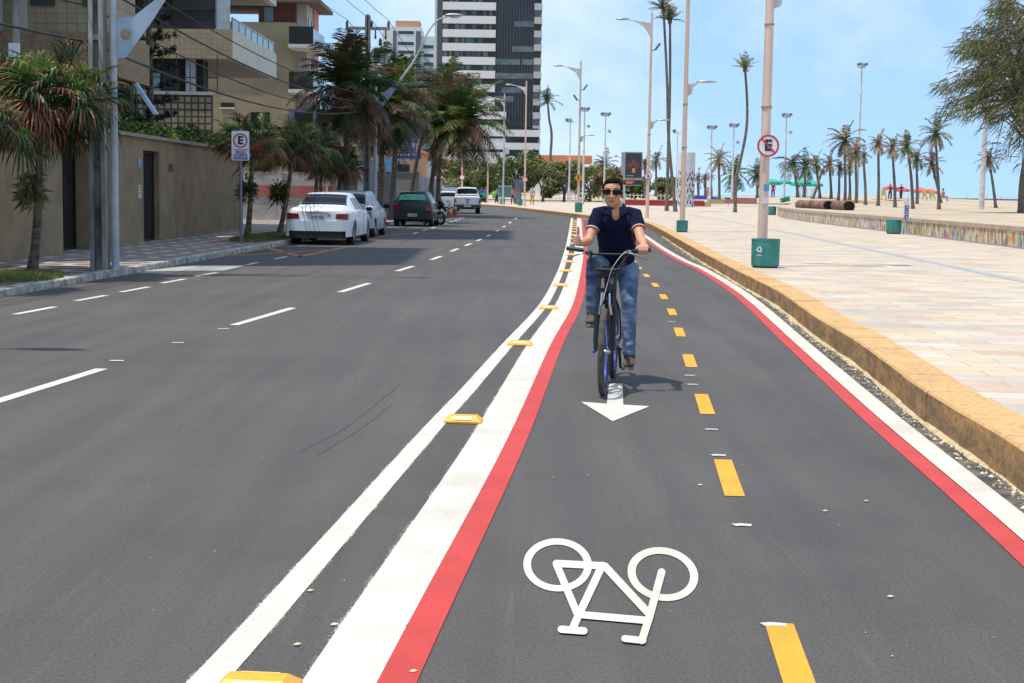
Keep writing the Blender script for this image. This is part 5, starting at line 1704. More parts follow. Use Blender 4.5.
beachpalm('tall slender palm standing just right of the glass tower', 0, 0, 547.5, 100, 12, base=G(550.5, 200.5, .24), mid=[(550, 165), (551.5, 135), (549, 118)], nf=18, tr=.15, el=(-.4, 1.45), slots=(0, 2, 1), droop=.9)
beachpalm('bushy palm low behind the lamp posts left of the clock', 0, 0, 605, 164, 13, base=P(605, 195, 205), nf=22, slots=(0, 1, 5))
beachpalm('slim palm right of the street clock near the thin pole', 0, 0, 656.5, 159, 11, base=P(655.5, 196, 180), nf=16, slots=(0, 1, 5))
beachpalm('slim palm immediately left of the pole beside the clock', 0, 0, 645, 162, 9, base=P(645, 196, 185), nf=14, slots=(0, 1, 5))
beachpalm('small palm rising above the trees before the glass tower', 0, 0, 499.5, 160, 8, base=P(499.5, 192, 205), nf=16, slots=(0, 2, 5))
# ---------------------------------------------------------------- trees before the tower
BR1, BR2, BR3 = leaf('shade_leaf_fresh', (.15, .175, .055)), leaf('shade_leaf_yellow', (.26, .25, .10)), leaf('shade_leaf_deep', (.085, .115, .038))
tg_ = [l_tree, l_treel, l_green, l_tree]
rows_ = [(451, 164, 13, 200, tg_, 'yellow green tree right of the dark palm trunks, over the pickup'), (474, 172, 14, 196, tg_, 'spreading tree above the white pickup cab'),
         (497, 172, 13, 192, [l_tree, l_green, l_green], 'round tree behind the first lamp post right of the pickup'), (520, 165, 17, 190, [l_tree, l_green, l_dark], 'largest dense green tree before the tower base'),
         (543, 175, 12, 198, tg_, 'low tree at the foot of the slender tall palm'), (564, 172, 14, 200, tg_, 'yellow green tree under the orange roof'),
         (590, 174, 15, 210, [l_olive, l_tan, l_treel], 'dry olive tree left of the cyclist head'), (612, 178, 13, 214, [l_olive, l_treel, l_tan], 'grey green bushy tree behind the cyclist head'),
         (635, 182, 9, 216, [l_tree, l_treel], 'small green tree below the street clock'), (668, 182, 9, 214, [l_olive, l_treel, l_tan], 'dry low tree between clock pole and mural column')]
for i, (px, py, rp, Y, ms, lb) in enumerate(rows_):
    sc_ = Y / F
    if ms is tg_ or l_green in ms: ms = [BR1, BR2, BR1, BR3] if ms is tg_ else [BR1, BR3, BR3]
    top = P(px, py - rp * .75, Y).z
    b_ = P(px, 192, Y); b_.z = 0.2
    crown_tree(lb, 'shade_tree', b_, top - .2, rp * sc_ * 1.45, (top - .2) * .50, n=3400, ls=.26, mats=ms, seed=100 + i, group='row of shade trees before the tower', clumps=18)
# ---------------------------------------------------------------- casuarina at right edge
random.seed(52)
cb = Gs(1023, 213)
ct_ = thing('casuarina_tree', 'big windblown casuarina with wispy olive foliage at the right edge', 'tree', cb)
Yc = cb.y
def q_(px, py, dy=0): return P(px, py, Yc + dy) - cb
mb = MB()
mb.tube(spl([(0, 0, -.1), q_(1024, 180), q_(1030, 140), q_(1035, 90), q_(1045, 40)], 5), [.32, .28, .27, .26, .25, .24, .23, .22, .21, .2, .19, .18, .17, .16, .15, .14, .13, .12, .11, .1, .09], 9)
mb.build('trunk', m_barkg, ct_, smooth=True)
mb = MB(); mf = MB()
tips = []
for k in range(165):
    # main boughs sweeping to the left (windward), from trunk points
    sx_, sy_ = random.uniform(1024, 1046), random.uniform(15, 150)
    if k < 105:
        ex, ey = random.uniform(968, 1030), random.uniform(-5, 128)
        # crown outline: reach grows lower right
        lim = 1018 - 70 * math.sin(min(1, max(0, (ey + 5) / 150)) * PI) ** .7
        ex = max(ex, lim)
    elif k < 122:
        ex, ey = random.uniform(938, 975), random.uniform(78, 118)
        sy_ = ey - random.uniform(5, 25)
    elif k < 130:
        ex, ey = random.uniform(955, 970), random.uniform(38, 58); sy_ = ey + 20
    else:
        ex, ey = random.uniform(985, 1060), random.uniform(-30, 172)
    dy = random.uniform(-2.6, 2.6)
    a, e = q_(sx_, sy_), q_(ex, ey, dy)
    m_ = a.lerp(e, .55) + Vector((0, 0, .35))
    cur = spl([a, m_, e], 5)
    mb.tube(cur, [.05 * (1 - i / (len(cur))) + .008 for i in range(len(cur))], 4, cap=False)
    for j in range(4 if k < 105 or k >= 130 else 5):
        c0 = cur[-1 - j * 1] if j < len(cur) else cur[-1]
        for _ in range(9 if k < 105 or k >= 130 else 11):
            p = c0 + Vector((random.gauss(0, .17), random.gauss(0, .2), random.gauss(0, .14)))
            d = Vector((random.gauss(-.55, .35), random.gauss(0, .4), random.gauss(-.55, .35))).normalized()
            L_ = random.uniform(.35, .95)
            s_ = d.cross(Vector((random.gauss(0, 1), random.gauss(0, 1), 0))).normalized() * random.uniform(.013, .026)
            mf.m = random.choice((0, 0, 1, 2, 3))
            mf.add([p - s_, p + s_, p + d * L_ * .6 + s_ * .8 + Vector((0, 0, -.03)), p + d * L_ + Vector((0, 0, -.08))], [(0, 1, 2, 3)])
mb.build('branches', m_barkg, ct_)
mf.build('crown', [leaf('casuarina_olive', (.13, .145, .055)), leaf('casuarina_dark', (.06, .075, .032)), leaf('casuarina_brown', (.21, .15, .075)), leaf('casuarina_light', (.20, .21, .08))], ct_, recalc=False)

# ================================================================ PROMENADE LAMPS, BINS, SIGNS
def disc_sign(root, x, y, z, r, kind):
    """round sign facing -Y, white with red ring"""
    mb = MB(); mb.lathe([(r, 0), (r, .006)], 32, (x, y, z), axis='Y'); mb.build('sign_plate', m_signw, root)
    mb = MB(); ring(mb, x, z, r * .99, r * .82, y - .004); mb.build('sign_ring', m_signr, root)
    if kind == 'E':
        text('E', r * 1.35, m_text, root, (x, y - .006, z), (R(90), 0, 0), bold=.012)
        mb = MB(); mb.box((x, y - .0105, z), (r * 1.75, .003, r * .15), rot=Matrix.Rotation(R(45), 3, 'Y')); mb.build('red_slash', m_signr, root)
    elif kind == 'P':
        mb = MB(); mb.tube([(x - .02, y - .007, z + r * .35), (x + .03, y - .007, z), (x - .05, y - .007, z - r * .45)], r * .12, 6); mb.build('pictogram', m_text, root)
        mb = MB(); mb.box((x, y - .0105, z), (r * 1.75, .003, r * .13), rot=Matrix.Rotation(R(45), 3, 'Y')); mb.build('red_slash', m_signr, root)
def prom_lamp(label, px, py, h=10.8, floods=1, side_lamp=5.1, m_=None, arm=True, rad=.095, sgn=-1):
    b_ = G(px, py, .24)
    t_ = thing('street_lamp', label, 'street lamp', b_, group='lamp poles along the promenade kerb')
    mm = m_ or m_polepink
    mb = MB(); mb.tube([(0, 0, 0), (0, 0, h * .33), (0, 0, h * .66), (0, 0, h)], [rad, rad * .88, rad * .74, rad * .6], 16); mb.build('pole', mm, t_, smooth=True)
    mb = MB(); mb.lathe([(rad * 1.08, 2.9), (rad * 1.08, 2.94)], 16); mb.lathe([(rad * 1.0, 4.4), (rad * 1.0, 4.43)], 16); mb.build('clamp_band', mat('band_brown', (.35, .24, .18), rough=.6), t_)
    if arm:
        z = h - .55
        mb = MB(); mb.slab([(sgn * rad * .5, -.02, z), (sgn * .85, -.02, z + .12), (sgn * .85, -.02, z + .06), (sgn * .35, -.02, z - .25), (sgn * rad * .5, -.02, z - .75)], (0, 1, 0), .04); mb.build('bracket', m_polelight, t_)
        mb = MB(); mb.tube([(sgn * .8, 0, z + .09), (sgn * 1.25, 0, z + .17)], .03, 6); mb.build('arm', m_polelight, t_)
        mb = MB(); mb.ell((sgn * 1.55, 0, z + .2), (.36, .14, .07), 12, 8); mb.build('lamp_head', m_lamp, t_, smooth=True)
    for k in range(floods):
        z = h - 1.9 - k * .7
        s_ = 1 if k % 2 == 0 else -1
        mb = MB(); mb.tube([(s_ * rad * .5, 0, z - .1), (s_ * .22, 0, z)], .025, 6)
        mb.box((s_ * .33, -.05, z + .12), (.12, .3, .42), rot=Matrix.Rotation(s_ * R(35), 3, 'Y')); mb.build('floodlight', mat('flood_grey', (.16, .17, .18), rough=.5), t_)
    if side_lamp:
        z = side_lamp
        mb = MB(); mb.slab([(rad * .8, -.015, z), (.42, -.015, z + .08), (.42, -.015, z + .02), (.25, -.015, z - .12), (.2, -.015, z - .35), (rad * .8, -.015, z - .4)], (0, 1, 0), .03); mb.build('side_bracket', m_polelight, t_)
        mb = MB(); mb.ell((.72, 0, z + .10), (.36, .13, .05), 12, 8); mb.build('side_lamp_head', m_lamp, t_, smooth=True)
    return t_
def bin_(label, px, py, wpx, z=.24, h=.5, recycle=False, lidless=True, group='green litter bins round the lamp poles', loc=None):
    b_ = loc if loc is not None else G(px, py, z)
    r = wpx * b_.y / F / 2
    t_ = thing('litter_bin', label, 'litter bin', b_, group=group)
    mb = MB()
    mb.lathe([(r * .97, .03), (r * .99, .06), (r, h * .5), (r * 1.0, h - .03), (r * 1.02, h - .028), (r * 1.02, h), (r * .96, h), (r * .95, h * .3), (.02, h * .3)], 36, cap=False)
    mb.build('bin_body', m_bin, t_, smooth=True)
    mb = MB(); mb.lathe([(r * .90, .0), (r * .90, .05)], 28); mb.build('bin_base', m_black, t_)
    if recycle:
        # three chasing arrows
        mw = mat('recycle_white', (.68, .74, .72), rough=.5)
        mb = MB()
        def onb(u, v):      # u sideways metres on surface, v height
            a = -PI / 2 - .62 + u / r
            return Vector((math.cos(a) * (r + .004), math.sin(a) * (r + .004), v))
        cu, cv, s_ = 0.0, h * .64, .055
        for k in range(3):
            a0 = R(90 + 120 * k)
            pts = []
            for j in range(5):
                a = a0 + R(18 + j * 20)
                rr = s_ * (1.0 / max(math.cos(((a - R(90)) % R(120)) - R(60)), .5)) * .62
                pts.append((cu + math.cos(a) * rr, cv + math.sin(a) * rr))
            for (ax, ay), (bx, by) in zip(pts, pts[1:]):
                dx, dy = bx - ax, by - ay
                L_ = math.hypot(dx, dy); nx, ny = -dy / L_ * .013, dx / L_ * .013
                q = [onb(ax + nx, ay + ny), onb(bx + nx, by + ny), onb(bx - nx, by - ny), onb(ax - nx, ay - ny)]
                mb.add(q, [(0, 1, 2, 3)])
            ax, ay = pts[-1]; px_, py_ = pts[-2]
            dx, dy = ax - px_, ay - py_; L_ = math.hypot(dx, dy); dx, dy = dx / L_, dy / L_
            mb.add([onb(ax - dy * .024, ay + dx * .024), onb(ax + dy * .024, ay - dx * .024), onb(ax + dx * .028, ay + dy * .028)], [(0, 1, 2)])
        for k, ww in enumerate((.012, .009, .012, .01, .012)):
            u = -.045 + k * .02
            mb.add([onb(u, h * .41), onb(u + ww, h * .41), onb(u + ww, h * .46), onb(u, h * .46)], [(0, 1, 2, 3)])
        mb.build('recycling_mark', mw, t_, recalc=False)
    return t_
lp = prom_lamp('nearest thick pinkish lamp pole carrying the no parking sign', 761.5, 266, h=11)
disc_sign(lp, .03, -.13, P(765, 146, lp.location.y).z - .24, .205, 'E')
mb = MB(); mb.box((.03, -.10, 1.45), (.10, .006, .12)); mb.build('blue_sticker', mat('sticker_blue', (.10, .28, .50), rough=.5), lp)
mb = MB(); mb.box((.0, -.10, 1.22), (.12, .006, .13)); mb.build('pale_sticker', mat('sticker_pale', (.6, .55, .52), rough=.6), lp)
bin_('large green recycling bin round the nearest pinkish lamp pole', 765, 267.5, 28, recycle=True, h=.52, loc=G(765, 267.3, .24))
prom_lamp('pinkish lamp pole with a small side lamp, second nearest on the promenade', 682, 231.5, h=11)
bin_('green bin round the second nearest promenade lamp pole', 682, 232, 11.5, h=.40)
l3 = prom_lamp('tall lamp pole just right of the cyclist and clock, with round prohibition sign', 647, 218, h=10.8)
disc_sign(l3, .0, -.12, P(648, 176, l3.location.y).z - .24, .21, 'P')
l4 = prom_lamp('lamp pole left of the cyclist with orange diamond sign and two floodlights', 578, 211.5, h=10.2, floods=2)
mb = MB(); mb.box((0, -.12, P(578, 178, l4.location.y).z - .24), (.42, .01, .42), rot=Matrix.Rotation(R(45), 3, 'Y')); mb.build('diamond_sign', mat('sign_orange', (.65, .28, .03), rough=.5), l4)
mb = MB(); mb.box((-.02, -.127, P(578, 177.5, l4.location.y).z - .24), (.07, .005, .22)); mb.build('pictogram', m_text, l4)
bin_('green bin round the lamp pole left of the cyclist', 578.5, 212, 7.5, h=.62)
prom_lamp('lamp pole with curved arm in front of the right side of the glass tower', 524.5, 206, h=11.2, floods=0, m_=m_polepink)
l6 = prom_lamp('grey lamp pole with square topped arm before the glass tower', 503, 204.5, h=10.8, floods=0, side_lamp=4.6, m_=m_polegrey)
mb = MB(); mb.box((.3, 0, P(506, 151, l6.location.y).z - .24), (.45, .3, .6)); mb.build('equipment_box', mat('box_pale', (.45, .46, .48), rough=.6), l6)
bin_('green bin beside the grey lamp pole before the glass tower', 502.5, 204.2, 5, h=.6)
bin_('green bin just left of the curved arm lamp pole', 520, 205.5, 5, h=.6)
prom_lamp('pinkish lamp pole right of the white pickup', 487.5, 203, h=10.6, floods=0, side_lamp=0)
lo = thing('street_lamp', 'far lamp pole standing behind the white pickup roof', 'street lamp', P(462, 193, 190), group='lamp poles along the promenade kerb')
mb = MB(); mb.tube([(0, 0, -1.5), (0, 0, 9.5)], [.13, .09], 8); mb.build('pole', m_polepink, lo)
mb = MB(); mb.lathe([(.36, 0), (.36, .02)], 16, (0, -.16, 2.0), axis='Y'); mb.build('sign_plate', m_signw, lo)
mb = MB(); ring(mb, 0, 2.0, .36, .27, -.175, n=16); mb.build('sign_ring', m_signr, lo)
# round sign on lamp pole 526
s5 = thing('round_sign', 'small round sign on the lamp pole before the tower right side', 'sign', P(525, 179.5, 134.5))
mb = MB(); mb.lathe([(.26, 0), (.26, .02)], 20, axis='Y'); mb.build('sign_plate', m_signw, s5)
mb = MB(); ring(mb, 0, 0, .26, .19, -.02, n=20); mb.build('sign_ring', m_signr, s5)
mb = MB(); mb.box((0, .2, 0), (.04, .4, .04)); mb.build('fixing', m_polegrey, s5)
# high floodlight masts on the beach
def mast(label, bx, Y, toppx, toppy, heads=4, rad=.13, base=None, m_=None, top_arms=True):
    b_ = P(bx, 195, Y); b_.z = sand_z(b_.x, b_.y) if base is None else base
    top = P(toppx, toppy, Y).z - b_.z
    t_ = thing('floodlight_mast', label, 'floodlight mast', b_, group='floodlight masts on the beach')
    mb = MB(); mb.tube([(0, 0, -.2), (0, 0, top * .5), (0, 0, top)], [rad, rad * .75, rad * .5], 10); mb.build('mast', m_ or m_polelight, t_, smooth=True)
    sc_ = Y / 130
    if top_arms:
        mb = MB(); mb.tube([(-.33 * sc_, 0, top - .1), (.33 * sc_, 0, top - .1)], .05 * sc_, 6); mb.build('crossbar', m_polegrey, t_)
    for k in range(heads):
        x = (-.3 + .6 * (k % 3) / 2) * sc_
        z = top + .12 - (k // 3) * 1.5 * sc_
        mb = MB(); mb.box((x if k < 3 else .35 * sc_, -.15, z), (.30 * sc_, .22, .24 * sc_), rot=Matrix.Rotation(R(25 * (1 if k % 2 else -1)), 3, 'Y')); mb.build('floodlight', m_lamp if k % 2 else mat('flood_grey', (.16, .17, .18)), t_)
    return t_
mast('thin tall mast among the palms right of the pale sky gap, spiky top', 857, 122, 857.5, 66, heads=3, rad=.12)
mast('thick pale mast in front of the casuarina crown', 982, 95, 982, -12, heads=3, rad=.19, m_=m_polelight)
mast('floodlight mast with forked head left of the tall bent palm', 710, 170, 710, 128, heads=3)
mast('floodlight mast behind the tall bent palm trunk', 732, 165, 732.5, 126, heads=4)
mast('floodlight mast with double lamps right of the no parking sign', 784, 150, 785, 116, heads=4)
mast('white slim mast beside the mural column', 676, 175, 676, 132, heads=1, rad=.09)
mast('slim mast with two lamps behind the lamp pole near the orange roof', 569, 190, 571, 121, heads=2, base=.3)
mast('pale mast with double head just right of the diamond sign pole', 583, 160, 586.5, 110, heads=4, base=.24, rad=.14)
mast('grey mast with double head directly above the cyclist head', 604, 170, 606, 115, heads=4, base=.3)
# beach totem sign + bin
tt = G(905.5, 234, .24)
tm = thing('totem_sign', 'pale totem post with blue arrow panels in front of the mosaic wall', 'sign', tt)
sc_ = tt.y / F
mb = MB(); mb.box((0, 0, 17.5 * sc_), (4.4 * sc_, .1, 35 * sc_)); mb.build('post', m_polelight, tm)
for i, yy in enumerate((15.5, 20, 25)):
    mb = MB(); mb.box((-.005, -.056, (234 - 192 - yy) * sc_ - .0), (3.6 * sc_, .012, 3.7 * sc_)); pn = mb.build('blue_panel', mat('sign_navy', (.03, .06, .27), rough=.5), tm)
    z = (234 - 192 - yy) * sc_
    mb = MB(); mb.slab([(-.035, -.066, z - .02), (.035, -.066, z - .02), (0, -.066, z + .035)], (0, 1, 0), .003); mb.build('arrow', m_signw, pn)
mb = MB(); mb.tube([(0, 0, 35 * sc_), (0, 0, 39 * sc_)], .07, 8); mb.build('top_cap', m_signw, tm)
bin_('green bin standing at the mosaic wall beside the totem post', 893.5, 234, 14.5, h=.50, group=None, loc=G(893.5, 233.8, .24))
bin_('small green bin at the far bend of the mosaic wall', 772, 215, 8, h=.58, group=None)
# tilted green crate on the mound
gc = thing('green_crate', 'tilted green crate lying on the sand mound above the rusty pipes', 'crate', Gs(785, 202))
k_ = gc.location.y / F
mb = MB(); mb.box((0, 0, 2.4 * k_), (8 * k_, .8, 4.6 * k_), rot=Matrix.Rotation(R(-14), 3, 'Y')); mb.build('crate_body', m_bin, gc)
mb = MB(); mb.box((-1.3 * k_, -.5, 2.2 * k_), (3 * k_, .25, 3.5 * k_), rot=Matrix.Rotation(R(20), 3, 'Y')); mb.build('lid', mat('crate_lid_green', (.03, .16, .12), rough=.6), gc)
# rusty pipes
m_rust = mat('rusty_pipe', (.16, .075, .055), rough=.85, var=.35, scale=2, col2=(.24, .13, .10), bump=.3)
def pipe(label, x0, y0, x1, y1, Y, rp, dY=4):
    """lying pipe from pixel left end to pixel right (open) end"""
    a, b_ = P(x0, y0, Y + dY), P(x1, y1, Y)
    r = rp * Y / F
    a.z = b_.z = P(x1, y1, Y).z
    t_ = thing('rusty_pipe', label, 'pipe', b_, group='rusty pipes on the sand')
    L_ = (a - b_)
    mb = MB()
    n = 28
    d = L_.normalized(); u = Vector((0, 0, 1)); w = d.cross(u).normalized()
    rings = []
    for pos, rr in ((L_, r), (Vector(), r), (Vector(), r * .9), (L_ * .95, r * .9)):
        rings.append([pos + (u * math.cos(2 * PI * j / n) + w * math.sin(2 * PI * j / n)) * rr for j in range(n)])
    v = [q for R_ in rings for q in R_]
    fs = []
    for i in range(3):
        for j in range(n):
            fs.append((i * n + j, i * n + (j + 1) % n, (i + 1) * n + (j + 1) % n, (i + 1) * n + j))
    fs.append(tuple(3 * n + j for j in range(n))); fs.append(tuple(range(n)))
    mb.add(v, fs)
    mb.build('pipe_wall', m_rust, t_, smooth=True)
    mb = MB(); mb.add([d * .12 + (u * math.cos(2 * PI * j / n) + w * math.sin(2 * PI * j / n)) * r * .895 for j in range(n)], [tuple(range(n))])
    mb.build('pipe_mouth', m_dark, t_)
    mb = MB()
    for pos in (0.0, .5, .99):
        c_ = L_ * pos
        rg = [[c_ + d * dd + (u * math.cos(2 * PI * j / n) + w * math.sin(2 * PI * j / n)) * r * 1.04 for j in range(n)] for dd in (0, .06)]
        o_ = len(mb.v); mb.v += rg[0] + rg[1]
        for j in range(n):
            mb.f.append((o_ + j, o_ + (j + 1) % n, o_ + n + (j + 1) % n, o_ + n + j)); mb.mi.append(0)
    mb.build('flange', mat('rust_flange', (.12, .06, .045), rough=.9), t_)
    return t_
pipe('rusty pipe in front with round black mouth, left of the pair', 800, 205.2, 828.5, 206.0, 84, 5.2, 5)
pipe('rusty pipe on the right with round black mouth nearest the wall', 824, 205.8, 849, 206.6, 81, 5.8, 6)
pipe('rusty pipe lying behind the other two, only its top showing', 818, 204.2, 826, 204.4, 96, 3.4, 3)

# beach umbrellas
def umbrella(label, px, py_top, Y, wpx, col_m, group, basez=None):
    p = P(px, py_top, Y)
    bz = sand_z(p.x, Y) if basez is None else basez
    r = wpx * Y / F / 2 * 1.2
    t_ = thing('beach_umbrella', label, 'beach umbrella', (p.x, Y, bz), group=group)
    h = p.z - bz
    mb = MB(); mb.tube([(0, 0, -.1), (0, 0, h)], .04, 6); mb.build('pole', m_polelight, t_)
    n = 10
    mb = MB()
    v = [(0, 0, h)]
    for (rr, dz) in ((.5, -.16), (1.0, -.50), (1.0, -.86)):
        for j in range(n):
            a = 2 * PI * j / n
            v.append((math.cos(a) * r * rr, math.sin(a) * r * rr, h + dz * r / 1.4 - (.05 * (j % 2) if dz < -.5 else 0)))
    fs = [(0, 1 + j, 1 + (j + 1) % n) for j in range(n)]
    for i in range(2):
        for j in range(n):
            fs.append((1 + i * n + j, 1 + i * n + (j + 1) % n, 1 + (i + 1) * n + (j + 1) % n, 1 + (i + 1) * n + j))
    mb.add(v, fs); mb.build('canopy', col_m, t_)
    return t_
ug = mat('umbrella_green', (.02, .40, .25), rough=.7, var=.15, scale=.8)
ur = mat('umbrella_coral', (.75, .13, .11), rough=.7, var=.12, scale=.8)
for i, (x, y, w) in enumerate(((772, 178.6, 16), (784, 179, 13), (801, 179, 18), (815, 181, 14))):
    umbrella(['leftmost green beach umbrella beside the nearest lamp pole', 'second green beach umbrella from the left', 'widest green beach umbrella under the windblown palm', 'rightmost green beach umbrella'][i], x, y, 172 + i * 4, w, ug, 'green umbrellas on the beach')
for i, (x, y, w) in enumerate(((891, 184.5, 14), (902, 186.6, 13), (920, 187, 15), (930, 188.6, 13))):
    umbrella(['leftmost coral beach umbrella', 'second coral beach umbrella, left of the paired palms', 'third coral beach umbrella, right of the paired palms', 'rightmost coral beach umbrella'][i], x, y, 170 + i * 4, w, ur, 'coral umbrellas on the beach')
def beach_chair(label, px, Y, m_):
    p = P(px, 195, Y); z = sand_z(p.x, Y)
    t_ = thing('plastic_chair', label, 'chair', (p.x, Y, z), group='plastic chairs under the umbrellas')
    mb = MB(); mb.box((0, 0, .45), (.5, .5, .05)); mb.build('seat', m_, t_)
    mb = MB(); mb.box((0, .24, .8), (.5, .05, .65)); mb.build('backrest', m_, t_)
    for x_ in (-.22, .22):
        for y_ in (-.22, .22):
            mb = MB(); mb.box((x_, y_, .21), (.05, .05, .42)); mb.build('leg', m_, t_)
cw = mat('chair_white', (.6, .6, .6), rough=.5); cy_ = mat('chair_yellow', (.6, .42, .08), rough=.5)
for i, (x, m_, lb) in enumerate(((799, cw, 'white plastic chair under the widest green umbrella, left one'), (806, cw, 'white plastic chair under the widest green umbrella, right one'), (813, cw, 'white plastic chair under the rightmost green umbrella'), (884, cy_, 'yellow plastic chair left of the coral umbrellas'), (925, cy_, 'yellow plastic chair under the coral umbrellas, left'), (933, cy_, 'yellow plastic chair under the rightmost coral umbrella'))):
    beach_chair(lb, x, 165, m_)

# mural column
mc = thing('mural_column', 'white cylindrical column painted with black jagged figures', 'column', (P(686, 190, 150).x, 150, .24))
mb = MB(); rC = 8.4 * 150 / F; zC = P(686, 152.5, 150).z - .24
mb.lathe([(rC, 0), (rC, zC), (rC * .96, zC + .04)], 40); mb.build('cylinder', mat('column_white', (.55, .55, .57), rough=.7, var=.05), mc, smooth=True)
random.seed(8)
mb = MB()
for row in range(6):
    for k in range(9):
        a0 = -PI + k * PI / 8 * 1.05 + (row % 2) * .2
        z = .45 + row * .58 + random.uniform(-.1, .1)
        pts = []
        nn = 7
        for j in range(nn):
            ang = 2 * PI * j / nn
            rr = (.06, .34, .12, .42)[(j + k) % 4] * random.uniform(.8, 1.15)
            pts.append((a0 + math.cos(ang) * rr / rC * .9, z + math.sin(ang) * rr))
        q = [Vector((math.cos(a) * (rC + .006), math.sin(a) * (rC + .006), zz_)) for a, zz_ in [(a0, z)] + pts]
        mb.add(q, [(0, 1 + j, 1 + (j + 1) % nn) for j in range(nn)])
mb.build('black_figures', mat('mural_black', (.02, .02, .022), rough=.7), mc, recalc=False)
# red stage bench and others
def lowblock(name, label, x0, x1, py0, py1, Y, m_, cat, dep=2.0, cap=None):
    a, b_ = P(x0, py1, Y), P(x1, py0, Y)
    t_ = thing(name, label, cat, ((a.x + b_.x) / 2, Y, a.z))
    mb = MB(); mb.b2(a.x, b_.x, Y, Y + dep, a.z - .1, b_.z); part(mb, 'body', m_, t_)
    if cap:
        mb = MB(); mb.b2(a.x - .03, b_.x + .03, Y - .04, Y + dep, b_.z + .002, b_.z + .08); part(mb, 'top_slab', cap, t_)
    return t_
mred = mat('bench_red', (.36, .03, .035), rough=.7, var=.12); mpk = mat('bench_pinkish', (.42, .2, .16), rough=.8)
lowblock('red_bench', 'long low red wall bench behind the two crossing palm trunks', 625, 704, 201.3, 205.8, 160, mred, 'bench', 3.0, mpk)
lowblock('stepped_kerb', 'pale ochre step at the right end of the red bench', 704.5, 711, 202, 205.4, 160, mat('step_ochre', (.45, .33, .2)), 'step', 2.5)
lowblock('dark_red_wall', 'low dull red wall beside the bent palm trunk', 725, 757, 198, 202.8, 185, mat('wall_dull_red', (.36, .15, .14), rough=.8), 'wall', 1.0)
lowblock('sand_step', 'low ochre wall strip between the red walls', 708, 726, 199.5, 203, 187, mat('step_ochre', (.45, .33, .2)), 'step', 1.0)
tp_ = thing('striped_tarp', 'blue and white tarpaulin stretched low behind the red bench', 'tarpaulin', P(710, 199, 178))
for i, (a, b_, m_) in enumerate(((692, 707, mat('tarp_blue', (.04, .06, .42), rough=.6)), (707, 711, m_whiteb), (711, 717, mat('tarp_blue', (.04, .06, .42))), (717, 725, m_whiteb), (725, 730, mat('tarp_blue', (.04, .06, .42))))):
    q0, q1 = P(a, 199.3, 178), P(b_, 195.8, 178)
    mb = MB(); mb.b2(q0.x, q1.x, 178, 179.5, q0.z, q1.z - i * .05); part(mb, 'tarp_panel', m_, tp_)
mb = MB()
for x in (692.5, 711, 729):
    q0 = P(x, 201, 178); mb.b2(q0.x - .04, q0.x + .04, 178.5, 178.6, .2, P(x, 198, 178).z)
part(mb, 'support', m_polegrey, tp_)
kio = lowblock('brick_pillar', 'small terracotta pillar behind the red bench', 707, 710.3, 187, 197, 196, mat('pillar_brick', (.45, .24, .16)), 'pillar', .6)
# jetty on the horizon
jt = thing('jetty', 'long dark breakwater with slim white posts at the horizon on the right', 'jetty', (P(985, 199, 230).x, 230, 1.2))
q0, q1 = P(875, 200.5, 230), P(1060, 198.6, 230)
mb = MB(); mb.b2(q0.x, q1.x, 230, 233, .5, P(985, 198.6, 230).z); part(mb, 'deck', mat('jetty_stone', (.20, .17, .16), rough=.9, var=.3), jt)
for x, y in ((967, 184), (987, 184.5), (1000, 193)):
    a = P(x, y, 232); mb = MB(); mb.tube([(a.x, 232, 1.0), (a.x, 232, a.z)], [.16, .06], 6); part(mb, 'white_post', m_signw, jt)
mb = MB()
for k in range(16):
    x = P(995 + k * 3, 198, 232).x; mb.b2(x, x + .08, 232, 232.1, 1.3, 2.1)
part(mb, 'railing', m_signw, jt)

# street clock / advertising panel
Yk = 122.0
ck = thing('street_clock', 'advertising panel with orange clock digits on a grey column behind the cyclist', 'street clock', (P(625, 200, Yk).x, Yk, .24))
def kp(x, y): return P(x, y, Yk)
a, b_ = kp(623.3, 180), kp(642.8, 152)
mb = MB(); mb.b2(a.x, b_.x, Yk, Yk + .35, a.z, b_.z); mb.b2(kp(621.3, 170).x, a.x - .002, Yk + .1, Yk + .34, kp(621, 175).z, b_.z - .03); part(mb, 'casing', mat('casing_grey', (.33, .34, .36), rough=.5), ck)
a2, b2_ = kp(625, 177.6), kp(641.8, 153.2)
mb = MB(); mb.b2(a2.x, b2_.x, Yk - .03, Yk - .002, a2.z, b2_.z); ps_ = part(mb, 'poster', mat('poster_dark', (.035, .03, .04), rough=.3), ck)
# abstract warm burst on the poster
random.seed(2)
mb = MB(); cxp, czp = (a2.x + b2_.x) / 2, (a2.z + b2_.z) / 2
for k in range(46):
    an = random.uniform(-.4, PI + .4); r0, r1 = random.uniform(.05, .3), random.uniform(.3, .62)
    mb.m = random.choice((0, 0, 1, 2))
    dx, dz = math.cos(an), math.sin(an); w = random.uniform(.02, .05)
    yq = Yk - .034 - .0004 * k
    z_ = czp - .1
    mb.add([(cxp + dx * r0 - dz * w, yq, z_ + dz * r0 * 1.2 + dx * w), (cxp + dx * r0 + dz * w, yq, z_ + dz * r0 * 1.2 - dx * w), (cxp + dx * r1, yq, z_ + dz * r1 * 1.25)], [(0, 1, 2)])
mb.m = 3; mb.box((cxp + .02, Yk - .056, czp - .42), (.26, .006, .34))
mb.m = 4; mb.box((cxp - .25, Yk - .056, a2.z + .16), (.55, .006, .07))
part(mb, 'artwork', [mat('art_red', (.25, .05, .03)), mat('art_orange', (.30, .12, .05)), mat('art_purple', (.14, .07, .09)), mat('art_yellow', (.42, .32, .10)), mat('art_grey', (.28, .32, .38))], ck)
a3, b3 = kp(624, 184.6), kp(642.5, 180.2)
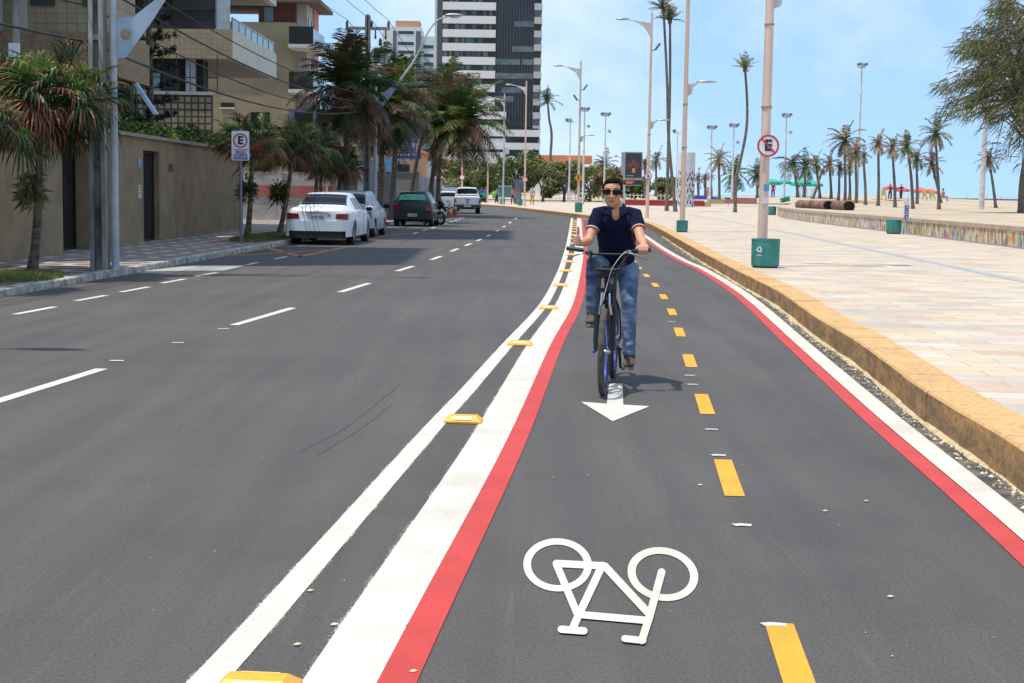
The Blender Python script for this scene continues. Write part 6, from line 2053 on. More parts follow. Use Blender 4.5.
mb = MB(); mb.b2(a3.x, b3.x, Yk, Yk + .3, a3.z, b3.z - .002); part(mb, 'display', mat('display_black', (.02, .018, .02), rough=.3), ck)
mdig = mat('digit_orange', (.5, .12, .05), emit=((1.0, .25, .1), .35))
text('10:06', .34, mdig, ck, (kp(629.8, 182.3).x - ck.location.x, -.004, kp(630, 182.4).z - .24), (R(90), 0, 0), bold=.012)
mb = MB(); mb.b2(kp(623.2, 190).x, kp(625.4, 190).x, Yk + .05, Yk + .3, .24, a3.z - .002); mb.b2(kp(625.5, 186).x, kp(641, 186).x, Yk + .1, Yk + .25, kp(630, 185.7).z, a3.z - .003); part(mb, 'column', m_polegrey, ck)
mb = MB(); mb.tube([kp(621.5, 158) + Vector((0, .2, 0)), kp(617, 156) + Vector((0, .2, 0))], .03, 5); mb.ell(kp(616, 156) + Vector((0, .2, 0)), (.14, .1, .11)); part(mb, 'side_camera', m_lamp, ck)

# bus shelter & street vendors at far kerb
bs = thing('bus_shelter', 'small glass bus shelter with teal panel beside the grey lamp pole', 'bus shelter', (P(508, 195, 156).x, 156, .24))
q = lambda x, y, Y=156: P(x, y, Y)
mb = MB(); mb.b2(q(498, 190).x, q(512, 190).x, 155, 157.4, q(500, 187).z, q(500, 185.4).z); part(mb, 'roof', mat('shelter_roof', (.25, .27, .28)), bs)
mb = MB(); mb.b2(q(498.3, 190).x, q(503.5, 190).x, 157.2, 157.26, .9, q(500, 187.2).z); part(mb, 'teal_panel', mat('shelter_teal', (.05, .30, .30), rough=.4), bs)
mb = MB(); mb.b2(q(504, 190).x, q(511.5, 190).x, 157.2, 157.26, .9, q(500, 187.2).z); part(mb, 'glass_panel', m_glassb, bs)
mb = MB()
for x in (498.5, 504, 511.6): mb.b2(q(x, 190).x - .05, q(x, 190).x + .05, 157.27, 157.37, .24, q(500, 187).z)
part(mb, 'post', m_polegrey, bs)
mb = MB(); mb.b2(q(505, 190).x, q(511, 190).x, 156.4, 156.9, .62, .70); part(mb, 'seat', m_greyb, bs)
fb = thing('phone_totem', 'blue and grey information stand right of the bus shelter', 'information stand', (P(517.5, 195, 150).x, 150, .24))
q = lambda x, y, Y=150: P(x, y, Y)
mb = MB(); mb.b2(q(515, 190).x, q(520.5, 190).x, 150, 150.5, .24, q(517, 184.5).z); part(mb, 'body', mat('stand_grey', (.13, .15, .17), rough=.5), fb)
mb = MB(); mb.b2(q(514.6, 190).x, q(521, 190).x, 149.9, 150.6, q(517, 184.4).z, q(517, 181).z); part(mb, 'blue_header', mat('stand_blue', (.04, .12, .35), rough=.5), fb)
vc = thing('vendor_cart', 'teal vendor cart right of the white pickup', 'cart', (P(483, 200, 168).x, 168, .24))
q = lambda x, y, Y=168: P(x, y, Y)
mb = MB(); mb.b2(q(480.6, 190).x, q(486, 190).x, 168, 169, .5, 1.35); part(mb, 'box', mat('cart_teal', (.03, .25, .2), rough=.5), vc)
for x in (481.3, 485.3):
    mb = MB(); mb.lathe([(.28, -.04), (.28, .04)], 16, (q(x, 190).x, 167.9, .52), axis='Y'); part(mb, 'wheel', m_black, vc)
gb = thing('green_bag', 'bright green bag beside a standing person right of the pickup', 'bag', (P(494, 196, 160).x, 160, .5))
mb = MB(); mb.ell((0, 0, .62), (.22, .18, .42), 12, 8); mb.build('bag_body', mat('bag_green', (.20, .50, .05), rough=.6), gb, smooth=True)
mb = MB(); mb.tube([(-.1, 0, 1.0), (0, 0, 1.2), (.1, 0, 1.0)], .02, 5); mb.build('handle', m_black, gb)

# ================================================================ DISTANT PEOPLE
def loft(mb, pts, n=12):
    """pts: list of (pos, (ru, rw)) ; closed tube"""
    mb.tube([p[0] for p in pts], [p[1] for p in pts], n)
skinm = mat('skin_brown', (.30, .15, .09), rough=.55, var=.08)
def small_person(label, loc, face=0.0, shirt=(.1, .1, .3), short=(.1, .1, .12), long_leg=True, stride=.18, sit=False, hairc=(.015, .012, .01), scale=1.0, armout=0.1):
    t_ = thing('person', label, 'person', loc, rz=face)
    t_.scale = (scale,) * 3
    H = 0.46 if sit else .92
    def legpts(s_):
        if sit:
            return [((s_ * .09, .0, H), (.08, .08)), ((s_ * .1, -.42, H + .02), (.065, .065)), ((s_ * .1, -.44, .1), (.04, .04)), ((s_ * .1, -.55, .04), (.04, .035))]
        k = s_ * stride
        return [((s_ * .09, 0, H), (.085, .09)), ((s_ * .09, -k * .6 - .02, .5), (.06, .06)), ((s_ * .09, k * .2 - k * .8 + .02, .1), (.038, .04)), ((s_ * .09, -k - .10, .035), (.04, .03))]
    def tor(d):
        return [((0, 0, H - .06), (.14 + d, .10 + d)), ((0, 0, H + .15), (.14 + d, .09 + d)), ((0, 0, H + .38), (.175 + d, .11 + d)), ((0, 0, H + .52), (.13 + d, .08 + d)), ((0, 0, H + .56), (.06, .06))]
    body = MB()
    body.tube([Vector(p) for p, r in tor(0)], [r[::-1] for p, r in tor(0)], 10)
    body.tube([(0, 0, H + .5), (0, -.01, H + .62)], .05, 8)
    body.ell((0, -.02, H + .72), (.075, .095, .115), 10, 8)
    for s_ in (-1, 1):
        body.tube([Vector(p) for p, r in legpts(s_)], [r[0] for p, r in legpts(s_)], 8)
        body.tube([(s_ * .17, 0, H + .49), (s_ * (.21 + armout * .4), -.02 + stride * s_ * .4, H + .22), (s_ * (.21 + armout), -.12 + stride * s_, H - .02)], [.05, .038, .03], 8)
    o = body.build('body', skinm, t_)
    bake(o, [('REMESH', dict(mode='VOXEL', voxel_size=.022))])
    o.data.materials.clear(); o.data.materials.append(skinm)
    sh = MB()
    sh.tube([Vector(p) for p, r in tor(.018)[:4]], [r[::-1] for p, r in tor(.018)[:4]], 10)
    for s_ in (-1, 1):
        sh.tube([(s_ * .13, 0, H + .5), (s_ * (.20 + armout * .3), -.01 + stride * s_ * .2, H + .30)], [.07, .055], 8)
    sh.build('shirt', mat('cloth_%02d%02d%02d' % tuple(int(c * 99) for c in shirt), shirt, rough=.9, var=.1), t_, smooth=True)
    tr = MB()
    for s_ in (-1, 1):
        lp_ = legpts(s_)
        k = 3 if long_leg else 2
        pp = [Vector(p) for p, r in lp_[:k]]
        if not long_leg: pp = [pp[0], pp[0].lerp(pp[1], .95)]
        tr.tube(pp, [.10, .078, .06][:len(pp)], 8)
    tr.tube([(0, 0, H - .1), (0, 0, H + .04)], [(.11, .16), (.11, .155)], 10)
    tr.build('trousers' if long_leg else 'shorts', mat('cloth_%02d%02d%02d' % tuple(int(c * 99) for c in short), short, rough=.9, var=.1), t_, smooth=True)
    hr = MB(); hr.ell((0, .01, H + .755), (.085, .10, .10), 10, 8); hr.build('hair', mat('hair_dark', hairc, rough=.8), t_, smooth=True)
    return t_
def pg(px, Y, z=.236):
    p = P(px, 195, Y); return (p.x, Y, z)
def pgs(px, Y):
    p = P(px, 195, Y); return (p.x, Y, sand_z(p.x, Y))
small_person('person walking in orange shorts and pale shirt left of the slender palm', pg(532.3, 140), .3, (.30, .34, .45), (.62, .30, .04), False)
small_person('person in dark trousers standing beside the green bag', pg(496.8, 158), 1.4, (.22, .24, .32), (.03, .035, .07))
small_person('person in blue shirt behind the teal cart, left one', pg(481.4, 172), 0, (.05, .08, .32), (.05, .05, .07))
small_person('person in blue shirt behind the teal cart, right one', pg(485.4, 173), .4, (.06, .10, .36), (.05, .05, .07))
small_person('person in red top sitting by the bus shelter', pg(513.0, 152), 1.2, (.32, .16, .14), (.03, .03, .04), sit=False)
small_person('person in red standing under the leftmost green umbrella', pgs(773, 165), .2, (.30, .03, .03), (.05, .03, .05))
small_person('person in black standing under the widest green umbrella', pgs(797.5, 168), .5, (.02, .02, .025), (.03, .03, .04))
small_person('person with white shorts standing right of the black clad one', pgs(803.5, 170), -.4, (.03, .03, .04), (.5, .5, .5), False)
small_person('person in dark clothes under the leftmost coral umbrella', pgs(890, 165), .4, (.10, .05, .05), (.04, .04, .06))
small_person('person in dark clothes just right of the totem top', pgs(901, 168), -.4, (.03, .03, .05), (.04, .03, .03))
small_person('person sitting low on the sand right of the tall isolated palm', pgs(943, 150), 1.0, (.4, .15, .10), (.4, .15, .10), False, sit=True)

# ================================================================ VEHICLES
m_tyre = mat('tyre_rubber', (.018, .018, .019), rough=.85, var=.2)
m_rim = mat('alloy_rim', (.45, .46, .48), rough=.3, metal=.8, var=.05)
m_cglass = mat('car_glass', (.006, .007, .008), rough=.12, var=.1, spec=.28)
m_tail = mat('tail_lamp_red', (.17, .010, .016), rough=.2, var=.1, coat=.5)
m_plate = mat('number_plate', (.42, .43, .44), rough=.4)
m_chrome = mat('chrome', (.6, .6, .62), rough=.12, metal=1.0)
def lerp_tab(tab, y):
    if y <= tab[0][0]: return tab[0][1:]
    for a, b_ in zip(tab, tab[1:]):
        if y <= b_[0]:
            t = (y - a[0]) / (b_[0] - a[0])
            t = t * t * (3 - 2 * t) * .5 + t * .5
            return [p + (q - p) * t for p, q in zip(a[1:], b_[1:])]
    return tab[-1][1:]
def car(name, label, cat, loc, rz, tab, wheels, wr, bodym, glass_side, rear_glass, extras=None, tw=.2, group=None, front_glass=None, ncol=40):
    """tab rows: y, half width sill, half width belt, z sill, z belt, z roof edge, half width roof, z roof centre. y=0 is the rear bumper."""
    t_ = thing(name, label, cat, loc, rz=rz, group=group)
    Lc = tab[-1][0]
    def ringp(y):
        hs, hb, zs, zb, zr, hr, zc = lerp_tab(tab, y)
        zm = zs + (zb - zs) * .5
        half = [(hs * .9, zs), (hs, zs + .06), (max(hs, hb) * 1.01, zm), (hb, zb - .06), (hb * .975, zb), (hr + (hb - hr) * .04, zr - .05 * (zr - zb > .1)), (hr * .93, zr + (zc - zr) * .45), (hr * .5, zr + (zc - zr) * .85)]
        return [Vector((x, y, z)) for x, z in half] + [Vector((0, y, zc))] + [Vector((-x, y, z)) for x, z in half[::-1]]
    ysl = sorted(set([i * Lc / ncol for i in range(ncol + 1)] + [r_[0] for r_ in tab]))
    mb = MB()
    rings = [ringp(y) for y in ysl]
    k = len(rings[0])
    v = [p for r_ in rings for p in r_]
    fs = []
    for i in range(len(rings) - 1):
        for j in range(k):
            fs.append((i * k + j, i * k + (j + 1) % k, (i + 1) * k + (j + 1) % k, (i + 1) * k + j))
    fs.append(tuple(range(k))[::-1]); fs.append(tuple((len(rings) - 1) * k + j for j in range(k)))
    mb.add(v, fs)
    body = mb.build('body', bodym, t_, smooth=True)
    # wheel arches cut out
    for wy in wheels:
        hs = lerp_tab(tab, wy)[0]
        for s_ in (-1, 1):
            cm = MB(); cm.lathe([(wr * 1.14, s_ * (hs - .24)), (wr * 1.14, s_ * (hs + .3))], 24, (0, wy, wr), axis='X')
            co = cm.build('cutter', m_black)
            md = body.modifiers.new('b', 'BOOLEAN'); md.operation = 'DIFFERENCE'; md.object = co; md.solver = 'EXACT'
            co.parent = t_
            bpy.context.view_layer.update()
            dg = bpy.context.evaluated_depsgraph_get()
            me = bpy.data.meshes.new_from_object(body.evaluated_get(dg))
            body.modifiers.clear()
            body.data = me
            bpy.data.objects.remove(co)
    bd = body.data
    while len(bd.materials) > 1: bd.materials.pop(index=len(bd.materials) - 1)
    bd.polygons.foreach_set('material_index', [0] * len(bd.polygons))
    bd.polygons.foreach_set('use_smooth', [True] * len(bd.polygons))
    try: bd.set_sharp_from_angle(angle=R(35))
    except Exception: pass
    # glass panels lie on the same surface, 4 mm proud
    def sidept(y, f, s_):
        r_ = ringp(y)
        a, b_ = r_[4], r_[5]
        p = a.lerp(b_, f)
        return Vector((s_ * (p.x + .006), y, p.z + .001))
    for s_ in (-1, 1):
        for (ya, yb, fa, fb, ta, tb) in glass_side:
            mb = MB()
            nn = 8
            lo = [sidept(ya + (yb - ya) * i / nn, fa, s_) for i in range(nn + 1)]
            hi = [sidept(ta + (tb - ta) * i / nn, fb, s_) for i in range(nn + 1)]
            mb.ribbon(lo, hi)
            mb.build('side_window', m_cglass, t_)
    def top(y, f):
        r_ = ringp(y)
        # f -1..1 across roof surface between indices 5 and mirrored
        pts = r_[5:12]
        x = f * 3 + 3
        i = min(5, int(x)); t = x - i
        p = pts[i].lerp(pts[i + 1], t)
        return Vector((p.x, y, p.z))
    for nm, (ya, yb, w) in (('rear_window', rear_glass), ('windscreen', front_glass or None)) if front_glass else (('rear_window', rear_glass),):
        mb = MB(); ny, nx = 8, 10
        g = [[top(ya + (yb - ya) * i / ny, -w + 2 * w * j / nx) for j in range(nx + 1)] for i in range(ny + 1)]
        n_ = (g[ny][nx // 2] - g[0][nx // 2]).cross(Vector((1, 0, 0))); n_.normalize()
        if n_.z < 0: n_ = -n_
        v = [p + n_ * .007 for r_ in g for p in r_]
        mb.add(v, [(i * (nx + 1) + j, i * (nx + 1) + j + 1, (i + 1) * (nx + 1) + j + 1, (i + 1) * (nx + 1) + j) for i in range(ny) for j in range(nx)])
        mb.build(nm, m_cglass, t_)
    for wy in wheels:
        hs = lerp_tab(tab, wy)[0]
        for s_ in (-1, 1):
            w_ = MB(); x1 = s_ * (hs + .005)
            w_.lathe([(wr * .62, s_ * -tw), (wr * .93, s_ * -tw), (wr, s_ * -tw * .85), (wr, s_ * -tw * .15), (wr * .94, 0), (wr * .66, 0), (wr * .62, s_ * -.03)], 28, (x1, wy, wr), axis='X')
            wh = w_.build('wheel', m_tyre, t_, smooth=True)
            r_ = MB(); r_.lathe([(wr * .64, s_ * -.035), (wr * .64, s_ * -.012), (wr * .56, s_ * -.006), (wr * .54, s_ * -.05), (.01, s_ * -.055)], 24, (x1, wy, wr), axis='X', cap=False)
            for q in range(5):
                a = 2 * PI * q / 5
                r_.box((x1 - s_ * .02, wy + math.cos(a) * wr * .3, wr + math.sin(a) * wr * .3), (.025, wr * .56, wr * .15), rot=Matrix.Rotation(a, 3, 'X'))
            r_.lathe([(wr * .13, s_ * -.03), (wr * .13, s_ * -.002)], 10, (x1, wy, wr), axis='X')
            r_.build('rim', m_rim, wh)
    if extras: extras(t_, tab, ringp, top)
    return t_
def mirrors(t_, y, x, z, m_):
    for s_ in (-1, 1):
        mb = MB(); mb.ell((s_ * (x + .13), y, z), (.12, .07, .085), 12, 8); mb.tube([(s_ * x, y, z - .04), (s_ * (x + .08), y, z - .02)], .025, 6); mi_ = mb.build('mirror', m_, t_, smooth=True)
        mb = MB(); mb.ell((s_ * (x + .13), y - .045, z), (.10, .03, .065), 12, 6); mb.build('mirror_glass', m_cglass, mi_, smooth=True)
def lampshape(t_, x0, x1, z0, z1, y, s_, taper=.6, name='tail_light', m_=None, wrap=.22):
    """lamp cluster wrapping the rear corner"""
    mb = MB()
    pts = [(s_ * x0, y - .012, z0 + (z1 - z0) * .12), (s_ * x1, y - .004, z0), (s_ * (x1 + .008), y + wrap, z0 + (z1 - z0) * .45), (s_ * (x1 + .004), y + wrap, z1), (s_ * x1, y - .004, z1), (s_ * x0 * 1.04, y - .012, z1 - (z1 - z0) * .08)]
    mb.add(pts, [(0, 1, 4, 5), (1, 2, 3, 4)])
    o_ = mb.build(name, m_ or m_tail, t_)
    md = o_.modifiers.new('s', 'SOLIDIFY'); md.thickness = .02; md.offset = 0
    bake(o_, [], False)
    return o_
def body_paint(name, col, met=.0, rough=.38):
    return mat(name, col, rough=rough, metal=met, var=.02, coat=.25, scale=1)
# --- white sedan
pw = body_paint('car_paint_white', (.68, .69, .71))
sed = [(0.0, .66, .70, .44, .84, .91, .60, .94), (.03, .72, .77, .42, .87, .95, .64, .98), (.10, .80, .86, .30, .92, 1.00, .72, 1.03), (.35, .84, .875, .24, .93, 1.02, .72, 1.05), (.75, .86, .885, .20, .93, 1.03, .70, 1.06), (.98, .865, .89, .19, .93, 1.12, .665, 1.16), (1.25, .87, .89, .18, .93, 1.27, .62, 1.31), (1.55, .87, .89, .18, .93, 1.385, .60, 1.42), (2.1, .87, .885, .18, .92, 1.41, .60, 1.45), (2.7, .87, .88, .18, .91, 1.38, .60, 1.42), (3.05, .87, .88, .18, .905, 1.22, .63, 1.25), (3.45, .87, .875, .18, .90, .97, .70, 1.0), (4.1, .85, .85, .2, .80, .84, .68, .87), (4.45, .78, .78, .3, .68, .70, .6, .72), (4.58, .66, .66, .38, .58, .60, .5, .61)]
def ex_sedan(t_, tab, rp, top):
    blk = mat('bumper_black', (.012, .012, .013), rough=.6)
    mb = MB(); mb.prism([(-.78, .04), (-.68, -.06), (.68, -.06), (.78, .04), (.78, .3), (-.78, .3)], .19, .385); mb.build('diffuser', blk, t_)
    mb = MB(); mb.prism([(-.885, .06), (-.84, -.03), (-.7, -.075), (.7, -.075), (.84, -.03), (.885, .06), (.885, .5), (-.885, .5)], .387, .66); bp_ = mb.build('bumper', pw, t_)
    mb = MB(); mb.prism([(-.885, .06), (-.84, -.03), (-.782, -.05), (-.782, .2), (-.885, .5)], .24, .386); mb.prism([(.885, .06), (.84, -.03), (.782, -.05), (.782, .2), (.885, .5)], .24, .386); mb.build('bumper_corner', pw, t_)
    for s_ in (-1, 1): lampshape(t_, .50, .835, .70, .87, -.012, s_, wrap=.24)
    mb = MB(); mb.b2(-.32, .32, -.03, -.008, .86, .90); mb.build('chrome_strip', m_chrome, t_)
    mb = MB(); mb.b2(-.21, .21, -.035, -.008, .70, .83); pl_ = mb.build('number_plate', m_plate, t_)
    text('HWX 7095', .10, m_text, pl_, (0, -.037, .76), (R(90), 0, 0), width=.34)
    mb = MB(); ring(mb, 0, .935, .05, .038, -.035, n=20); mb.box((0, -.033, .95), (.008, .004, .04)); mb.box((.018, -.033, .925), (.008, .004, .04), rot=Matrix.Rotation(R(60), 3, 'Y')); mb.box((-.018, -.033, .925), (.008, .004, .04), rot=Matrix.Rotation(R(-60), 3, 'Y')); mb.build('badge', m_chrome, t_)
    mb = MB(); mb.box((.33, -.02, .82), (.07, .012, .06)); mb.build('sticker', mat('sticker_green', (.06, .30, .10)), t_)
    mirrors(t_, 3.0, .87, .98, pw)
    for s_ in (-1, 1):
        mb = MB()
        for y_ in (1.62, 2.55, 3.42):
            mb.b2(s_ * .886, s_ * .892, y_, y_ + .012, .3, .92)
        mb.build('door_gap', m_black, t_)
        for y_ in (1.75, 2.7):
            mb = MB(); mb.b2(s_ * .89, s_ * .915, y_, y_ + .2, .80, .83); mb.build('door_handle', pw, t_)
pc = G(315, 243.5)
cy0 = 40.6
cx0 = P(317.5, 240, cy0).x
car('parked_car', 'white saloon car parked at the left kerb with rusty palm above', 'car', (cx0, cy0, .0), R(-2.4), sed, (.95, 3.72), .325, pw,
    [(1.38, 2.05, .12, .86, 1.55, 2.05), (2.12, 3.22, .12, .86, 2.12, 2.86)], (.86, 1.46, .84), ex_sedan, front_glass=(2.78, 3.38, .9))
# --- silver hatchback behind
pssil = body_paint('car_paint_silver', (.36, .38, .40), .3)
hat = [(0.0, .70, .78, .40, .84, 1.02, .62, 1.05), (.12, .80, .83, .28, .92, 1.28, .60, 1.32), (.35, .83, .845, .22, .94, 1.42, .58, 1.46), (.9, .84, .85, .19, .94, 1.46, .58, 1.50), (1.9, .84, .85, .19, .93, 1.46, .58, 1.50), (2.35, .84, .845, .19, .92, 1.38, .58, 1.42), (2.75, .84, .84, .19, .91, 1.12, .62, 1.15), (3.05, .84, .835, .19, .89, .95, .66, .98), (3.6, .81, .80, .2, .78, .82, .62, .84), (3.85, .70, .70, .34, .62, .64, .54, .65)]
def mk_hatch_extra(bm_, dark=False, plate='HUM 4122', shade=None):
    def f(t_, tab, rp, top):
        mb = MB(); mb.prism([(-.845, .1), (-.78, -.03), (-.6, -.07), (.6, -.07), (.78, -.03), (.845, .1), (.845, .4), (-.845, .4)], .30, .60); mb.build('bumper', bm_ if not dark else mat('bumper_black', (.012, .012, .013)), t_)
        for s_ in (-1, 1): lampshape(t_, .56, .79, .66, .93, -.01, s_, wrap=.14)
        mb = MB(); mb.b2(-.2, .2, -.09, -.072, .42, .55) if dark else mb.b2(-.2, .2, -.03, -.008, .66, .79); pl_ = mb.build('number_plate', m_plate, t_)
        text(plate, .09, m_text, pl_, (0, -.0315, .725) if not dark else (0, -.0915, .485), (R(90), 0, 0), width=.32)
        mirrors(t_, 2.55, .84, 1.0, m_black)
        for s_ in (-1, 1):
            mb = MB()
            for y_ in (1.75, 2.75): mb.b2(s_ * .851, s_ * .857, y_, y_ + .012, .3, .92)
            mb.build('door_gap', m_black, t_)
        if shade:
            g = [[top(.035 + .17 * i / 6, -.72 + 1.44 * j / 8) for j in range(9)] for i in range(7)]
            nn_ = (g[6][4] - g[0][4]).cross(Vector((1, 0, 0))).normalized()
            if nn_.y > 0: nn_ = -nn_
            mb = MB(); mb.add([p + nn_ * .012 for r_ in g for p in r_], [(i * 9 + j, i * 9 + j + 1, (i + 1) * 9 + j + 1, (i + 1) * 9 + j) for i in range(6) for j in range(8)]); sh_ = mb.build('window_shade', shade, t_)
            random.seed(6)
            mb = MB()
            for k in range(9):
                x = random.uniform(-.4, .4); f_ = random.uniform(.25, .75)
                mb.m = k % 3
                c0 = top(.035 + .17 * f_, x / .6 * .8) + nn_ * .016
                mb.box(c0, (random.uniform(.06, .16), .004, random.uniform(.03, .07)), rot=Matrix.Rotation(R(-25), 3, 'X'))
            mb.build('shade_print', [mat('print_cream', (.5, .45, .3)), mat('print_pale_green', (.2, .45, .3)), mat('print_rose', (.4, .2, .18))], sh_)
    return f
cy1 = 47.6
car('parked_car', 'silver hatchback parked in front of the white saloon', 'car', (P(346.5, 235, cy1).x, cy1, 0), R(-2.4), hat, (.62, 3.1), .30, pssil,
    [(.45, 1.15, .12, .86, .5, 1.15), (1.22, 1.85, .12, .86, 1.22, 1.85), (1.92, 2.72, .12, .84, 1.92, 2.36)], (.02, .24, .85), mk_hatch_extra(pssil), front_glass=(2.4, 2.98, .9))
# --- dark green hatchback
pg_ = body_paint('car_paint_dark_green', (.006, .016, .013))
cy2 = 63.0
car('parked_car', 'dark green hatchback with patterned green rear window shade', 'car', (P(412.5, 222, cy2).x, cy2, 0), R(-2), hat, (.62, 3.1), .29, pg_,
    [(.45, 1.15, .12, .86, .5, 1.15), (1.22, 1.85, .12, .86, 1.22, 1.85), (1.92, 2.72, .12, .84, 1.92, 2.36)], (.02, .24, .85), mk_hatch_extra(pg_, True, shade=mat('shade_green', (.08, .42, .26), rough=.6, var=.3, scale=3)), front_glass=(2.4, 2.98, .9))
# --- white pickup
pk = [(0.0, .82, .84, .55, 1.04, 1.10, .80, 1.11), (.06, .86, .88, .50, 1.06, 1.12, .82, 1.13), (1.55, .88, .90, .42, 1.08, 1.13, .82, 1.14), (1.60, .88, .90, .42, 1.08, 1.16, .80, 1.18), (1.75, .88, .90, .40, 1.08, 1.66, .66, 1.70), (2.2, .88, .90, .38, 1.08, 1.74, .66, 1.79), (3.2, .88, .90, .38, 1.08, 1.72, .66, 1.77), (3.7, .88, .895, .38, 1.08, 1.34, .70, 1.37), (3.95, .88, .89, .38, 1.06, 1.12, .74, 1.15), (4.9, .87, .87, .4, .98, 1.02, .72, 1.05), (5.2, .76, .76, .5, .82, .84, .6, .86)]
def ex_pickup(t_, tab, rp, top):
    mb = MB(); mb.b2(-.9, .9, -.14, -.005, .42, .60); mb.build('bumper', mat('bumper_dark', (.03, .03, .035), rough=.4), t_)
    for s_ in (-1, 1): lampshape(t_, .76, .885, .66, 1.02, -.012, s_, wrap=.12)
    mb = MB(); mb.b2(-.72, .72, -.022, -.006, .62, 1.05); tg = mb.build('tailgate', body_paint('pickup_tailgate', (.55, .58, .63)), t_)
    mb = MB(); mb.b2(-.13, .13, -.03, -.023, .92, .97); mb.ell((0, -.03, .80), (.06, .012, .06)); mb.build('tailgate_handle', m_black, tg)
    mb = MB(); mb.b2(-.24, .24, -.155, -.142, .45, .57); mb.build('number_plate', m_plate, t_)
    mb = MB(); mb.b2(-.5, .5, .1, .5, .3, .42); mb.build('tow_frame', m_black, t_)
    mirrors(t_, 3.4, .89, 1.2, m_black)
cy3 = 100.0
ppk = body_paint('pickup_white', (.52, .55, .60))
car('pickup_truck', 'white double cab pickup parked behind traffic cones', 'pickup truck', (P(467.5, 205, cy3).x, cy3, 0), R(3), pk, (1.05, 4.2), .38, ppk,
    [(1.85, 2.5, .1, .85, 1.95, 2.5), (2.58, 3.6, .1, .85, 2.58, 3.3)], (1.61, 1.78, .88), ex_pickup, tw=.24)
# --- cars behind the pickup
pwh = body_paint('car_paint_offwhite', (.55, .56, .58))
car('parked_car', 'white hatchback partly hidden behind the white pickup', 'car', (P(448.5, 205, 113).x, 113, 0), R(4), hat, (.62, 3.1), .30, pwh, [(.45, 1.85, .12, .86, .5, 1.85), (1.92, 2.72, .12, .84, 1.92, 2.36)], (.02, .24, .85), mk_hatch_extra(pwh), front_glass=(2.4, 2.98, .9))
van = [(0.0, .80, .84, .40, 1.05, 1.75, .70, 1.80), (.1, .86, .88, .30, 1.08, 1.88, .70, 1.93), (3.0, .86, .88, .28, 1.08, 1.90, .70, 1.95), (3.5, .86, .87, .28, 1.05, 1.45, .70, 1.48), (4.0, .84, .85, .30, .98, 1.06, .70, 1.1), (4.4, .72, .72, .4, .78, .80, .6, .82)]
car('parked_van', 'white van farthest back in the parked row', 'van', (P(450.5, 205, 128).x, 128, 0), R(6), van, (.8, 3.5), .33, pwh, [(.4, 2.9, .12, .8, .4, 2.9)], (.01, .09, .8), mk_hatch_extra(pwh), front_glass=(3.05, 3.6, .9))
0 and car('parked_car', 'silver car nose hidden by the dark palm trunks', 'car', (P(431.5, 205, 84).x, 84, 0), R(-1), hat, (.62, 3.1), .30, pssil, [(.45, 1.85, .12, .86, .5, 1.85), (1.92, 2.72, .12, .84, 1.92, 2.36)], (.02, .24, .85), mk_hatch_extra(pssil), front_glass=(2.4, 2.98, .9))
# --- motorcycle
mo = thing('motorcycle', 'dark motorcycle parked just right of the dark green car', 'motorcycle', (P(441, 220, 66).x, 66, 0), rz=R(38))
for y_ in (0, 1.28):
    mb = MB()
    n = 22
    for k in range(n):
        a0, a1 = 2 * PI * k / n, 2 * PI * (k + 1) / n
    mb.lathe([(.22, -.04), (.29, -.045), (.305, 0), (.29, .045), (.22, .04)], 24, (0, y_, .305), axis='X', cap=False)
    w_ = mb.build('wheel', m_tyre, mo, smooth=True)
    mb = MB(); mb.lathe([(.222, -.03), (.222, .03), (.20, .03), (.20, -.03)], 20, (0, y_, .305), axis='X', cap=False)
    for k in range(6):
        a = PI * k / 6; mb.tube([(0, y_ + math.cos(a) * .21, .305 + math.sin(a) * .21), (0, y_ - math.cos(a) * .21, .305 - math.sin(a) * .21)], .012, 4)
    mb.build('rim', m_rim, w_)
mb = MB(); mb.ell((0, .78, .80), (.14, .28, .14), 14, 10); mb.build('fuel_tank', mat('bike_grey', (.10, .12, .15), rough=.25), mo, smooth=True)
mb = MB(); mb.tube([(0, .55, .80), (0, .1, .84), (0, -.2, .92)], [(.12, .06), (.13, .06), (.08, .04)], 10); mb.build('saddle', m_black, mo, smooth=True)
mb = MB(); mb.ell((0, .68, .45), (.15, .22, .2), 12, 8); mb.build('engine', mat('engine_grey', (.12, .12, .12), rough=.4, metal=.6), mo)
for s_ in (-1, 1):
    mb = MB(); mb.tube([(s_ * .09, 1.28, .305), (s_ * .09, 1.0, 1.02)], .025, 6); mb.build('fork', m_rim, mo)
    mb = MB(); mb.tube([(0, .97, 1.04), (s_ * .2, .95, 1.10), (s_ * .36, .85, 1.08)], .018, 6); mb.build('handlebar', m_black, mo)
mb = MB(); mb.ell((0, 1.1, .92), (.1, .09, .1), 12, 8); mb.build('headlight', m_lampglass, mo, smooth=True)
mb = MB(); mb.tube([(.14, .7, .3), (.16, 0, .38)], [.04, .05], 8); mb.build('exhaust', m_chrome, mo)
mb = MB(); mb.tube([(0, -.1, .8), (0, -.3, .75), (0, -.36, .6)], [(.07, .02), (.07, .02), (.06, .02)], 6); mb.build('rear_mudguard', m_black, mo)
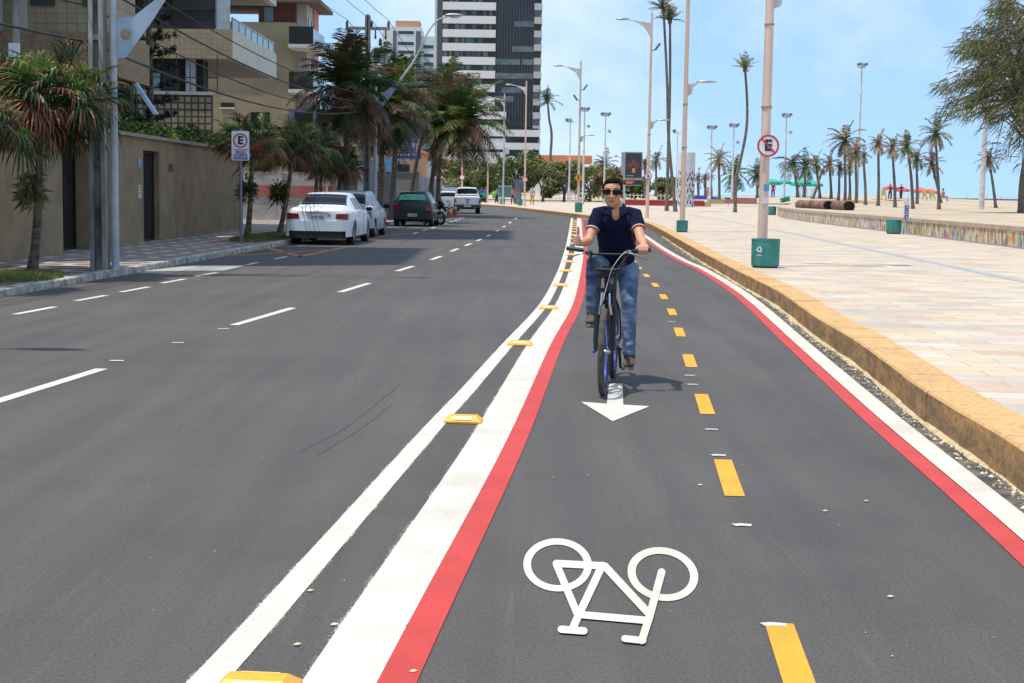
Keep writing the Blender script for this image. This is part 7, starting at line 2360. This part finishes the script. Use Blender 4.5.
# --- traffic cones
def cone(label, px, Y, h=.75, m_=None):
    p = P(px, 214, Y)
    t_ = thing('traffic_cone', label, 'traffic cone', (p.x, Y, 0.0), group='orange cones behind the pickup')
    mo_ = m_ or mat('cone_orange', (.55, .08, .025), rough=.55)
    mb = MB(); mb.box((0, 0, .02), (.42, .42, .035)); mb.build('base', mo_, t_)
    mb = MB(); mb.lathe([(.17, .038), (.10, h * .5), (.03, h), (.02, h + .01)], 16, cap=False); mb.build('cone_body', mo_, t_, smooth=True)
    for z0, z1 in ((.42, .55), (.72, .84)):
        mb = MB(); r0, r1 = .17 - .14 * z0 + .004, .17 - .14 * z1 + .004; mb.lathe([(r0, h * z0), (r1, h * z1)], 16, cap=False); mb.build('white_band', m_signw, t_)
cone('orange traffic cone with white bands left of the pickup', 449.3, 88)
cone('orange traffic cone touching the pickup left rear corner', 455, 93, .95)

# ================================================================ CYCLIST
AZ = PI - .1324
bo = Vector((.853, 12.40, 0))
bike = thing('bicycle', 'black city mountain bicycle with front suspension and blue wheel rims ridden by the cyclist', 'bicycle', bo, rz=AZ)
m_fr = mat('frame_black', (.010, .010, .011), rough=.4, spec=.3, var=.05)
m_btyre = mat('bicycle_tyre', (.07, .062, .052), rough=.9, var=.35, scale=14, bump=.5, bscale=60)
m_brim = mat('rim_blue', (.03, .05, .45), rough=.25, metal=.3)
m_sil = mat('fork_silver', (.45, .46, .48), rough=.25, metal=.9)
def bwheel(cy, rad=.335, steer=None):
    mb = MB()
    r_t = .026
    n, m_ = 56, 10
    v, fs = [], []
    for i in range(n):
        a = 2 * PI * i / n
        for j in range(m_):
            b_ = 2 * PI * j / m_
            # knobbly tread
            kk = .0022 * ((i + (j % 2)) % 2) if math.cos(b_) > .2 else 0
            rr = rad - r_t + (r_t + kk) * math.cos(b_)
            v.append((math.sin(b_) * r_t, cy + math.cos(a) * rr, rad + math.sin(a) * rr))
    for i in range(n):
        for j in range(m_):
            fs.append((i * m_ + j, i * m_ + (j + 1) % m_, ((i + 1) % n) * m_ + (j + 1) % m_, ((i + 1) % n) * m_ + j))
    mb.add(v, fs)
    w_ = mb.build('wheel', m_btyre, bike, smooth=True)
    mb = MB(); mb.lathe([(rad - .045, -.013), (rad - .045, .013), (rad - .066, .010), (rad - .066, -.010), (rad - .045, -.013)], 56, (0, cy, rad), axis='X', cap=False); mb.build('rim', m_brim, w_, smooth=True)
    mb = MB()
    for k in range(32):
        a = 2 * PI * k / 32
        s_ = 1 if k % 2 else -1
        a2 = a + (.35 if (k // 2) % 2 else -.35)
        mb.tube([(s_ * .028, cy + math.cos(a2) * .03, rad + math.sin(a2) * .03), (0, cy + math.cos(a) * (rad - .06), rad + math.sin(a) * (rad - .06))], .0012, 4, cap=False)
    mb.build('spokes', m_sil, w_)
    mb = MB(); mb.lathe([(.012, -.055), (.03, -.035), (.018, -.02), (.018, .02), (.03, .035), (.012, .055)], 16, (0, cy, rad), axis='X'); mb.build('hub', m_sil, w_, smooth=True)
bwheel(0.0)
bwheel(1.11)
# frame
mb = MB()
BB = Vector((0, .43, .30)); SEAT = Vector((0, .26, .80)); HT = Vector((0, .885, .86)); HB = Vector((0, .935, .72))
mb.tube([HT + Vector((0, -.01, .02)), SEAT + Vector((0, 0, -.08))], [.018, .016], 10)
mb.tube([HB, BB], .021, 10)
mb.tube([SEAT, BB], .017, 10)
mb.tube([HT + Vector((0, -.014, .04)), HB + Vector((0, .012, -.03))], .023, 12)
for s_ in (-1, 1):
    mb.tube([BB + Vector((s_ * .03, -.02, 0)), (s_ * .055, .12, .31), (s_ * .062, 0, .335)], .010, 8)
    mb.tube([SEAT + Vector((s_ * .015, 0, -.08)), (s_ * .055, .12, .58), (s_ * .062, 0, .335)], .008, 8)
mb.lathe([(.026, -.045), (.026, .045)], 14, BB, axis='X')
mb.build('frame', m_fr, bike, smooth=True)
mb = MB(); mb.tube([SEAT, (0, .225, .90)], .014, 8); mb.build('seat_post', m_sil, bike, smooth=True)
mb = MB()
mb.tube(spl([(0, .02, .935), (0, .10, .94), (0, .20, .93), (0, .32, .925)], 5), [(.03, .08), (.035, .085), (.035, .08), (.033, .075), (.033, .07), (.032, .06), (.03, .05), (.03, .045), (.028, .038), (.026, .032), (.025, .028), (.024, .026), (.022, .024), (.02, .022), (.018, .02), (.012, .014)], 14)
mb.build('saddle', m_black, bike, smooth=True)
# fork with suspension legs
fk = MB()
for s_ in (-1, 1):
    fk.tube([(s_ * .062, 1.11, .335), (s_ * .062, 1.085, .42), (s_ * .062, 1.01, .66)], [.016, .024, .024], 12)
fk.tube([(-.062, 1.01, .665), (0, 1.005, .735), (.062, 1.01, .665)], .017, 8)
fork = fk.build('fork', m_fr, bike, smooth=True)
fk = MB()
for s_ in (-1, 1):
    fk.tube([(s_ * .062, 1.01, .66), (s_ * .062, .935, .86), (s_ * .062, .915, .915)], .0165, 12)
fk.build('fork_stanchion', m_fr, fork, smooth=True)
mb = MB(); mb.box((0, .955, .80), (.155, .05, .03)); mb.box((0, .915, .915), (.155, .05, .028)); mb.build('fork_crown', m_fr, fork)
mb = MB()
for s_ in (-1, 1):
    mb.tube([(s_ * .035, 1.09, .69), (s_ * .045, 1.065, .62)], .011, 6)
    mb.tube([(s_ * .035, 1.09, .69), (s_ * .03, 1.06, .78)], .008, 6)
mb.build('brake_arm', m_sil, fork)
# reflector / hub nuts
mb = MB(); mb.ell((.075, 1.11, .335), (.014, .014, .014)); mb.build('axle_nut_blue', m_brim, bike)
mb = MB(); mb.ell((-.075, 1.11, .335), (.012, .012, .012)); mb.build('axle_nut_red', mat('nut_red', (.5, .02, .05), rough=.3), bike)
# stem + bars
mb = MB()
mb.tube([(0, .885, .90), (0, .88, .955)], .019, 10)
mb.box((0, .905, .955), (.06, .075, .05))
mb.build('stem', m_fr, bike)
mb = MB()
mb.tube(spl([(-.045, .935, .955), (-.10, .93, .965), (-.125, .91, 1.02), (-.14, .895, 1.085), (-.19, .885, 1.10), (-.31, .845, 1.112)], 6), .0115, 10)
mb.tube(spl([(.045, .935, .955), (.10, .93, .965), (.125, .91, 1.02), (.14, .895, 1.085), (.19, .885, 1.10), (.31, .845, 1.112)], 6), .0115, 10)
mb.tube([(-.05, .935, .955), (.05, .935, .955)], .0125, 10)
mb.tube([(-.145, .895, 1.075), (.145, .895, 1.075)], .009, 10)
mb.build('handlebar', m_fr, bike, smooth=True)
for s_ in (-1, 1):
    mb = MB(); mb.tube([(s_ * .20, .882, 1.102), (s_ * .26, .863, 1.108), (s_ * .325, .84, 1.113)], [.018, .0165, .0175], 12); mb.build('grip', m_black, bike, smooth=True)
    mb = MB(); mb.box((s_ * .165, .90, 1.095), (.03, .045, .03)); mb.tube(spl([(s_ * .17, .92, 1.09), (s_ * .20, .945, 1.08), (s_ * .25, .94, 1.062), (s_ * .31, .905, 1.04)], 4), [.008] * 4 + [.006] * 9, 6); mb.build('brake_lever', m_sil, bike, smooth=True)
    mb = MB(); mb.ell((s_ * .145, .92, 1.085), (.03, .022, .022)); mb.build('shifter', m_black, bike, smooth=True)
m_cab = mat('cable_pale', (.5, .49, .45), rough=.4)
def cable(pts, m_, r=.0028):
    mb = MB(); mb.tube(spl(pts, 8), r, 5); mb.build('cable', m_, bike)
cable([(-.17, .93, 1.085), (-.13, 1.02, 1.09), (-.05, 1.06, .98), (-.01, 1.03, .85), (.02, 1.07, .72), (.03, 1.09, .70)], m_cab)
cable([(.17, .93, 1.085), (.14, 1.01, 1.08), (.06, 1.03, .98), (.015, .98, .86), (.0, .86, .78)], m_black)
cable([(-.16, .93, 1.075), (-.1, 1.03, 1.0), (-.03, 1.02, .9), (.0, .93, .80), (0, .8, .70)], m_black)
# cranks, chainring, pedals
mb = MB(); mb.lathe([(.085, -.002), (.09, 0), (.085, .002), (.06, .002), (.06, -.002), (.085, -.002)], 30, BB + Vector((.058, 0, 0)), axis='X', cap=False)
for k in range(5):
    a = 2 * PI * k / 5; mb.tube([BB + Vector((.058, 0, 0)), BB + Vector((.058, math.cos(a) * .08, math.sin(a) * .08))], .006, 5)
mb.build('chainring', m_sil, bike)
mb = MB(); mb.tube([BB + Vector((.075, 0, 0)), BB + Vector((.09, .015, .17))], [.013, .010], 8); mb.build('crank', m_fr, bike, smooth=True)
mb = MB(); mb.tube([BB + Vector((-.075, 0, 0)), BB + Vector((-.09, -.015, -.17))], [.013, .010], 8); mb.build('crank', m_fr, bike, smooth=True)
for s_, dz, dy in ((1, .17, .015), (-1, -.17, -.015)):
    mb = MB(); mb.box(BB + Vector((s_ * .145, dy, dz)), (.09, .075, .018)); mb.build('pedal', m_black, bike)
mb = MB()
ch = [(.058, .43 + .088 * math.cos(a), .30 + .088 * math.sin(a)) for a in [R(-80 + 160 * k / 10) for k in range(11)]]
ch = ch[::-1]
mb.tube([ch[0], (.058, 0, .375)], .004, 4); mb.tube([ch[-1], (.058, 0, .295)], .004, 4)
mb.build('chain', m_black, bike)
mb = MB(); mb.lathe([(.04, -.012), (.028, .012)], 16, (.05, 0, .335), axis='X'); mb.tube([(.055, .03, .30), (.055, .05, .19)], .012, 6); mb.build('derailleur', m_sil, bike)
# kickstand folded
mb = MB(); mb.tube([(-.06, .30, .29), (-.075, .02, .24)], .009, 6); mb.build('kickstand', m_fr, bike)

# ---------------- rider
rd = thing('person', 'young man in navy polo, jeans and sunglasses riding the bicycle with one thumb up', 'person', (bo.x, bo.y, 0), rz=AZ)
m_skin = mat('rider_skin', (.56, .28, .165), rough=.5, var=.07, scale=9, spec=.4)
t, b = nodes_of(m_skin); b.inputs['Subsurface Weight'].default_value = .12; b.inputs['Subsurface Radius'].default_value = (.02, .008, .004)
V = Vector
def limb(mb, pts, n=14):
    mb.tube([V(p) for p, r in pts], [r if hasattr(r, '__len__') else (r, r) for p, r in pts], n)
HC = V((.004, .455, 1.542))           # head centre
NB = V((-.028, .40, 1.415))         # neck base
shR, shL = V((.122, .385, 1.375)), V((-.180, .385, 1.370))
elR, wrR = V((.182, .52, 1.165)), V((.238, .755, 1.150))
elL, wrL = V((-.235, .56, 1.19)), V((-.272, .782, 1.148))
hipR, knR, anR = V((.09, .08, .93)), V((.142, .475, .985)), V((.150, .37, .575))
hipL, knL, anL = V((-.115, .08, .93)), V((-.145, .385, .665)), V((-.155, .37, .235))
body = MB()
# torso: forward lean; lateral x, ring axes handled by tube (u ~ up/forward)
tor = [((-.015, .07, .90), (.095, .145)), ((-.018, .11, 1.00), (.09, .135)), ((-.022, .19, 1.12), (.088, .135)), ((-.028, .29, 1.25), (.10, .158)), ((-.03, .355, 1.345), (.092, .168)), ((-.03, .385, 1.40), (.065, .125)), ((-.03, .395, 1.43), (.04, .06))]
def torso(mb, d=0.0, upto=None):
    pts = tor if upto is None else tor[:upto]
    # explicit rings so the widths stay sideways
    n = 20
    v, k = [], len(pts)
    for i, (p, (rd_, rx)) in enumerate(pts):
        a = V(pts[min(i + 1, k - 1)][0]) - V(pts[max(i - 1, 0)][0]); a.normalize()
        w = V((1, 0, 0)); u = w.cross(a).normalized()
        for j in range(n):
            th = 2 * PI * j / n
            cx, sx_ = math.cos(th), math.sin(th)
            ex = abs(cx) ** .85 * (1 if cx > 0 else -1)
            v.append(V(p) + w * ex * (rx + d) + u * sx_ * (rd_ + d))
    fs = [(i * n + j, i * n + (j + 1) % n, (i + 1) * n + (j + 1) % n, (i + 1) * n + j) for i in range(k - 1) for j in range(n)]
    fs += [tuple(range(n))[::-1], tuple((k - 1) * n + j for j in range(n))]
    mb.add(v, fs)
torso(body)
limb(body, [(V((-.028, .385, 1.38)), .062), (NB + V((0, .01, .02)), .058), (V((-.016, .425, 1.468)), .053), (HC + V((0, -.02, -.05)), .055)])
limb(body, [(V((-.028, .425, 1.345)), .03), (V((-.026, .452, 1.375)), .035), (V((-.022, .448, 1.415)), .04)])     # chest in the collar opening
for sh, el, wr in ((shR, elR, wrR), (shL, elL, wrL)):
    limb(body, [(sh.lerp(V((-.03, .385, 1.38)), .35), .058), (sh, .054), (sh.lerp(el, .35), .046), (sh.lerp(el, .75), .039), (el, .0365), (el.lerp(wr, .25), .040), (el.lerp(wr, .6), .033), (el.lerp(wr, .92), .0245), (wr, .0245)])
for hp, kn, an, s_ in ((hipR, knR, anR, 1), (hipL, knL, anL, -1)):
    limb(body, [(hp, .078), (hp.lerp(kn, .3), .068), (kn.lerp(hp, .15), .046), (kn, .040), (kn.lerp(an, .25), .042), (kn.lerp(an, .8), .032), (an, .030), (an + V((0, .02, -.045)), .028), (an + V((s_ * .01, .13, -.065)), .018)])
# head : skull, jaw, chin, nose, lips, ears, brow (all one surface after the remesh)
body.ell(HC + V((0, -.022, .038)), (.074, .094, .086), 22, 16)
body.ell(HC + V((0, .012, -.02)), (.064, .074, .092), 22, 16)
body.ell(HC + V((0, .038, -.078)), (.036, .034, .030), 16, 12)
body.ell(HC + V((0, .022, -.062)), (.052, .050, .036), 16, 12)
limb(body, [(HC + V((0, .078, .018)), .009), (HC + V((0, .092, -.006)), .0115), (HC + V((0, .100, -.024)), .015), (HC + V((0, .088, -.030)), .010)], 10)
for s_ in (-1, 1):
    body.ell(HC + V((s_ * .012, .088, -.026)), (.010, .010, .008), 10, 8)
    body.ell(HC + V((s_ * .078, -.012, -.008)), (.011, .022, .034), 12, 10, rot=Matrix.Rotation(R(18 * -s_), 3, 'Z'))
    body.ell(HC + V((s_ * .036, .052, -.020)), (.026, .026, .026), 12, 10)
    limb(body, [(HC + V((s_ * .010, .080, .034)), .009), (HC + V((s_ * .036, .074, .038)), .010), (HC + V((s_ * .058, .052, .032)), .009)], 8)
limb(body, [(HC + V((-.024, .070, -.054)), .004), (HC + V((0, .084, -.052)), .0075), (HC + V((.024, .070, -.054)), .004)], 8)
limb(body, [(HC + V((-.020, .068, -.063)), .004), (HC + V((0, .080, -.064)), .0085), (HC + V((.020, .068, -.063)), .004)], 8)
# right hand : fist over the grip, thumb straight up
pR = V((.255, .825, 1.175))
def seg(pts, rads):
    limb(body, list(zip(pts, rads)), 10)
body.ell(V((.250, .812, 1.172)), (.022, .040, .042), 14, 10)
limb(body, [(wrR, .025), (V((.244, .79, 1.162)), .030), (V((.250, .815, 1.168)), .034)])
for k in range(4):          # four curled fingers stacked down the front of the fist, knuckles forward
    z = 1.206 - k * .0195
    r_ = (.0102, .0105, .0100, .0088)[k]
    seg([V((.268, .822, z)), V((.270, .857, z + .001)), V((.250, .872, z)), V((.232, .866, z - .001)), V((.226, .846, z - .001)), V((.236, .832, z))], [r_ * 1.1, r_ * 1.08, r_, r_ * .95, r_ * .9, r_ * .85])
seg([V((.244, .800, 1.188)), V((.243, .822, 1.222)), V((.241, .834, 1.255)), V((.243, .836, 1.286))], [.017, .0135, .0118, .0098])
# left hand wrapped round the grip
gl_ = V((-.275, .857, 1.110))
body.ell(V((-.272, .822, 1.143)), (.040, .040, .020), 14, 10, rot=Matrix.Rotation(R(-24), 3, 'X'))
limb(body, [(wrL, (.020, .028)), (V((-.272, .812, 1.148)), (.018, .036))])
for k in range(4):
    x = -.242 - k * .0205
    dy = -k * .004
    r_ = (.0100, .0104, .0100, .0088)[k]
    seg([V((x, .845 + dy, 1.140)), V((x, .878 + dy, 1.134)), V((x, .890 + dy, 1.110)), V((x, .878 + dy, 1.090)), V((x + .002, .860 + dy, 1.084))], [r_ * 1.1, r_ * 1.08, r_, r_ * .95, r_ * .85])
seg([V((-.242, .812, 1.138)), V((-.222, .832, 1.124)), V((-.214, .852, 1.100)), V((-.218, .866, 1.086))], [.0145, .0125, .011, .0095])
bo_ = body.build('body', m_skin, rd)
bake(bo_, [('REMESH', dict(mode='VOXEL', voxel_size=.0046)), ('SMOOTH', dict(factor=.5, iterations=3))])
bo_.data.materials.clear(); bo_.data.materials.append(m_skin)
# ---- hair
m_hair = mat('rider_hair', (.008, .006, .005), rough=.9, spec=.15, var=.4, scale=60, bump=.8, bscale=220)
hb = MB()
hb.ell(HC + V((0, -.036, .054)), (.080, .092, .077), 26, 18)
hb.ell(HC + V((0, .020, .098)), (.058, .045, .024), 20, 12)
for s_ in (-1, 1):
    hb.ell(HC + V((s_ * .066, -.018, .030)), (.014, .045, .045), 12, 10)
ho = hb.build('hair', m_hair, rd)
bake(ho, [('REMESH', dict(mode='VOXEL', voxel_size=.005)), ('SMOOTH', dict(factor=.5, iterations=2))])
for v in ho.data.vertices:
    n_ = noise.noise(v.co * 90) * .0035 + noise.noise(v.co * 35) * .003
    v.co += (v.co - (HC + V((0, -.03, .04)))).normalized() * n_
ho.data.materials.clear(); ho.data.materials.append(m_hair)
lp_ = MB()
lp_.tube([HC + V((-.026, .066, -.056)), HC + V((-.012, .0835, -.0545)), HC + V((0, .0885, -.056)), HC + V((.012, .0835, -.0545)), HC + V((.026, .066, -.056))], [.002, .0048, .0052, .0048, .002], 8)
lp_.tube([HC + V((-.022, .066, -.064)), HC + V((0, .086, -.0665)), HC + V((.022, .066, -.064))], [.002, .0062, .002], 8)
lp_.build('lips', mat('lip_rose', (.36, .15, .10), rough=.45), rd, smooth=True)
lp_ = MB(); lp_.tube([HC + V((-.027, .066, -.058)), HC + V((0, .0895, -.061)), HC + V((.027, .066, -.058))], [.0010, .0016, .0010], 6); lp_.build('mouth_line', mat('mouth_dark', (.12, .04, .03)), rd)
hb = MB()
for s_ in (-1, 1):
    hb.tube([HC + V((s_ * .012, .0885, .041)), HC + V((s_ * .036, .083, .047)), HC + V((s_ * .058, .062, .040))], [.0025, .0034, .002], 6)
hb.build('eyebrow', m_hair, rd)
# ---- sunglasses
m_sg = mat('sunglass_lens', (.003, .003, .004), rough=.35, var=.05, spec=.2)
sg = MB()
for s_ in (-1, 1):
    pts = []
    for x, z in ((.003, .028), (.030, .034), (.062, .033), (.071, .020), (.065, -.003), (.040, -.013), (.016, -.007), (.004, .012)):
        yb = .104 - (x / .075) ** 2 * .036
        pts.append(HC + V((s_ * x, yb, z)))
    sg.slab(pts, (0, 1, 0), .004)
sgo = sg.build('sunglasses', m_sg, rd)
fr = MB()
for s_ in (-1, 1):
    fr.tube([HC + V((s_ * .063, .080, .022)), HC + V((s_ * .078, .055, .022)), HC + V((s_ * .082, -.01, .012))], .0035, 6)
fr.tube([HC + V((-.012, .106, .022)), HC + V((.012, .106, .022))], .003, 6)
fr.build('frame', m_black, sgo)
# ---- polo shirt
m_polo = mat('polo_navy', (.007, .009, .034), rough=.95, spec=.15, var=.25, scale=30, bump=.25, bscale=14)
ps2 = MB()
torso(ps2, .017, 6)
ps2.ell(V((-.03, .385, 1.392)), (.125, .07, .042), 24, 14)
for sh, el in ((shR, elR), (shL, elL)):
    limb(ps2, [(sh.lerp(V((-.03, .385, 1.40)), .5), .062), (sh, .064), (sh.lerp(el, .3), .060), (sh.lerp(el, .56), .052)])
# soft folds
po = ps2.build('polo_shirt', m_polo, rd)
bake(po, [('REMESH', dict(mode='VOXEL', voxel_size=.0065)), ('SMOOTH', dict(factor=.5, iterations=4))])
for v in po.data.vertices:
    c_ = v.co
    f_ = noise.noise(V((c_.x * 9, c_.y * 9, c_.z * 22))) * .006 + noise.noise(V((c_.x * 30, c_.y * 20, c_.z * 30))) * .002
    d_ = V((c_.x + .03, c_.y - .25, 0)); d_.normalize()
    v.co += d_ * f_
po.data.materials.clear(); po.data.materials.append(m_polo)
# collar
m_col = mat('collar_navy', (.016, .02, .06), rough=.9)
cb_ = MB()
nc = 22
inn, outr, low = [], [], []
for k in range(nc + 1):
    a = R(-62) + R(304) * k / nc + R(90) + R(0)
    a = R(90) + R(24) + (R(360) - R(48)) * k / nc
    front = max(0, math.sin(a))
    c0 = NB + V((0, .008, .012))
    inn.append(c0 + V((math.cos(a) * .060, math.sin(a) * .060, .040 - front * .036)))
    low.append(c0 + V((math.cos(a) * .100, math.sin(a) * .088, -.010 - front * .052)))
cb_.ribbon(inn, low)
co_ = cb_.build('collar', m_col, po)
co_.parent = rd
md = co_.modifiers.new('s', 'SOLIDIFY'); md.thickness = .006
bake(co_, [])
m_wst = mat('cuff_white', (.6, .58, .58), rough=.9); m_rst = mat('cuff_red', (.45, .03, .04), rough=.9)
for sh, el in ((shR, elR), (shL, elL)):
    ax = (el - sh).normalized()
    c_ = sh.lerp(el, .555)
    mb = MB(); mb.tube([c_, c_ + ax * .006], .0545, 22); mb.build('cuff_stripe_white', m_wst, rd, smooth=True)
    mb = MB(); mb.tube([c_ + ax * .0062, c_ + ax * .010], .0540, 22); mb.build('cuff_stripe_red', m_rst, rd, smooth=True)
mb = MB(); mb.ell(V((-.10, .412, 1.30)), (.012, .006, .009), 10, 6); mb.build('emblem', m_rst, rd)
for k in range(2):
    mb = MB(); mb.ell(V((-.028, .447 - k * .012, 1.335 - k * .035)), (.006, .003, .006), 10, 6); mb.build('button', m_black, rd)
# backpack strap over the left shoulder and pack edge
bk = MB()
st_ = spl([V((-.125, .28, 1.395)), V((-.125, .37, 1.428)), V((-.122, .435, 1.39)), V((-.135, .425, 1.30)), V((-.160, .33, 1.17)), V((-.178, .22, 1.09))], 6)
bk.tube(st_, [(.006, .014)] * len(st_), 8)
bk.build('bag_strap', m_black, rd, smooth=True)
# ---- jeans
m_jean = mat('jeans_denim', (.035, .062, .14), rough=.9, var=.3, scale=3.4, detail=9, col2=(.22, .31, .46), contrast=(.42, .68), bump=.3, bscale=160)
jb = MB()
n = 20
jb.tube([V((-.015, .05, .86)), V((-.016, .065, .93)), V((-.018, .10, .985)), V((-.02, .115, 1.01))], [(.10, .14), (.112, .155), (.105, .150), (.104, .148)], 20)
for hp, kn, an in ((hipR, knR, anR), (hipL, knL, anL)):
    limb(jb, [(hp, .096), (hp.lerp(kn, .3), .086), (hp.lerp(kn, .75), .072), (kn, .063), (kn.lerp(an, .2), .063), (kn.lerp(an, .6), .058), (kn.lerp(an, .9), .054), (an + V((0, .002, .0)), .053)], 18)
jo = jb.build('jeans', m_jean, rd)
bake(jo, [('REMESH', dict(mode='VOXEL', voxel_size=.007)), ('SMOOTH', dict(factor=.5, iterations=4))])
for v in jo.data.vertices:
    c_ = v.co
    low = max(0, 1 - abs(c_.z - (anL.z + .05 if c_.x < 0 else anR.z + .05)) / .16) + .35
    f_ = noise.noise(V((c_.x * 12, c_.y * 12, c_.z * 26))) * .015 * low + noise.noise(V((c_.x * 30, c_.y * 30, c_.z * 60))) * .004 * low
    ax = V((.14 if c_.x > 0 else -.15, .40, c_.z))
    d_ = (c_ - ax); d_.z = 0
    if d_.length > .001: v.co += d_.normalized() * f_
jo.data.materials.clear(); jo.data.materials.append(m_jean)
# belt
mb = MB(); mb.tube([V((-.02, .106, .995)), V((-.021, .118, 1.022))], [(.110, .156), (.110, .156)], 22); mb.build('belt', m_black, rd, smooth=True)
# ---- shoes
m_shoe = mat('shoe_brown', (.09, .062, .04), rough=.8, var=.4, scale=30, bump=.3)
m_sole = mat('shoe_sole', (.20, .17, .13), rough=.85)
for an, s_ in ((anR, 1), (anL, -1)):
    # foot runs forward from heel to toe, resting on the pedal
    base = V((s_ * .005 + an.x, an.y, an.z - .085))
    sh_ = MB()
    sec = [(-.075, .028, .055), (-.05, .036, .075), (0, .040, .078), (.05, .043, .062), (.10, .048, .050), (.15, .048, .040), (.19, .036, .030), (.205, .018, .02)]
    n = 16
    v = []
    for (dy, hw, hh) in sec:
        for j in range(n):
            th = 2 * PI * j / n
            v.append(base + V((math.cos(th) * hw, dy, max(-.002, hh * .55 + math.sin(th) * hh * .55) + .004 + (.006 if dy > .17 else 0))))
    fs = [(i * n + j, i * n + (j + 1) % n, (i + 1) * n + (j + 1) % n, (i + 1) * n + j) for i in range(len(sec) - 1) for j in range(n)] + [tuple(range(n))[::-1], tuple((len(sec) - 1) * n + j for j in range(n))]
    sh_.add(v, fs)
    sh_.tube([base + V((0, -.01, .06)), an + V((0, 0, .03))], [(.05, .045), (.047, .043)], 14)
    so_ = sh_.build('shoe', m_shoe, rd)
    bake(so_, [('REMESH', dict(mode='VOXEL', voxel_size=.006)), ('SMOOTH', dict(factor=.5, iterations=2))])
    so_.data.materials.clear(); so_.data.materials.append(m_shoe)
    sl2 = MB(); out = []
    for k in range(26):
        a = 2 * PI * k / 26
        yy = .065 + math.cos(a) * .145
        ww = .045 if yy > .05 else .039
        out.append((base.x + math.sin(a) * ww * (1 - max(0, abs(math.cos(a)) - .8) * .3), base.y + yy))
    sl2.prism(out, base.z - .014, base.z + .008); sl2.build('sole', m_sole, so_)
    lc = MB()
    for k in range(4):
        y_, z_ = .035 + k * .02, .080 - k * .011
        lc.tube([base + V((-.018, y_, z_ - .004)), base + V((0, y_ + .004, z_ + .004)), base + V((.018, y_, z_ - .004))], .0028, 5)
    lc.build('laces', mat('lace_tan', (.25, .20, .14)), so_)
